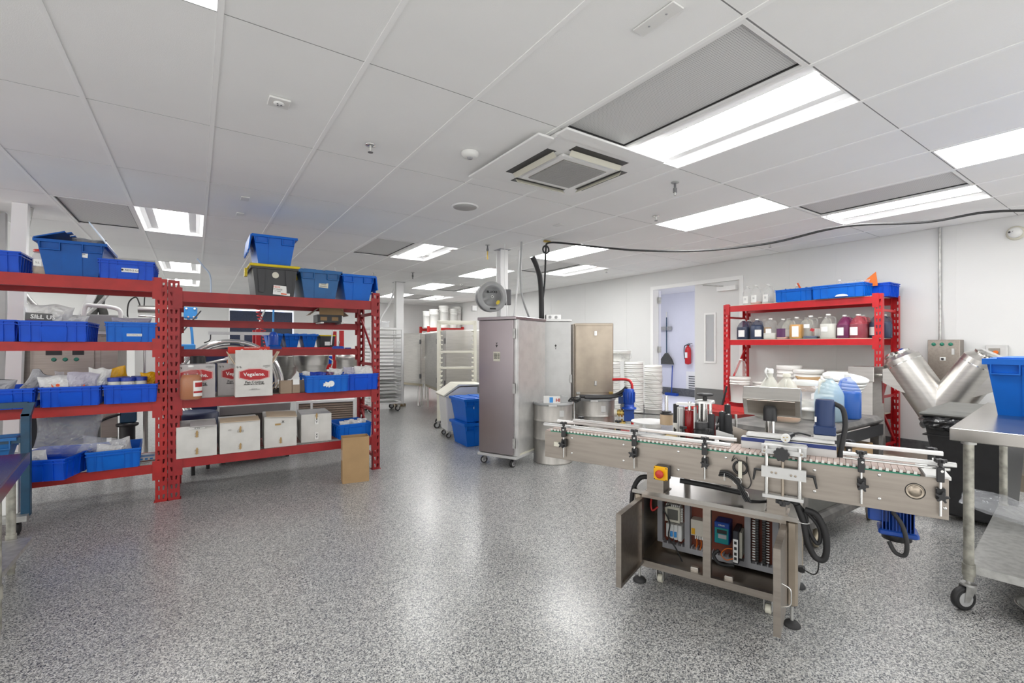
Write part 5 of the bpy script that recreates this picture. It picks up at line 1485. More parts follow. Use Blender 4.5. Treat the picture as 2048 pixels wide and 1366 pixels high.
# arms lie in the YZ plane: screen left is +Y
base = Vector((0, 0.0, 0.62))
for s in (1, -1):
    top = Vector((0, s * 0.335, 1.19))
    d = (top - base).normalized()
    m = MB().cyl(base + d * 0.02, top, 0.175, n=36)
    m.cyl(top, top + d * 0.05, 0.175, 0.12, n=36)
    a = m.build('cone_arm', 'steel', t)
    MB().cyl(top - d * 0.06, top - d * 0.05, 0.178, n=36).build('weld_band', 'chrome', a)
    l = MB().cyl(top + d * 0.05, top + d * 0.075, 0.115, 0.125, n=30).cyl(top + d * 0.075, top + d * 0.095, 0.125, 0.10, n=30).build('lid', 'chrome', a)
    MB().tube(arc((top + d * 0.07), 0.128, 0, 2 * PI, 24, 'XY'), 0.004, 5).build('ring', 'chrome', None) if False else None
    n_ = d.orthogonal().normalized()
    MB().cyl(top + d * 0.06 + Vector((-0.13, 0, 0)), top + d * 0.06 + Vector((-0.15, 0, 0.02)), 0.014, n=10).build('clamp_knob', 'chrome', l)
MB().lathe([(0.0, -0.10), (0.06, -0.09), (0.13, 0.0), (0.17, 0.06)], (0, 0, 0.62), n=30).build('outlet_cone', 'steel', t)
MB().cyl((0, 0, 0.46), (0, 0, 0.54), 0.06, n=20).build('outlet_valve', 'chrome', t)
MB().tube([(-0.06, 0, 0.48), (-0.13, 0.04, 0.47)], 0.010, 6).build('valve_handle', 'chrome', t)
for s in (1, -1):     # boxed cradle on each side and axle
    MB().prism([(s * 0.46, 1.08), (s * 0.38, 1.10), (s * 0.14, 0.80), (s * 0.30, 0.84), (s * 0.46, 0.93)], -0.13, 0.13, 'X').build('cradle', 'steel', t)
    MB().cyl((0, s * 0.46, 1.0), (0, s * 0.54, 1.0), 0.022, n=16).build('axle', 'steel', t)
    MB().box(-0.03, 0.03, s * 0.49 - 0.006, s * 0.49 + 0.006, 0.97, 1.03).build('bearing_block', 'dark_body', t)
m = MB().cbox(-0.17, 0.17, 0.53, 0.78, 0.93, 1.10, 0.004).build('gear_cabinet', 'steel', t)
MB()._add([(-0.20, 0.53, 0.15), (0.20, 0.53, 0.15), (0.20, 0.83, 0.15), (-0.20, 0.83, 0.15), (-0.15, 0.545, 0.93), (0.15, 0.545, 0.93), (0.15, 0.77, 0.93), (-0.15, 0.77, 0.93)],
          [(3, 2, 1, 0), (4, 5, 6, 7), (0, 1, 5, 4), (1, 2, 6, 5), (2, 3, 7, 6), (3, 0, 4, 7)]).build('drive_pedestal', 'steel', t, bevel=0.004)
MB()._add([(-0.16, -0.80, 0.0), (0.16, -0.80, 0.0), (0.16, -0.54, 0.0), (-0.16, -0.54, 0.0), (-0.10, -0.74, 1.02), (0.10, -0.74, 1.02), (0.10, -0.56, 1.02), (-0.10, -0.56, 1.02)],
          [(3, 2, 1, 0), (4, 5, 6, 7), (0, 1, 5, 4), (1, 2, 6, 5), (2, 3, 7, 6), (3, 0, 4, 7)]).build('idle_pedestal', 'steel', t, bevel=0.004)
MB().box(-0.22, 0.22, -0.82, 0.85, 0.0, 0.15).build('base_frame', 'steel_warm', t)

# control box, conduit, switch and camera on the right wall
t = thing('control_box', 'steel wall control box with three green lamps above the blender', 'control box', (XR, 1.64, 1.20))
CB(-0.16, 0, -0.14, 0.14, -0.28, 0.21, 0.004).build('body', 'steel_x', t)
for y in (0.085, 0.012, -0.062):
    o = MB().lathe([(0.020, 0), (0.020, 0.006), (0.016, 0.010)], (0, 0, 0), n=16, axis='X').build('lamp_ring', 'green_lamp', t, loc=(-0.170, y, 0.158))
    MB().lathe([(0.013, -0.004), (0.010, -0.010), (0.001, -0.011)], (0, 0, 0), n=14, axis='X').build('lamp_lens', 'green_strip', o)
B(-0.168, -0.160, -0.095, -0.072, 0.04, 0.11).build('name_plate', 'alu_flat', t)
o = B(-0.166, -0.160, -0.02, 0.03, -0.03, 0.01).build('switch_plate', 'paper', t)
MB().lathe([(0.012, -0.02), (0.012, 0)], (-0.166, 0.005, -0.01), n=12, axis='X').build('switch_knob', 'black', t)
o = MB().tube(smooth([(XR - 0.025, 1.702, H), (XR - 0.025, 1.702, 1.95), (XR - 0.028, 1.700, 1.75), (XR - 0.05, 1.695, 1.62), (XR - 0.055, 1.695, 1.41)]), 0.0125, 10).build('conduit', 'galv', None)
tag(o, 'thin steel conduit running down the wall to the green-lamp box', 'pipe')
t = thing('stop_station', 'small grey wall box with red button behind the right blender arm', 'switch box', (XR, 1.23, 1.27))
CB(-0.06, 0, -0.085, 0.085, -0.10, 0.08, 0.005).build('body', 'alu_flat', t)
CB(-0.066, -0.06, -0.03, 0.06, -0.03, 0.045, 0.002).build('face', 'ac_grey', t)
MB().lathe([(0.020, -0.03), (0.020, 0)], (-0.066, 0.0, 0.0), n=16, axis='X').build('button', 'orange', t)
t = thing('security_camera', 'white ball security camera high on the right wall', 'camera', (XR, 1.09, 2.55))
MB().lathe([(0.075, 0), (0.075, -0.02), (0.06, -0.03)], n=24, axis='X').build('base', 'cream', t)
MB().lathe([(0.001, -0.10), (0.035, -0.092), (0.052, -0.07), (0.056, -0.045), (0.05, -0.02)], n=24, axis='X').build('ball', 'white_plastic', t)
for y in (0.028, -0.002): MB().lathe([(0.010, -0.012), (0.011, 0.0)], (-0.085, y + 0.008, 0.004), n=12, axis='X').build('lens', 'black', t)

# black rolling utility cart with bottles
t = thing('utility_cart', 'black two-shelf rolling cart crowded with bottles and buckets', 'cart', (2.88, 1.66, 0))
t.rotation_euler = (0, 0, 0)
# plan corners (world): front-left, front-right, back-right, back-left
CX0, CX1, CY0, CY1 = 3.10, 4.42, 1.36, 1.96
t.location = (0, 0, 0)
ZC_ = 0.80
MB().cbox(CX0, CX1, CY0, CY1, ZC_ - 0.06, ZC_, 0.025).build('top_shelf', 'cart_grey', t)
MB().box(CX0 + 0.03, CX1 - 0.03, CY0, CY0 + 0.01, ZC_ - 0.14, ZC_ - 0.06).box(CX0, CX0 + 0.01, CY0 + 0.03, CY1 - 0.03, ZC_ - 0.14, ZC_ - 0.06).build('apron', 'black_plastic', t)
MB().cbox(CX0, CX1, CY0, CY1, 0.17, 0.25, 0.02).build('lower_shelf', 'cart_grey', t)
for x in (CX0 + 0.04, CX1 - 0.04):
    for y in (CY0 + 0.04, CY1 - 0.04):
        CB(x - 0.035, x + 0.035, y - 0.035, y + 0.035, 0.25, ZC_ - 0.06, 0.01).build('leg', 'cart_grey', t)
for x in (3.46, CX1 - 0.07):
    for y in (CY0 + 0.08, CY1 - 0.07): caster(t, x, y, 0.17, 0.06, 0.032, 'tan_metal', 'galv', ang=0.3)
o = cardbox('drawer_box', 'dark grey steel drawer box on the lower cart shelf', 0.52, 0.50, 0.32, 'grey_body', loc=(3.45, CY0 + 0.04, 0.25))
o = cardbox('packed_carton', 'brown carton with a blue tape patch on the lower cart shelf', 0.40, 0.30, 0.36, 'cardboard', loc=(4.05, CY0 + 0.02, 0.25))
B(-0.04, 0.06, -0.001, 0.0, 0.18, 0.26).build('blue_patch', 'light_blue', o)
zt = ZC_
o = jug('pale blue jug with dark lower band of liquid at the cart corner', 'liq_navy', 0.38, 'jug_cloudy', ('light_blue', 0.03, 0.15, 0.5), 0.32, 0.085, lang=-0.5); place(o, 3.80, 1.50, zt, R(150)); o.scale = (1, 1, 1.02)
M['jug_skyblue'] = mat('jug_skyblue', (0.55, 0.75, 0.85), 0.3, alpha=0.5)
o.children[0].data = o.children[0].data.copy(); o.children[0].data.materials[0] = M['jug_skyblue']
M['jug_blue'] = mat('jug_blue', (0.08, 0.25, 0.75), 0.3, alpha=0.4)
o = jug('deep blue jug behind the pale blue one', 'liq_blue', 0.60, 'jug_blue', None, 0.33, 0.080); place(o, 4.05, 1.475, zt, R(60))
o = jug('tall cloudy jug with a little orange liquid and printed scale', 'liq_orange', 0.16, 'jug_cloudy', None, 0.34, 0.085, cap='cream_plastic'); place(o, 3.52, 1.66, zt, R(200))
text('9\n8\n7\n6', 0.018, 'lettering', 'ink_grey', o, (-0.0, -0.084, 0.10))
o = thing('funnel_bottle', 'white conical bottle with loop handle behind the steel panel', 'bottle', (3.62, 1.83, zt))
MB().lathe([(0.10, 0), (0.105, 0.02), (0.105, 0.17), (0.03, 0.30), (0.022, 0.31), (0.022, 0.335)], n=24).build('body', 'jug_cloudy', o)
MB().lathe([(0.026, 0.335), (0.026, 0.365), (0.02, 0.37)], n=14).build('cap', 'white_plastic', o)
MB().tube(smooth([(-0.03, 0, 0.30), (-0.065, 0, 0.34), (-0.045, 0, 0.37), (-0.02, 0, 0.35)]), 0.008, 6).build('handle', 'white_plastic', o)
o = thing('wide_jar', 'wide clear plastic jar with white screw lid on the cart', 'jar', (3.93, 1.72, zt))
MB().lathe([(0.10, 0), (0.115, 0.02), (0.12, 0.20), (0.095, 0.235), (0.085, 0.24)], n=24).build('body', 'clear_plastic', o)
MB().lathe([(0.092, 0.238), (0.092, 0.27), (0.088, 0.274)], n=24).build('lid', 'white_plastic', o)
MB().lathe([(0.10, 0.004), (0.11, 0.02), (0.112, 0.12), (0.001, 0.12)], n=20).build('contents', 'liq_pale', o)
o = thing('white_tub', 'small white lidded tub tilted behind the orange-tinted jug', 'tub', (3.80, 1.63, zt))
MB().lathe([(0.055, 0), (0.062, 0.06), (0.066, 0.06), (0.066, 0.072), (0.03, 0.082)], n=20).build('body', 'white_plastic', o)
# rear clutter on the cart and rack bottom
# ================================================================ RIGHT RACK
t = thing('pallet_rack', 'bright red rack on the right wall holding coloured liquid jugs', 'rack', (0, 0, 0))
RX0, RX1, RY0, RY1 = 6.62, 7.20, 2.06, 4.035
def rpost(yc0, yc1, xf, face, hh):
    # reuse the plate builder in a rotated frame (plate normal along X)
    m = MB()
    m.T = Matrix(((0, 1, 0, 0), (1, 0, 0, 0), (0, 0, 1, 0), (0, 0, 0, 1)))
    post_plate(m, yc0, yc1, xf, 0, hh)
    m.T = None
    xb = xf + 0.055 * face
    a, b = sorted((xf, xb))
    m.box(a + 0.0005, b, yc0, yc0 + 0.003, 0, hh).box(a + 0.0005, b, yc1 - 0.003, yc1, 0, hh)
    return m.build('upright', 'red_bright', t)
for y0 in (RY0, RY1 - 0.078):
    rpost(y0, y0 + 0.078, RX0, 1, 1.955)
    rpost(y0, y0 + 0.078, RX1, -1, 1.955)
    ym = y0 + 0.039
    for z in (0.14, 0.72, 1.75): B(RX0 + 0.055, RX1 - 0.055, ym - 0.012, ym + 0.012, z, z + 0.028).build('side_brace', 'red_bright', t)
    MB().tube([(RX0 + 0.05, ym, 0.66), (RX1 - 0.05, ym, 1.28)], 0.016, 4).tube([(RX0 + 0.05, ym, 0.62), (RX1 - 0.05, ym, 0.16)], 0.016, 4).build('diagonal_brace', 'red_bright', t)
for zt_, h in ((1.93, 0.085), (1.425, 0.075), (0.50, 0.075)):
    for x0, x1 in ((RX0 + 0.004, RX0 + 0.044), (RX1 - 0.044, RX1 - 0.004)):
        o = MB().prism([(x0, zt_ - h), (x1, zt_ - h), (x1, zt_), (x0, zt_)], RY0 + 0.078, RY1 - 0.078, 'Y').build('beam', 'red_bright', t)
        for y in (RY0 + 0.033, RY1 - 0.098): B((x0 - 0.009 if x0 < 7 else x1 + 0.006), (x0 - 0.006 if x0 < 7 else x1 + 0.009), y, y + 0.065, zt_ - h - 0.05, zt_ + 0.03).build('end_plate', 'red_bright', o)
    for y in (2.5, 3.05, 3.6): B(RX0 + 0.044, RX1 - 0.044, y - 0.015, y + 0.015, zt_ - 0.045, zt_ - 0.02).build('support_bar', 'galv', t)
    B(RX0 + 0.01, RX1 - 0.01, RY0 + 0.085, RY1 - 0.085, zt_, zt_ + 0.006).build('shelf_board', 'cream', t)
s2, s1 = 1.431, 1.936
def rj(lab, y, x, liq, lev, shell='jug_thin', labd=('paper', 0.04, 0.14, 0.5), la=0.0, hh=0.295, r=0.078, sx=1.12):
    o = place(jug(lab, liq, lev, shell, labd, hh, r, 'jugs on the right rack shelf', 'white_plastic', la), x, y, s2, R(-90))
    o.scale = (sx, 1, 1)
    return o
rj('dark ink jug with cream label, leftmost on the right rack', 3.779, 6.72, 'liq_dark', 0.62, 'jug_ink', la=0.1)
rj('dark ink jug hidden behind the leftmost labelled one', 3.80, 6.91, 'liq_dark', 0.62, 'jug_ink', labd=None)
rj('navy jug with its label turned right, second from the left', 3.578, 6.72, 'liq_navy', 0.70, 'jug_ink', la=0.6)
rj('half-hidden amber jug behind the second jug', 3.57, 6.92, 'liq_amber', 0.6, labd=None)
rj('clear jug with small white label left of the fruit-picture jug', 3.387, 6.72, 'liq_pale', 0.30, labd=('paper', 0.085, 0.15, 0.42), la=0.1)
rj('pale jug wearing a dark purple fruit-picture label', 3.225, 6.74, 'liq_pink', 0.12, labd=('bag_purple', 0.03, 0.155, 0.75), hh=0.28, sx=1.0)
rj('cloudy grey jug behind the fruit-picture jug', 3.24, 6.93, 'liq_pale', 0.5, 'jug_cloudy', la=0.1)
rj('amber yellow jug with a large white label', 3.040, 6.72, 'liq_amber', 0.66, la=0.15, labd=('paper', 0.03, 0.175, 0.45))
rj('cloudy jug peeping above the amber yellow one', 3.01, 6.93, 'liq_pale', 0.4, 'jug_cloudy', labd=None)
q = rj('clear jug with a red sticker and dark dregs', 2.862, 6.71, 'liq_navy', 0.12, la=-0.2, labd=('paper', 0.14, 0.19, 0.4), hh=0.305, r=0.08)
g = B(-0.02, 0.02, -0.001, 0.0, -0.018, 0.018).build('red_sticker', 'label_red', q, loc=(0.045, -0.079, 0.115)); g.rotation_euler = (0, 0.5, 0.35)
rj('brown-tinted jug behind the red sticker jug', 2.84, 6.93, 'liq_pink', 0.5, la=0.1)
rj('milky jug with brown base between two clear jugs', 2.755, 6.90, 'liq_purple', 0.10, 'jug_cloudy', la=0.1, sx=0.8)
rj('clear full jug with a small label, centre right of the shelf', 2.655, 6.71, 'liq_pale', 0.60, labd=('paper', 0.085, 0.145, 0.42), la=-0.2, hh=0.315, r=0.083)
rj('plum-topped jug with cream label right of the clear full jug', 2.485, 6.74, 'liq_dark', 0.58, 'jug_plum', la=-0.3, sx=1.0)
rj('purple-topped jug behind the cream-labelled plum one', 2.53, 6.93, 'liq_purple', 0.7, 'jug_plum', labd=None)
rj('red-topped dark jug with a tall white label', 2.335, 6.73, 'liq_dark', 0.60, 'jug_rose', la=-0.3, r=0.08)
rj('red-topped jug behind the tall-label one', 2.36, 6.93, 'liq_red', 0.7, 'jug_rose', labd=None)
rj('dark blue jug half hidden by the right front post', 2.20, 6.86, 'liq_navy', 0.66, 'jug_ink', la=-0.3, sx=0.9, r=0.07)
rj('dark blue jug seen right of the front post', 2.17, 7.04, 'liq_navy', 0.7, 'jug_ink', labd=None, r=0.07)
for lab, y, x, liq, lev in (('clear empty jug at the left of the rack top', 3.745, 6.78, 'liq_pale', 0.03), ('clear jug with pink dregs on the rack top', 3.60, 6.74, 'liq_pink', 0.15),
   ('clear jug behind on the rack top', 3.52, 6.96, 'liq_pale', 0.03), ('clear jug with two-line label, right one on the rack top', 3.455, 6.78, 'liq_pale', 0.10)):
    o = jug(lab, liq, lev, 'jug_milky', ('paper', 0.03, 0.14, 0.5), 0.285, 0.072, 'empty jugs on the rack top'); place(o, x, y, s1, R(-90))
    text('N-2\nMIX', 0.016, 'lettering', 'ink', o, (0, -0.0745, 0.09))
def rbin(lab, x, y, wd, dd, m_='tote_bright'):
    o = make_bin(lab, wd, dd, 0.165, m_); place(o, x, y, s1, R(-90)); return o
rbin('left blue bin on top of the right rack, tools poking out', 6.60, 3.03, 0.46, 0.33)
o = rbin('middle blue bin on top of the right rack with a white print', 6.56, 2.50, 0.56, 0.36)
g = MB().prism([(0.07 * math.cos(PI * i / 12), 0.028 * math.sin(PI * i / 12)) for i in range(13)], -0.012, -0.008).build('white_print', 'paper', o, loc=(0.05, 0, 0.012))
o = rbin('right blue bin on top of the right rack behind the post', 6.84, 2.24, 0.36, 0.33, 'bin_blue')
for lab, m_, p0, p1, r in (('orange-handled tool sticking out of the left top bin', 'logo_orange', (6.75, 2.98, s1 + 0.12), (6.72, 3.03, s1 + 0.25), 0.012),
    ('blue pen-like tool in the left top bin', 'lid_blue', (6.75, 3.18, s1 + 0.12), (6.75, 3.20, s1 + 0.19), 0.01), ('black spout in the left top bin', 'black', (6.72, 3.12, s1 + 0.12), (6.72, 3.12, s1 + 0.18), 0.018),
    ('black cap at the right of the left top bin', 'black', (6.72, 2.92, s1 + 0.12), (6.72, 2.92, s1 + 0.185), 0.016)):
    tag(MB().cyl(p0, p1, r, r * 0.8, n=10).build('tool', m_, None), lab, 'tool')
for lab, y, x in (('clear bottle standing in the left top bin', 3.07, 6.80), ('clear bottle standing in the middle top bin', 2.55, 6.76)):
    o = thing('clear_bottle', lab, 'bottle', (x, y, s1 + 0.02))
    MB().lathe([(0.035, 0), (0.035, 0.16), (0.014, 0.19), (0.014, 0.20)], n=14).build('body', 'clear_plastic', o)
    MB().lathe([(0.017, 0.2), (0.017, 0.225)], n=12).build('cap', 'white_plastic', o)
bag('clear_bag', 'clear bag bulging from the middle top bin', 0.34, 0.14, 0.14, 'bag_clear', 141, (6.78, 2.40, s1 + 0.08), rz=R(-90))
o = MB().prism([(-0.10, 0.0), (0.12, 0.0), (0.10, 0.17)], -0.004, 0.004).build('amber_scoop', 'orange', None, loc=(6.80, 2.28, s1 + 0.13)); o.rotation_euler = (0, 0, R(-90)); tag(o, 'orange triangular scraper standing in the right top bin', 'scraper')

def bucket(lab, x, y, z, r=0.145, h=0.36, m_='bucket_white', lid=True, group=None, rz=0.0, name='bucket'):
    o = thing(name, lab, 'bucket', (x, y, z), rz, group)
    pr = [(r * 0.88, 0.0), (r * 0.89, 0.01)]
    pr += [(r * 0.985, h * 0.74), (r * 1.04, h * 0.745), (r * 1.04, h * 0.755), (r * 0.99, h * 0.76), (r * 0.995, h * 0.83), (r * 1.05, h * 0.835), (r * 1.05, h * 0.845), (r, h * 0.85), (r, h * 0.93), (r * 1.05, h * 0.935), (r * 1.05, h * 0.95), (r, h * 0.955), (r, h)]
    MB().lathe(pr, n=28).build('body', m_, o)
    if lid: MB().lathe([(r * 1.05, h * 0.95), (r * 1.06, h * 0.955), (r * 1.06, h * 1.03), (r * 1.03, h * 1.04), (r * 0.95, h * 1.03), (0.001, h * 1.03)], n=28).build('lid', m_, o)
    MB().tube([(r * 1.06 * math.cos(a), -r * 1.06 * abs(math.sin(a)) - 0.004, h * 0.80 - 0.10 * math.sin(a) ** 2) for a in [PI * i / 14 for i in range(15)]], 0.0022, 5).build('bail_handle', 'galv', o)
    return o
bz = 0.506
bucket('white bucket left of the lidded bucket pair, on the rack bottom shelf', 6.86, 3.20, bz, 0.15, 0.54)
bucket('white lidded bucket, left one of the pair behind the paper bag', 6.80, 2.93, bz, 0.17, 0.50)
bucket('white lidded bucket, right one of the pair under the front post', 6.80, 2.52, bz, 0.17, 0.49)
bucket('squat white bucket under the steel operator panel', 6.85, 3.55, bz, 0.14, 0.30)
o = bucket('white bucket with a clear jug on top at the rack left post', 6.66, 3.80, bz - 0.1, 0.135, 0.36); o.location.z = bz
place(jug('empty clear jug standing on the leftmost white bucket', None, 0, 'jug_milky', None, 0.26, 0.075), 6.68, 3.80, bz + 0.375, R(-90))
o = bag('paper_sack', 'brown paper sack with folded top before the lidded buckets', 0.44, 0.20, 0.14, 'cardboard', 151, (6.62, 2.78, 0.74), rz=R(-80))
o = thing('tub_stack', 'white tub stand carrying a tilted stack of white bucket lids', 'tub', (4.75, 1.86, 0))
MB().lathe([(0.13, 0.0), (0.145, 0.55), (0.15, 0.90), (0.13, 0.91)], n=28).build('body', 'bucket_white', o)
for k in range(5):
    o = thing('pail_cover', ('lowest white lid of the tilted stack', 'second white lid up in the tilted stack', 'middle white lid of the tilted stack', 'fourth white lid up in the tilted stack', 'top white lid of the tilted stack, sloping right')[k], 'lid', (4.80 + 0.01 * k, 1.83 - 0.012 * k, 0.93 + 0.028 * k), group='tilted stack of bucket lids')
    o.rotation_euler = (R(10), R(-5), 0)
    MB().lathe([(0.165, 0), (0.173, 0.003), (0.173, 0.022), (0.165, 0.026), (0.15, 0.020), (0.001, 0.018)], n=32).build('disc', 'bucket_white', o)
t = thing('black_sack_truck', 'black tool frame leaning below the rack left post', 'stand', (6.25, 3.95, 0))
MB().tube([(0, 0, 0.0), (0.15, -0.10, 0.75)], 0.015, 6).build('pole', 'black', t)
MB().tube([(-0.15, -0.25, 0.02), (0.0, -0.05, 0.40), (0.2, -0.45, 0.02)], 0.02, 6).build('legs', 'black', t)
o = thing('red_tray', 'shallow red metal tray at the rack foot left of the cart', 'tray', (5.95, 3.62, 0.42))
MB()._add([(-0.3, -0.35, 0), (0.3, -0.35, 0), (0.3, 0.35, 0), (-0.3, 0.35, 0), (-0.36, -0.42, 0.06), (0.36, -0.42, 0.06), (0.36, 0.42, 0.06), (-0.36, 0.42, 0.06)], [(0, 1, 2, 3), (0, 1, 5, 4), (1, 2, 6, 5), (2, 3, 7, 6), (3, 0, 4, 7)]).build('pan', 'red', o)
for x in (-0.25, 0.25):
    for y in (-0.3, 0.3): MB().cyl((x, y, -0.42), (x, y, 0.0), 0.014).build('leg', 'red', o)

# ================================================================ CENTRE: cabinets, drums, pump
def oriented(o, x, y, deg): o.location = (x, y, 0); o.rotation_euler = (0, 0, R(deg)); return o
# near transport cabinet: local x along the door (0..0.495), y depth
ca = math.atan2(4.169 - 4.62, 2.88 - 2.677)
t = thing('transport_cabinet', 'tall steel pan cabinet on black castors, door towards the viewer', 'cabinet', (2.677, 4.62, 0), ca)
Wc, Dc = 0.495, 0.70
MB().cbox(0, Wc, 0.02, Dc, 0.13, 1.63, 0.004).build('body', 'alu', t)
MB().cbox(-0.01, Wc + 0.01, -0.01, Dc + 0.01, 1.63, 1.665, 0.004).build('top_cap', 'steel_violet', t)
d = MB().cbox(0.012, Wc - 0.03, -0.008, 0.02, 0.14, 1.625, 0.003).build('door', 'steel_violet', t)
MB().cbox(-0.01, Wc + 0.01, -0.01, Dc + 0.01, 0.10, 0.13, 0.003).build('bottom_frame', 'alu_flat', t)
for z in (0.22, 0.82, 1.42): CB(Wc - 0.032, Wc - 0.004, -0.014, 0.004, z, z + 0.11, 0.002).build('hinge', 'galv', t)
CB(-0.008, 0.012, -0.014, 0.0, 0.80, 0.88, 0.002).build('latch', 'reel_dark', t)
B(Wc, Wc + 0.003, 0.06, Dc - 0.06, 0.16, 1.60).build('side_sheet', 'alu', t)
B(Wc + 0.0, Wc + 0.02, 0.03, 0.06, 0.13, 1.63).build('corner_angle', 'alu', t)
B(Wc, Wc + 0.012, 0.06, Dc, 0.132, 0.150).build('bottom_lip', 'cream', t)
st = B(0.21, 0.30, -0.0095, -0.008, 1.17, 1.275).build('number_sticker', 'cream', d)
text('01234-1 30\n01234-1 30\n01234-1 30\n01234-1 30', 0.016, 'lettering', 'ink', st, (0.255, -0.0105, 1.225), bold=0.0006)
text('\u25bc', 0.035, 'lettering', 'ink', d, (0.255, -0.0092, 1.335)); text('V', 0.03, 'lettering', 'ink', d, (0.255, -0.0092, 1.365), bold=0.001)
for x, y in ((0.06, 0.06), (Wc - 0.06, 0.06), (Wc - 0.06, Dc - 0.08), (0.06, Dc - 0.08)): caster(t, x, y, 0.10, 0.040, 0.03, 'black_rubber', 'reel_dark', ang=0.5 if x < 0.2 else 1.4)
# second cabinet
t = thing('transport_cabinet', 'pale aluminium pan cabinet behind the near drum', 'cabinet', (3.545, 4.620, 0), math.atan2(-0.225, 0.336))
W2, D2 = 0.405, 0.66
MB().cbox(0, W2, 0.02, D2, 0.12, 1.645, 0.004).build('body', 'alu', t)
MB().cbox(-0.01, W2 + 0.01, -0.01, D2, 1.645, 1.672, 0.003).build('top_cap', 'alu', t)
d = MB().cbox(0.02, W2 - 0.012, -0.005, 0.02, 0.14, 1.64, 0.003).build('door', 'alu_flat', t)
text('\u2666', 0.035, 'lettering', 'ink', d, (0.21, -0.0062, 1.34)); text('Y', 0.03, 'lettering', 'ink', d, (0.21, -0.0062, 1.305), bold=0.001)
MB().cbox(0.015, 0.02, -0.01, 0.0, 0.15, 0.16, 0.001).build('pull', 'chrome', d)
for z in (0.25, 0.88): CB(W2 - 0.02, W2 + 0.008, -0.012, 0.01, z, z + 0.10, 0.002).build('hinge', 'galv', t)
CB(-0.03, -0.004, 0.0, 0.03, 0.86, 0.95, 0.002).build('latch_block', 'galv', t)
B(-0.035, -0.005, 0.02, 0.06, 0.13, 1.63).build('corner_angle', 'alu', t)
for x, y in ((0.05, 0.06), (W2 - 0.05, 0.06), (W2 - 0.05, D2 - 0.06), (0.05, D2 - 0.06)): caster(t, x, y, 0.12, 0.045, 0.03)
# tall hooded steel cabinet
t = thing('steel_hood_cabinet', 'brownish stainless cabinet with latches behind the far drum', 'cabinet', (4.03, 4.50, 0), math.atan2(-0.28, 0.41))
W3 = 0.50
MB().cbox(0.0, W3, 0.0, 0.45, 0.62, 1.63, 0.006).build('body', 'steel_warm', t)
d = MB().cbox(0.015, W3 - 0.01, -0.014, 0.0, 0.74, 1.60, 0.004).build('front_panel', 'steel_warm', t)
MB().cbox(-0.02, 0.0, 0.02, 0.40, 0.62, 1.62, 0.002).build('side_channel', 'steel_x', t)
for z in (1.47, 0.83):
    l = MB().cbox(0.25, 0.285, -0.032, -0.014, z, z + 0.06, 0.003).build('toggle_latch', 'chrome', d)
    MB().cyl((0.2675, -0.036, z + 0.01), (0.2675, -0.036, z + 0.055), 0.007, n=8).build('hook', 'chrome', l)
for x in (0.02, W3 - 0.06): CB(x, x + 0.05, -0.03, 0.0, 0.72, 0.75, 0.003).build('bolt_plate', 'brass' if x > 0.1 else 'galv', t)
for x in (0.03, W3 - 0.03):
    for y in (0.03, 0.42): MB().cyl((x, y, 0), (x, y, 0.62), 0.02, n=12).build('leg', 'steel', t)
# drums
def drum(lab, x, y, r, h, ang=0.0):
    t = thing('steel_drum', lab, 'drum', (x, y, 0), ang)
    pr = [(r * 0.985, 0.0), (r, 0.004), (r, 0.012), (r * 0.98, 0.018)]
    for f in (0.40, 0.70):
        pr += [(r * 0.98, h * f - 0.02), (r * 1.0, h * f - 0.008), (r * 1.02, h * f), (r * 1.0, h * f + 0.008), (r * 0.98, h * f + 0.02)]
    pr += [(r * 0.98, h - 0.03)]
    MB().lathe(pr, n=44).build('shell', 'drum_steel', t)
    MB().lathe([(r * 0.98, h - 0.036), (r * 1.02, h - 0.032), (r * 1.04, h - 0.018), (r * 1.03, h - 0.004), (r * 1.0, h), (r * 0.96, h - 0.006)], n=44).build('clamp_ring', 'reel_grey', t)
    MB().lathe([(r * 0.97, h - 0.03), (r * 0.96, h - 0.010), (r * 0.90, h - 0.014), (0.001, h - 0.012)], n=36).build('lid', 'drum_steel', t)
    MB().cbox(-0.045, 0.045, -r * 1.10, -r * 1.02, h - 0.034, h - 0.014, 0.003).build('ring_bolt', 'alu', t)
    B(r * 0.30, r * 0.55, -r * 0.99 * 0.93, -r * 0.99 * 0.93 + 0.004, h * 0.78, h * 0.88).build('faded_label', 'alu_flat', t)
    return t
a1 = math.atan2(4.24, 3.45) - PI / 2
drum('near steel drum in front of the pale cabinet, sticker box on its lid', 3.455, 4.235, 0.228, 0.695, a1)
drum('far steel drum with the black hose across its lid', 4.075, 4.165, 0.235, 0.715, a1 - 0.15)
t = thing('switch_box', 'grey switch box with a blue and red labelled packet on the near drum', 'switch box', (3.42, 4.10, 0.687), a1)
CB(0.03, 0.115, -0.04, 0.05, 0, 0.085, 0.004).build('switch_body', 'reel_grey', t)
o = B(-0.10, 0.03, -0.03, 0.03, 0, 0.075).build('packet', 'paper', t)
B(-0.095, -0.055, -0.0312, -0.030, 0.008, 0.068).build('blue_patch', 'light_blue', o)
text('HI', 0.05, 'lettering', 'button_red', o, (0.0, -0.0315, 0.035), bold=0.002)
CB(-0.165, -0.10, -0.03, 0.03, 0, 0.080, 0.004).build('white_block', 'white_plastic', t)
mm = MB()
random.seed(11)
for i in range(7): mm.tube(smooth([(0.11, 0.0, 0.02), (0.15 + 0.02 * random.random(), -0.02 + 0.05 * random.random(), 0.05 * random.random() + 0.02), (0.20, 0.03 * random.random(), 0.07 * random.random()), (0.26, 0.01, 0.03 + 0.03 * random.random())]), 0.005, 5)
mm.build('cord_tangle', 'black_rubber', t)
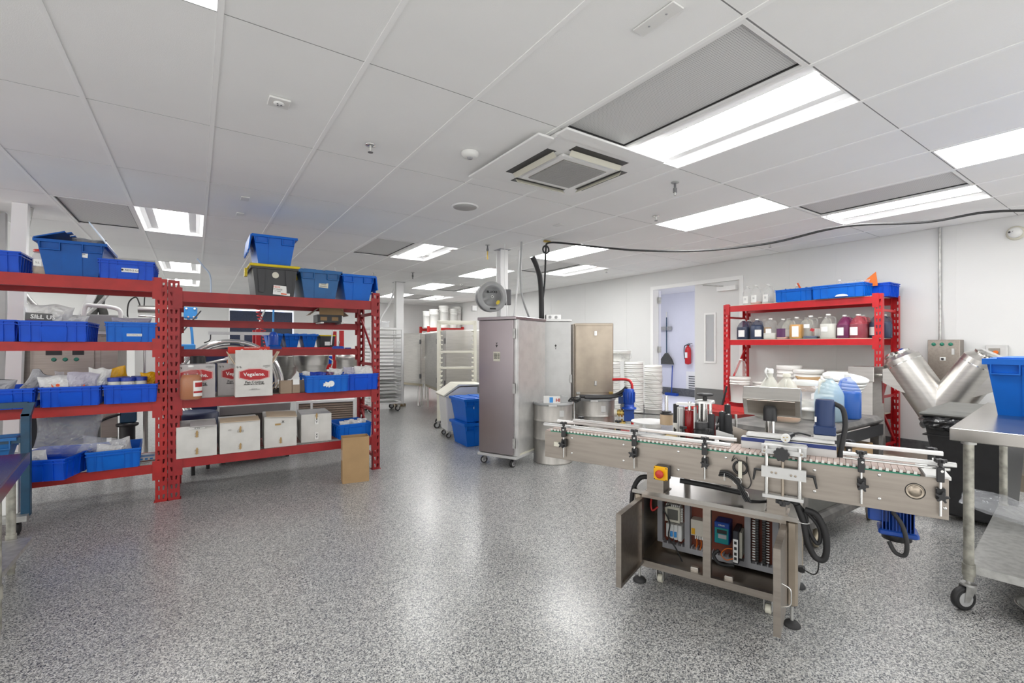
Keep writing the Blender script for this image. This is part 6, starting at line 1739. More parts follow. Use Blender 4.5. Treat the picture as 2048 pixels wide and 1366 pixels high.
o = MB().tube(smooth([(3.74, 4.08, 0.745), (3.95, 3.98, 0.737), (4.10, 3.90, 0.745), (4.17, 3.82, 0.80), (4.20, 3.78, 0.85)]), 0.021, 10).tube(smooth([(3.76, 4.02, 0.735), (3.97, 3.94, 0.728), (4.12, 3.86, 0.74), (4.19, 3.80, 0.78)]), 0.015, 8).build('hose', 'black_rubber', None)
tag(o, 'thick black hose lying across the far drum lid to the blue pump', 'hose')
# pump on red frame
t = thing('transfer_pump', 'blue motor pump with brass fittings on a red tube frame', 'pump', (4.21, 3.75, 0), a1 - 0.2)
MB().lathe([(0.055, 0.66), (0.062, 0.67), (0.062, 0.82), (0.05, 0.835)], n=20).build('motor', 'pump_blue', t)
mm = MB()
for k in range(12): mm.box(-0.003, 0.003, 0.058, 0.072, 0.67, 0.80) if False else mm.cyl((0.066 * math.cos(k * PI / 6), 0.066 * math.sin(k * PI / 6), 0.68), (0.066 * math.cos(k * PI / 6), 0.066 * math.sin(k * PI / 6), 0.80), 0.005, n=5)
mm.build('cooling_fins', 'pump_blue', t)
MB().lathe([(0.085, 0.60), (0.085, 0.618), (0.06, 0.625), (0.06, 0.66)], n=20).build('flange', 'pump_blue', t)
MB().cbox(-0.055, 0.06, -0.05, 0.05, 0.46, 0.60, 0.006).build('gear_case', 'machine_blue', t)
CB(-0.12, -0.055, -0.03, 0.04, 0.66, 0.74, 0.004).build('terminal_box', 'navy', t)
for z in (0.55, 0.43):
    MB().cyl((-0.14, 0, z), (-0.04, 0, z), 0.030, n=14).cyl((-0.09, 0, z), (-0.07, 0, z), 0.050, n=14).cyl((-0.12, 0, z), (-0.105, 0, z), 0.045, n=14).build('brass_fitting', 'brass', t)
MB().cyl((-0.17, 0, 0.55), (-0.135, 0, 0.55), 0.045, n=16).build('white_union', 'cream', t)
MB().tube(smooth([(-0.12, 0, 0.43), (-0.14, 0, 0.40), (-0.14, 0, 0.37), (-0.13, 0, 0.34)]), 0.032, 8).build('yellow_elbow', 'disc_yellow', t)
MB().tube(smooth([(-0.20, 0.15, 0.93), (-0.04, 0.12, 0.935), (0.02, 0.10, 0.90), (0.035, 0.09, 0.80), (0.035, 0.07, 0.4), (0.035, 0.05, 0.02)]), 0.016, 8).build('red_handle', 'red_bright', t)
MB().cbox(-0.12, 0.36, -0.16, 0.16, 0.30, 0.34, 0.01).build('red_deck', 'red_bright', t)
for x in (-0.09, 0.32):
    for y in (-0.13, 0.13): MB().cyl((x, y, 0), (x, y, 0.30), 0.014, n=8).build('leg', 'red_bright', t)

# white pail stacks
def pail_stack(lab, x, y, n, r, top_h, z0=0.0, step=0.065, grp=None):
    for k in range(n):
        o = thing('white_pail', lab[0] % (('lowest', 'second', 'third', 'fourth', 'fifth', 'sixth', 'seventh', 'eighth', 'ninth', 'tenth', 'eleventh', 'twelfth', 'thirteenth')[k] if k < n - 1 else 'topmost'), 'bucket', (x, y, z0 + k * step), random.uniform(-0.4, 0.4), lab[1])
        if k == 0 or True:
            if 'pail_%s' % r not in PM:
                h = 0.37
                PM['pail_%s' % r] = MB().lathe([(r * 0.87, 0.0), (r * 0.88, 0.008), (r * 0.97, h * 0.80), (r * 1.03, h * 0.805), (r * 1.03, h * 0.82), (r * 0.975, h * 0.825), (r * 0.985, h * 0.90), (r * 1.035, h * 0.905), (r * 1.035, h * 0.92), (r * 0.99, h * 0.925), (r, h), (r * 0.96, h), (r * 0.86, 0.02)], n=26).build('body', 'bucket_white', o)
                PM['h_%s' % r] = MB().tube([(r * 1.04 * math.cos(a), -r * 1.05 * abs(math.sin(a)) - 0.004, h * 0.86 - 0.16 * math.sin(a) ** 2) for a in [PI * i / 12 for i in range(13)]], 0.002, 4).build('bail_handle', 'galv', o)
            else:
                for key in ('pail_%s' % r, 'h_%s' % r):
                    if key[0] == 'h' and k % 3: continue
                    c = PM[key].copy(); col.objects.link(c); c.parent = o
PM = {}
pail_stack(('%s white pail of the left nested stack behind the blue pump', 'left nested pail stack'), 5.49, 5.27, 12, 0.150, 0)
pail_stack(('%s white pail of the middle nested stack before the doorway', 'middle nested pail stack'), 5.78, 5.05, 12, 0.148, 0)
pail_stack(('%s white pail of the right, lowest nested stack by the doorway', 'right nested pail stack'), 6.22, 5.02, 11, 0.140, 0)
o = bucket('white pail standing on the middle stack, slid to its left', 5.70, 5.24, 12 * 0.065 + 0.31, 0.150, 0.17, lid=False)
t = thing('wall_outlet', 'small black switch box on the wall above the pail stacks', 'switch box', (XR, 7.15, 1.27))
CB(-0.05, 0, -0.06, 0.06, -0.07, 0.07, 0.004).build('body', 'reel_dark', t)

# columns
def column(lab, x, y, s=0.075, base=True):
    t = thing('support_column', lab, 'column', (x, y, 0))
    MB().box(-s, s, -s, -s + 0.012, 0.0, H).box(-s, s, s - 0.012, s, 0.0, H).box(-0.012, 0.012, -s + 0.012, s - 0.012, 0.0, H).build('shaft', 'white_metal', t)
    if base: MB().box(-s - 0.035, s + 0.035, -s - 0.035, s + 0.035, 0, 0.055).build('base_block', 'rust', t)
    MB().box(-s - 0.03, s + 0.03, -s - 0.03, s + 0.03, H - 0.004, H).build('ceiling_collar', 'duct_grey', t)
    return t
column('white column with a stained base block in the open aisle', 3.72, 9.94, 0.085)
column('white column carrying the grey hose reel behind the tall cabinet', 3.70, 5.70, 0.062)
o = MB().tube(smooth([(3.62, 9.9, H), (3.60, 9.9, 2.55), (3.50, 9.9, 2.25), (3.30, 9.85, 1.95), (3.20, 9.8, 1.72)]), 0.022, 8).build('hanging_pipe', 'wire_white', None); tag(o, 'white pipe slanting from the ceiling to the pan rack', 'pipe')
# hose reel
t = thing('hose_reel', 'round grey hose reel with yellow sticker mounted on the white column', 'hose reel', (3.37, 5.48, 2.01), math.atan2(5.48, 3.36) - PI / 2 + 0.30)
rr = 0.205
MB().lathe([(rr * 0.9, -0.07), (rr, -0.06), (rr, 0.052), (rr * 0.96, 0.056)], n=44, axis='Y').build('drum', 'reel_dark', t)
f = MB().lathe([(rr * 1.02, 0.060), (rr * 1.02, 0.072), (rr * 0.98, 0.082), (rr * 0.90, 0.078), (rr * 0.84, 0.086), (rr * 0.72, 0.084), (rr * 0.70, 0.070), (rr * 0.66, 0.060), (0.02, 0.060), (0.001, 0.060)], n=48, axis='Y').build('face_plate', 'reel_grey', t)
text('BLUCKS', 0.042, 'lettering', 'ink', f, (0.0, -0.0612, 0.065), bold=0.002)
MB().lathe([(0.018, 0.060), (0.018, 0.070), (0.010, 0.072)], n=16, axis='Y').build('hub', 'paper', f)
MB().lathe([(0.009, 0.072), (0.009, 0.076)], n=12, axis='Y').build('axle_end', 'black', f)
ys = MB().lathe([(0.030, 0.0), (0.030, 0.001)], n=20, axis='Y').build('yellow_sticker', 'yellow_lid', f, loc=(0.085, -0.061, -0.075)); ys.scale = (0.75, 1, 1.15); ys.rotation_euler = (0, R(40), 0)
B(-0.04, 0.045, -0.092, -0.086, -0.175, -0.155).build('black_badge', 'black', f)
CB(-0.27, -0.20, -0.03, 0.04, -0.20, -0.12, 0.005).build('hose_guide', 'alu', t)
MB().cbox(0.15, 0.30, 0.00, 0.06, -0.10, 0.12, 0.006).build('mount_arm', 'reel_dark', t)

# cables above the cabinets
def wire(lab, pts, r, m_, cat='cable', name='cable'):
    o = MB().tube(smooth(pts, 8), r, 8).build(name, m_, None); tag(o, lab, cat); return o
wire('white cable curving from the ceiling to the near cabinet top', [(3.55, 5.05, 2.60), (3.50, 5.0, 2.35), (3.40, 4.88, 2.10), (3.30, 4.78, 1.85), (3.22, 4.70, 1.67)], 0.012, 'wire_white')
wire('grey-white tube bowing beside the black duct hose', [(3.62, 5.10, H), (3.60, 5.08, 2.55), (3.52, 4.98, 2.3), (3.50, 4.92, 2.0), (3.62, 4.95, 1.75), (3.68, 4.96, 1.68)], 0.013, 'reel_grey')
wire('thin white wire hanging left of the white cables', [(3.52, 5.35, H), (3.51, 5.35, 2.3), (3.53, 5.33, 2.0), (3.52, 5.3, 1.7)], 0.004, 'wire_white')
wire('thick black duct hose standing up from the cabinets', [(3.72, 4.98, 2.52), (3.78, 4.98, 2.42), (3.80, 4.93, 2.25), (3.80, 4.90, 2.0), (3.79, 4.88, 1.67)], 0.036, 'black_rubber', 'hose', 'hose')
wire('black power cable running loosely under the ceiling to the right', [(3.86, 4.97, 1.675), (3.85, 4.95, 1.85), (3.87, 4.92, 2.15), (3.87, 4.90, 2.40), (3.80, 4.80, 2.60), (3.86, 4.82, 2.70), (3.97, 4.57, 2.66), (4.25, 4.19, 2.573), (4.56, 3.77, 2.50), (4.93, 3.26, 2.46), (5.34, 2.71, 2.495), (5.66, 2.27, 2.60), (5.85, 2.02, 2.63), (6.20, 1.55, 2.61), (6.47, 1.18, 2.665), (6.75, 0.80, 2.64), (7.15, 0.26, 2.60)], 0.012, 'black_rubber')
o = MB().tube(arc((3.80, 4.80, 2.60), 0.05, 0, 2 * PI, 12, 'XZ'), 0.012, 6).build('cable_grip', 'black', None); tag(o, 'black cable grip hanging below the ceiling hook', 'grip')
t = thing('junction_box', 'small metal junction box on top of the pale cabinet', 'box', (3.88, 4.75, 1.672), -0.5)
CB(-0.10, 0.10, -0.05, 0.05, 0, 0.075, 0.004).build('body', 'alu', t)
for x in (-0.05, 0.03): MB().cyl((x, -0.055, 0.04), (x, -0.05, 0.04), 0.02, n=14).build('knockout', 'reel_grey', t)

# white bun pan rack, ingredient bin, two blue totes, between column and cabinet
t = thing('bun_pan_rack', 'cream plastic bun pan rack behind the white ingredient bin', 'rack', (3.24, 6.93, 0), R(-28))
for x in (0.02, 0.62):
    for y in (0.0, 0.42): CB(x - 0.022, x + 0.022, y - 0.02, y + 0.02, 0.14, 1.74, 0.004).build('post', 'cream_plastic', t)
MB().cbox(0.0, 0.64, -0.02, 0.01, 1.70, 1.745, 0.004).cbox(0.0, 0.64, 0.41, 0.44, 1.70, 1.745, 0.004).cbox(0.0, 0.03, 0.01, 0.41, 1.70, 1.745, 0.004).build('top_frame', 'cream_plastic', t)
MB().cbox(0.0, 0.64, -0.02, 0.44, 0.12, 0.16, 0.004).build('bottom_frame', 'cream_plastic', t)
for z in (1.22, 0.96): MB().cbox(0.04, 0.62, -0.01, 0.012, z, z + 0.035, 0.004).build('cross_bar', 'cream_plastic', t)
for k in range(18):
    z = 0.30 + k * 0.075
    MB().box(0.04, 0.075, -0.0, 0.42, z, z + 0.012).build('pan_slide', 'cream_plastic', t)
    MB().box(0.565, 0.60, -0.0, 0.42, z, z + 0.012).build('pan_slide', 'cream_plastic', t)
for x in (0.02, 0.62):
    for y in (0.0, 0.42): caster(t, x, y, 0.12, 0.05, 0.03, ang=0.4 if x < 0.1 else 1)
t = thing('ingredient_bin', 'white wheeled ingredient bin with sloping lid', 'bin', (2.96, 6.05, 0), R(-12))
MB()._add([(0.03, 0.03, 0.10), (0.52, 0.03, 0.10), (0.52, 0.40, 0.10), (0.03, 0.40, 0.10), (0.0, 0.0, 0.60), (0.55, 0.0, 0.60), (0.55, 0.43, 0.60), (0.0, 0.43, 0.60)],
          [(3, 2, 1, 0), (4, 5, 6, 7), (0, 1, 5, 4), (1, 2, 6, 5), (2, 3, 7, 6), (3, 0, 4, 7)]).build('body', 'white_plastic', t, bevel=0.02)
MB().prism([(-0.02, 0.60), (0.20, 0.74), (0.57, 0.74), (0.57, 0.60)], -0.02, 0.45, 'Y').build('sloping_top', 'white_plastic', t, bevel=0.008)
MB().prism([(-0.03, 0.605), (0.20, 0.755), (0.58, 0.755), (0.58, 0.775), (0.19, 0.785), (-0.04, 0.63)], -0.03, 0.46, 'Y').build('lid', 'cream_plastic', t, bevel=0.006)
for x in (0.08, 0.48):
    for y in (0.07, 0.36): caster(t, x, y, 0.10, 0.035, 0.025)
o = make_tote('upper blue lidded tote of the pair beside the tall cabinet', 'tote_bright', 0.40, 0.50, 0.325); place(o, 3.12, 5.38, 0.325, R(-5))
sticker(o, -0.04, 0.012, 0.19, 0.06, 0.03, ('LOT 6',), s=0.013)
o = make_tote('lower blue lidded tote of the pair, on the floor', 'tote_bright', 0.40, 0.50, 0.325); place(o, 3.125, 5.38, 0.0, R(-5))

# row of raised stainless tunnel cabinets
def tunnel(lab, p, q, z0, z1, dd, side_m='steel'):
    a = math.atan2(q[1] - p[1], q[0] - p[0]); L = math.hypot(q[0] - p[0], q[1] - p[1])
    t = thing('steel_cabinet', lab, 'cabinet', (p[0], p[1], 0), a)
    MB().cbox(0, L, 0, dd, z0, z1, 0.006).build('body', side_m, t)
    MB().cbox(0.03, L - 0.03, -0.012, 0, z0 + 0.03, z1 - 0.02, 0.004).build('door_panel', side_m, t)
    for z in (z0 + 0.12, z1 - 0.25): CB(L - 0.05, L - 0.01, -0.03, -0.008, z, z + 0.10, 0.003).build('hinge', 'reel_dark', t)
    CB(0.02, 0.06, -0.03, -0.012, (z0 + z1) / 2, (z0 + z1) / 2 + 0.04, 0.003).build('latch', 'chrome', t)
    MB().cbox(0, L, 0, 0.03, z0 - 0.05, z0, 0.003).build('sill', 'tan_metal', t)
    for x in (0.05, L - 0.05):
        for y in (0.05, dd - 0.05): MB().cyl((x, y, 0), (x, y, z0), 0.022, n=12).build('leg', 'steel', t)
    return t
tunnel('farthest raised steel cabinet showing rack reflections', (3.93, 10.75), (4.17, 9.72), 0.48, 1.62, 0.9)
tunnel('middle raised steel cabinet, smooth bluish door', (4.16, 9.50), (3.86, 8.20), 0.50, 1.62, 0.9)
tunnel('nearest raised steel cabinet behind the bun pan rack', (3.84, 8.07), (3.66, 7.46), 0.50, 1.62, 0.9)
for x, y in ((4.17, 9.62),):
    o = thing('tube_bracket', 'chrome tube bracket feet between the two left steel cabinets', 'bracket', (x - 0.1, y, 0))
    MB().tube(smooth([(0, -0.06, 0.45), (0, -0.06, 0.04), (0.0, 0.0, 0.01), (0, 0.06, 0.04), (0, 0.06, 0.45)]), 0.014, 8).build('tube', 'chrome', o)
# far back rack with white buckets
t = thing('pallet_rack', 'far red rack in the back corner carrying white buckets', 'rack', (5.97, 13.45, 0))
for x in (0, 1.2):
    for y in (0, 0.6): CB(x, x + 0.075, y, y + 0.06, 0, 1.94, 0.004).build('upright', 'red', t)
for z in (1.90, 1.2, 0.5):
    for y in (0.0, 0.56): B(0.075, 1.2, y, y + 0.04, z - 0.10, z).build('beam', 'red', t)
    B(0.075, 1.2, 0.04, 0.56, z - 0.02, z).build('shelf', 'white_metal', t)
i = 0
for x, r, h in ((0.08, 0.11, 0.50), (0.28, 0.14, 0.56), (0.44, 0.10, 0.48), (0.62, 0.15, 0.68), (0.80, 0.11, 0.54), (0.96, 0.14, 0.60), (1.15, 0.15, 0.68)):
    nm = ('leftmost white bucket on the far corner rack', 'second white bucket on the far corner rack', 'narrow white bucket with black mark on the far rack', 'tall white bucket stack left of centre on the far rack', 'pale white bucket in the middle of the far rack', 'broad white bucket near the right of the far rack', 'rightmost tall white bucket on the far rack')[i]
    bucket(nm, 5.97 + x, 13.72 - 0.12 * (i % 2), 1.90, r, h, lid=True, group='white buckets on the far corner rack'); i += 1

# sheet pan rack by the far column
t = thing('sheet_pan_rack', 'white rolling rack filled with sheet pans left of the far column', 'rack', (2.86, 9.20, 0), R(-2))
for x in (0.0, 0.64):
    for y in (0.0, 0.5): CB(x, x + 0.03, y, y + 0.03, 0.16, 1.70, 0.003).build('post', 'white_metal', t)
MB().cbox(0, 0.67, 0, 0.53, 1.66, 1.70, 0.004).build('top_frame', 'white_metal', t)
MB().cbox(0, 0.67, 0, 0.53, 0.15, 0.18, 0.004).build('bottom_frame', 'white_metal', t)
for k in range(19):
    z = 0.24 + k * 0.073
    MB().taper(0.032, 0.638, 0.0, 0.52, z, z + 0.026, 0.012).build('sheet_pan', 'alu' if k % 4 == 1 else 'white_metal', t)
for x in (0.06, 0.60):
    for y in (0.06, 0.46): caster(t, x, y, 0.15, 0.055, 0.03)
bag('crumpled_film', 'clear crumpled film on top of the sheet pan rack', 0.4, 0.14, 0.3, 'bag_clear', 161, (3.15, 9.45, 1.70))

# ================================================================ BEHIND THE LEFT RACKS
t = thing('control_cabinet', 'stainless machine cabinet with green lamps behind the left rack', 'machine', (-1.50, 6.60, 0))
MB().cbox(0, 0.80, 0, 0.8, 0.85, 1.46, 0.006).build('body', 'steel_x', t)
MB().cbox(0.13, 0.61, -0.02, 0, 0.88, 1.40, 0.004).build('front_door', 'steel_x', t)
MB().cbox(0.66, 0.80, -0.01, 0, 0.35, 1.44, 0.004).build('side_door', 'steel_x', t)
MB().cbox(0.0, 0.62, 0.05, 0.75, 0.30, 0.85, 0.006).build('lower_housing', 'dark_body', t)
for x, w_ in ((0.24, 0.12), (0.44, 0.09)): B(x, x + w_, -0.026, -0.02, 1.245, 1.30).build('display', 'black', t)
for x in (0.30, 0.385, 0.47):
    MB().lathe([(0.020, 0), (0.020, 0.008), (0.014, 0.014)], (x, -0.02, 1.20), n=16, axis='Y').build('green_button', 'green_lamp', t)
for x in (0.03, 0.74):
    for y in (0.05, 0.72): MB().cbox(x, x + 0.05, y, y + 0.05, 0, 0.35, 0.004).build('leg', 'galv_worn', t)
MB().tube([(0.22, -0.03, 0.80), (0.30, -0.06, 0.50), (0.34, -0.10, 0.40)], 0.018, 8).build('black_lever', 'black', t)
MB().cbox(0.0, 0.80, 0.0, 0.8, 1.46, 1.50, 0.004).build('top_plate', 'steel', t)
MB().cbox(0.48, 0.84, 0.1, 0.6, 1.50, 1.68, 0.004).build('top_housing', 'reel_grey', t)
MB().tube(smooth([(0.52, 0.02, 1.55), (0.53, 0.02, 1.75), (0.60, 0.02, 1.77), (0.80, 0.04, 1.74), (0.82, 0.04, 1.60)]), 0.022, 8).build('white_arm', 'white_plastic', t)
MB().tube(smooth([(0.35, 0.3, 1.5), (0.6, 0.3, 1.80), (0.72, 0.35, 2.0)]), 0.018, 8).build('grey_pipe', 'galv', t)
o = thing('wrapped_pipe', 'dark grey wrapped pipes tied together behind the printed bag', 'pipe', (-1.00, 7.62, 0))
for x in (-0.03, 0.04): MB().tube(smooth([(x, 0, 0.0), (x, 0, 0.8), (x, 0, 1.50), (x * 1.5, 0, 1.72), (x * 0.6, 0, 1.85), (x, 0, 1.98)]), 0.045, 10).build('wrap', 'fabric_grey', o)
MB().lathe([(0.06, 0), (0.065, 0.02), (0.06, 0.04)], (0, 0, 1.83), n=14).build('tie', 'fabric_grey', o)
t = thing('white_strut', 'white slanted post and brace rising to the ceiling at far left', 'post', (0, 0, 0))
MB().prism([(-1.545, 0.0), (-1.435, 0.0), (-1.36, H), (-1.47, H)], 6.44, 6.53, 'Y').build('post', 'white_metal', t)
t = thing('white_brace', 'slanted white brace beside the grey curved pipe behind the printed bag', 'post', (0, 0, 0))
MB().prism([(-1.30, 1.30), (-1.22, 1.30), (-0.92, 2.15), (-1.00, 2.15)], 7.46, 7.52, 'Y').build('brace', 'white_metal', t)
MB().prism([(-1.25, 0.0), (-1.17, 0.0), (-1.17, 1.30), (-1.25, 1.30)], 7.46, 7.52, 'Y').build('brace_foot', 'white_metal', t)
o = wire('grey pipe curving down from the ceiling at far left', [(-1.38, 6.62, H), (-1.42, 6.62, 2.45), (-1.45, 6.62, 2.15), (-1.43, 6.60, 1.90), (-1.32, 6.58, 1.72), (-1.18, 6.55, 1.60), (-1.10, 6.55, 1.52)], 0.026, 'galv', 'pipe', 'pipe')
t = thing('wall_sheet', 'grey wall panel filling the far left corner under the ceiling', 'panel', (-2.35, 6.95, 0))
MB().cbox(-0.4, 0.72, 0, 0.06, 0, H - 0.01, 0.004).build('sheet', 'reel_grey', t)
# glassy hopper group and cylinder
t = thing('steel_hopper', 'clear-sided steel hopper and white tub behind the yellow bags', 'hopper', (-0.42, 7.0, 0))
MB().lathe([(0.16, 0.86), (0.17, 0.88), (0.17, 1.36), (0.16, 1.38)], n=24).build('clear_wall', 'clear_plastic', t)
MB().lathe([(0.165, 0.60), (0.172, 0.86)], n=24).build('steel_base', 'steel', t)
for k in range(5): MB().cyl((0.10 * math.cos(k * 1.3), 0.10 * math.sin(k * 1.3), 0.86), (0.10 * math.cos(k * 1.3), 0.10 * math.sin(k * 1.3), 1.37), 0.010, n=8).build('rod', 'chrome', t)
for k in range(3): MB().cyl((0.14 * math.cos(k * 2.1), 0.14 * math.sin(k * 2.1), 0), (0.14 * math.cos(k * 2.1), 0.14 * math.sin(k * 2.1), 0.60), 0.016, n=8).build('leg', 'steel', t)
t = thing('blue_motor', 'teal motor with curved black handle under the left rack third shelf', 'motor', (-0.62, 6.6, 0))
MB().cbox(-0.06, 0.08, -0.05, 0.07, 0.50, 0.62, 0.01).build('motor_case', 'teal_steel', t)
MB().lathe([(0.09, 0.46), (0.10, 0.47), (0.10, 0.49), (0.07, 0.50)], n=18).build('flange', 'black', t)
MB().lathe([(0.07, 0.30), (0.07, 0.46)], n=18).build('lower_case', 'black_plastic', t)
MB().tube(smooth([(-0.06, -0.05, 0.60), (-0.16, -0.07, 0.57), (-0.24, -0.07, 0.53), (-0.27, -0.07, 0.55)]), 0.013, 8).build('handle', 'black', t)
MB().cbox(-0.05, 0.05, -0.05, 0.05, 0.0, 0.30, 0.004).build('stand', 'galv_worn', t)
t = thing('air_cylinder', 'horizontal steel cylinder with blue valve head and cables', 'cylinder', (-0.60, 7.5, 0))
MB().cyl((0, 0, 1.80), (0.40, 0, 1.80), 0.050, n=20).build('barrel', 'steel', t)
MB().cyl((0.0, 0, 1.72), (0.45, 0.05, 1.70), 0.014, n=8).build('rod', 'chrome', t)
MB().cbox(0.47, 0.62, -0.05, 0.05, 1.70, 1.85, 0.01).build('valve_head', 'light_blue', t)
for dx, dz2 in ((0.50, 1.83), (0.59, 1.83), (0.52, 1.72), (0.58, 1.72)): MB().lathe([(0.012, 0), (0.012, 0.012)], (dx, -0.05, dz2), n=10, axis='Y').build('bolt', 'chrome', t)
MB().tube(smooth([(0.50, -0.03, 1.75), (0.55, -0.03, 1.60), (0.57, -0.03, 1.3), (0.56, -0.03, 1.1)]), 0.016, 8).build('blue_hose', 'light_blue', t)
MB().tube(smooth([(0.02, 0, 1.85), (-0.02, 0, 1.95), (-0.09, 0, 1.88), (-0.10, 0, 1.70), (-0.05, 0, 1.58)]), 0.008, 6).build('cable', 'black', t)
MB().tube(smooth([(0.06, 0, 1.85), (0.08, 0, 2.0), (0.2, 0, 2.12)]), 0.007, 6).build('cable', 'black', t)
MB().cbox(0.30, 0.36, 0.0, 0.06, 0, 1.75, 0.004).build('stand', 'duct_grey', t)
wire('thin black wire slanting behind the rack posts', [(-0.26, 5.60, 1.22), (-0.22, 5.75, 1.32), (-0.10, 6.2, 1.52), (0.05, 6.6, 1.75)], 0.008, 'black')
wire('blue air hose hanging before the dark window', [(1.62, 13.0, H), (1.61, 13.0, 2.0), (1.60, 13.0, 1.30)], 0.022, 'light_blue', 'hose', 'hose')
wire('white pipe leaning across the dark window', [(1.55, 12.5, H), (1.45, 12.5, 2.40), (1.25, 12.4, 1.9), (1.05, 12.3, 1.2)], 0.02, 'wire_white', 'pipe', 'pipe')
wire('white hose hanging right of the brown flap box', [(2.05, 8.6, H), (2.04, 8.6, 2.0), (1.98, 8.6, 1.35)], 0.012, 'wire_white', 'hose', 'hose')
wire('blue-white hose dropping over the left rack end', [(0.02, 9.0, H), (0.10, 9.0, 2.62), (0.20, 9.0, 2.45), (0.20, 9.0, 2.0)], 0.012, 'lit_flap_pale_hose', 'hose', 'hose')
hx = [(1.02, 10.5, H)]
for i in range(90):
    a = i * 0.9
    hx.append((1.02 + 0.002 * i + 0.045 * math.cos(a), 10.5 + 0.045 * math.sin(a), 2.10 - 0.0095 * i))
o = MB().tube(hx, 0.010, 5).build('coiled_hose', 'red_bright', None); tag(o, 'red coiled air hose hanging before the dark window', 'hose')
# coating drum ring
t = thing('coating_pan', 'large steel pan ring with dark drum and blue motors', 'mixer', (0.40, 7.35, 0))
MB().tube([(0.62 * math.cos(a), 0, 0.80 + 0.60 * math.sin(a)) for a in [2 * PI * i / 48 for i in range(49)]], 0.030, 8).build('ring', 'chrome', t)
MB().tube([(0.55 * math.cos(a), 0.03, 0.80 + 0.53 * math.sin(a)) for a in [2 * PI * i / 48 for i in range(49)]], 0.022, 8).build('inner_ring', 'steel', t)
MB().lathe([(0.001, -0.55), (0.30, -0.50), (0.50, -0.25), (0.56, 0.0)], (0, 0.03, 0.80), n=32, axis='Y').build('drum_shell', 'tank_blue', t)
MB().cbox(-0.56, -0.40, 0.02, 0.16, 1.22, 1.36, 0.01).build('blue_motor', 'light_blue', t)
MB().cbox(-0.45, 0.45, 0.10, 0.55, 0.0, 0.16, 0.01).build('base', 'dark_body', t)
MB().tube([(-0.30, -0.02, 1.10), (-0.05, -0.10, 1.16), (0.10, -0.14, 1.12)], 0.022, 8).build('lever', 'steel', t)
t = thing('pipe_gantry', 'grey tee-shaped pipe gantry behind the red rack beams', 'frame', (0.15, 8.0, 0))
MB().box(0, 0.80, -0.02, 0.02, 1.50, 1.545).build('top_bar', 'alu_flat', t)
MB().box(0.40, 0.45, -0.02, 0.02, 0.0, 1.50).build('upright', 'alu_flat', t)
MB().tube(smooth([(0.03, 0, 1.50), (0.02, 0, 1.42), (-0.05, 0, 1.38)]), 0.008, 6).build('hanging_cable', 'black', t)
MB().lathe([(0.07, 0.0), (0.07, 0.13), (0.05, 0.19), (0.001, 0.21)], (0.84, 0, 1.35), n=18).build('blue_motor', 'pump_blue', t)
MB().cbox(0.75, 0.95, -0.08, 0.08, 1.22, 1.33, 0.01).build('motor_base', 'machine_blue', t)
MB().box(0.82, 0.88, -0.03, 0.03, 0.0, 1.22).build('motor_post', 'galv', t)
o = thing('orange_tool_case', 'orange and grey tool standing behind the middle carton', 'tool', (0.24, 5.42, y3_ + 0.0))
MB().prism([(0, 0), (0.16, 0), (0.16, 0.38), (0.02, 0.33)], -0.05, 0.05).build('case', 'orange', o)
MB().prism([(0.0, 0.33), (0.16, 0.38), (0.16, 0.40), (0.0, 0.35)], -0.055, 0.055).build('lid', 'alu', o)
o = thing('black_roll', 'black roll behind the left oil carton', 'roll', (0.02, 5.50, y3_))
MB().lathe([(0.06, 0), (0.065, 0.01), (0.065, 0.36), (0.06, 0.37)], n=20).build('roll', 'black_plastic', o)
# dark flap box on the rear beam
o = cardbox('flap_box', 'dark printed box with brown flaps open, high on the rear beam', 0.26, 0.22, 0.085, 'black_plastic', loc=(1.24, 5.44, 1.602), top=False)
f = B(-0.13, 0.13, 0, 0.004, 0, 0.11).build('flap', 'cardboard', o, loc=(0, -0.0, 0.08)); f.rotation_euler = (R(-12), 0, 0); f.location = (0.02, 0.0, 0.083)
for s in (-1, 1):
    f = B(-0.002, 0.002, 0, 0.22, 0, 0.11).build('flap', 'cardboard_dull', o, loc=(s * 0.13, 0, 0.08)); f.rotation_euler = (0, R(s * 130), 0); f.location = (s * 0.12, 0, 0.15)
for x in (-0.06, 0.06): B(x - 0.04, x + 0.03, -0.001, 0, 0.02, 0.06).build('print_patch', 'cardboard', o)
B(-0.13, 0.13, 0.0, 0.20, 1.596, 1.602).build('x', 'galv', None); bpy.data.objects.remove(bpy.data.objects['x'])
MB().box(1.12, 1.15, RF + 0.30, RB - 0.04, 1.585, 1.6).box(1.33, 1.36, RF + 0.30, RB - 0.04, 1.585, 1.6).build('support_bar', 'galv', rk2)
# back rack with totes
t = thing('pallet_rack', 'red rack with blue totes seen through the middle of the near rack', 'rack', (0.85, 9.0, 0))
for x in (0, 1.38):
    for y in (0, 0.55): CB(x, x + 0.075, y, y + 0.06, 0, 1.62, 0.004).build('upright', 'red_bright', t)
for z in (1.31, 0.6):
    for y in (0.0, 0.51): B(0.075, 1.38, y, y + 0.04, z - 0.07, z).build('beam', 'red_bright', t)
    B(0.075, 1.38, 0.04, 0.51, z - 0.02, z).build('shelf', 'galv', t)
for x, lab, m_ in ((1.14, 'blue lidded tote on the back rack, left one', 'tote_bright'), (1.42, 'blue lidded tote on the back rack, middle one', 'tote_bright'), (1.71, 'blue lidded tote on the back rack, right one beside the black', 'tote_bright')):
    o = make_tote(lab, m_, 0.26, 0.42, 0.25); place(o, x, 9.03, 1.311)
    B(-0.03, 0.03, -0.001, 0, -0.02, 0.02).build('sticker', 'paper', o, loc=(0.0, 0.014, 0.13))
o = thing('black_tote', 'black tote with yellow lid on the back rack', 'tote', (2.02, 9.03, 1.311))
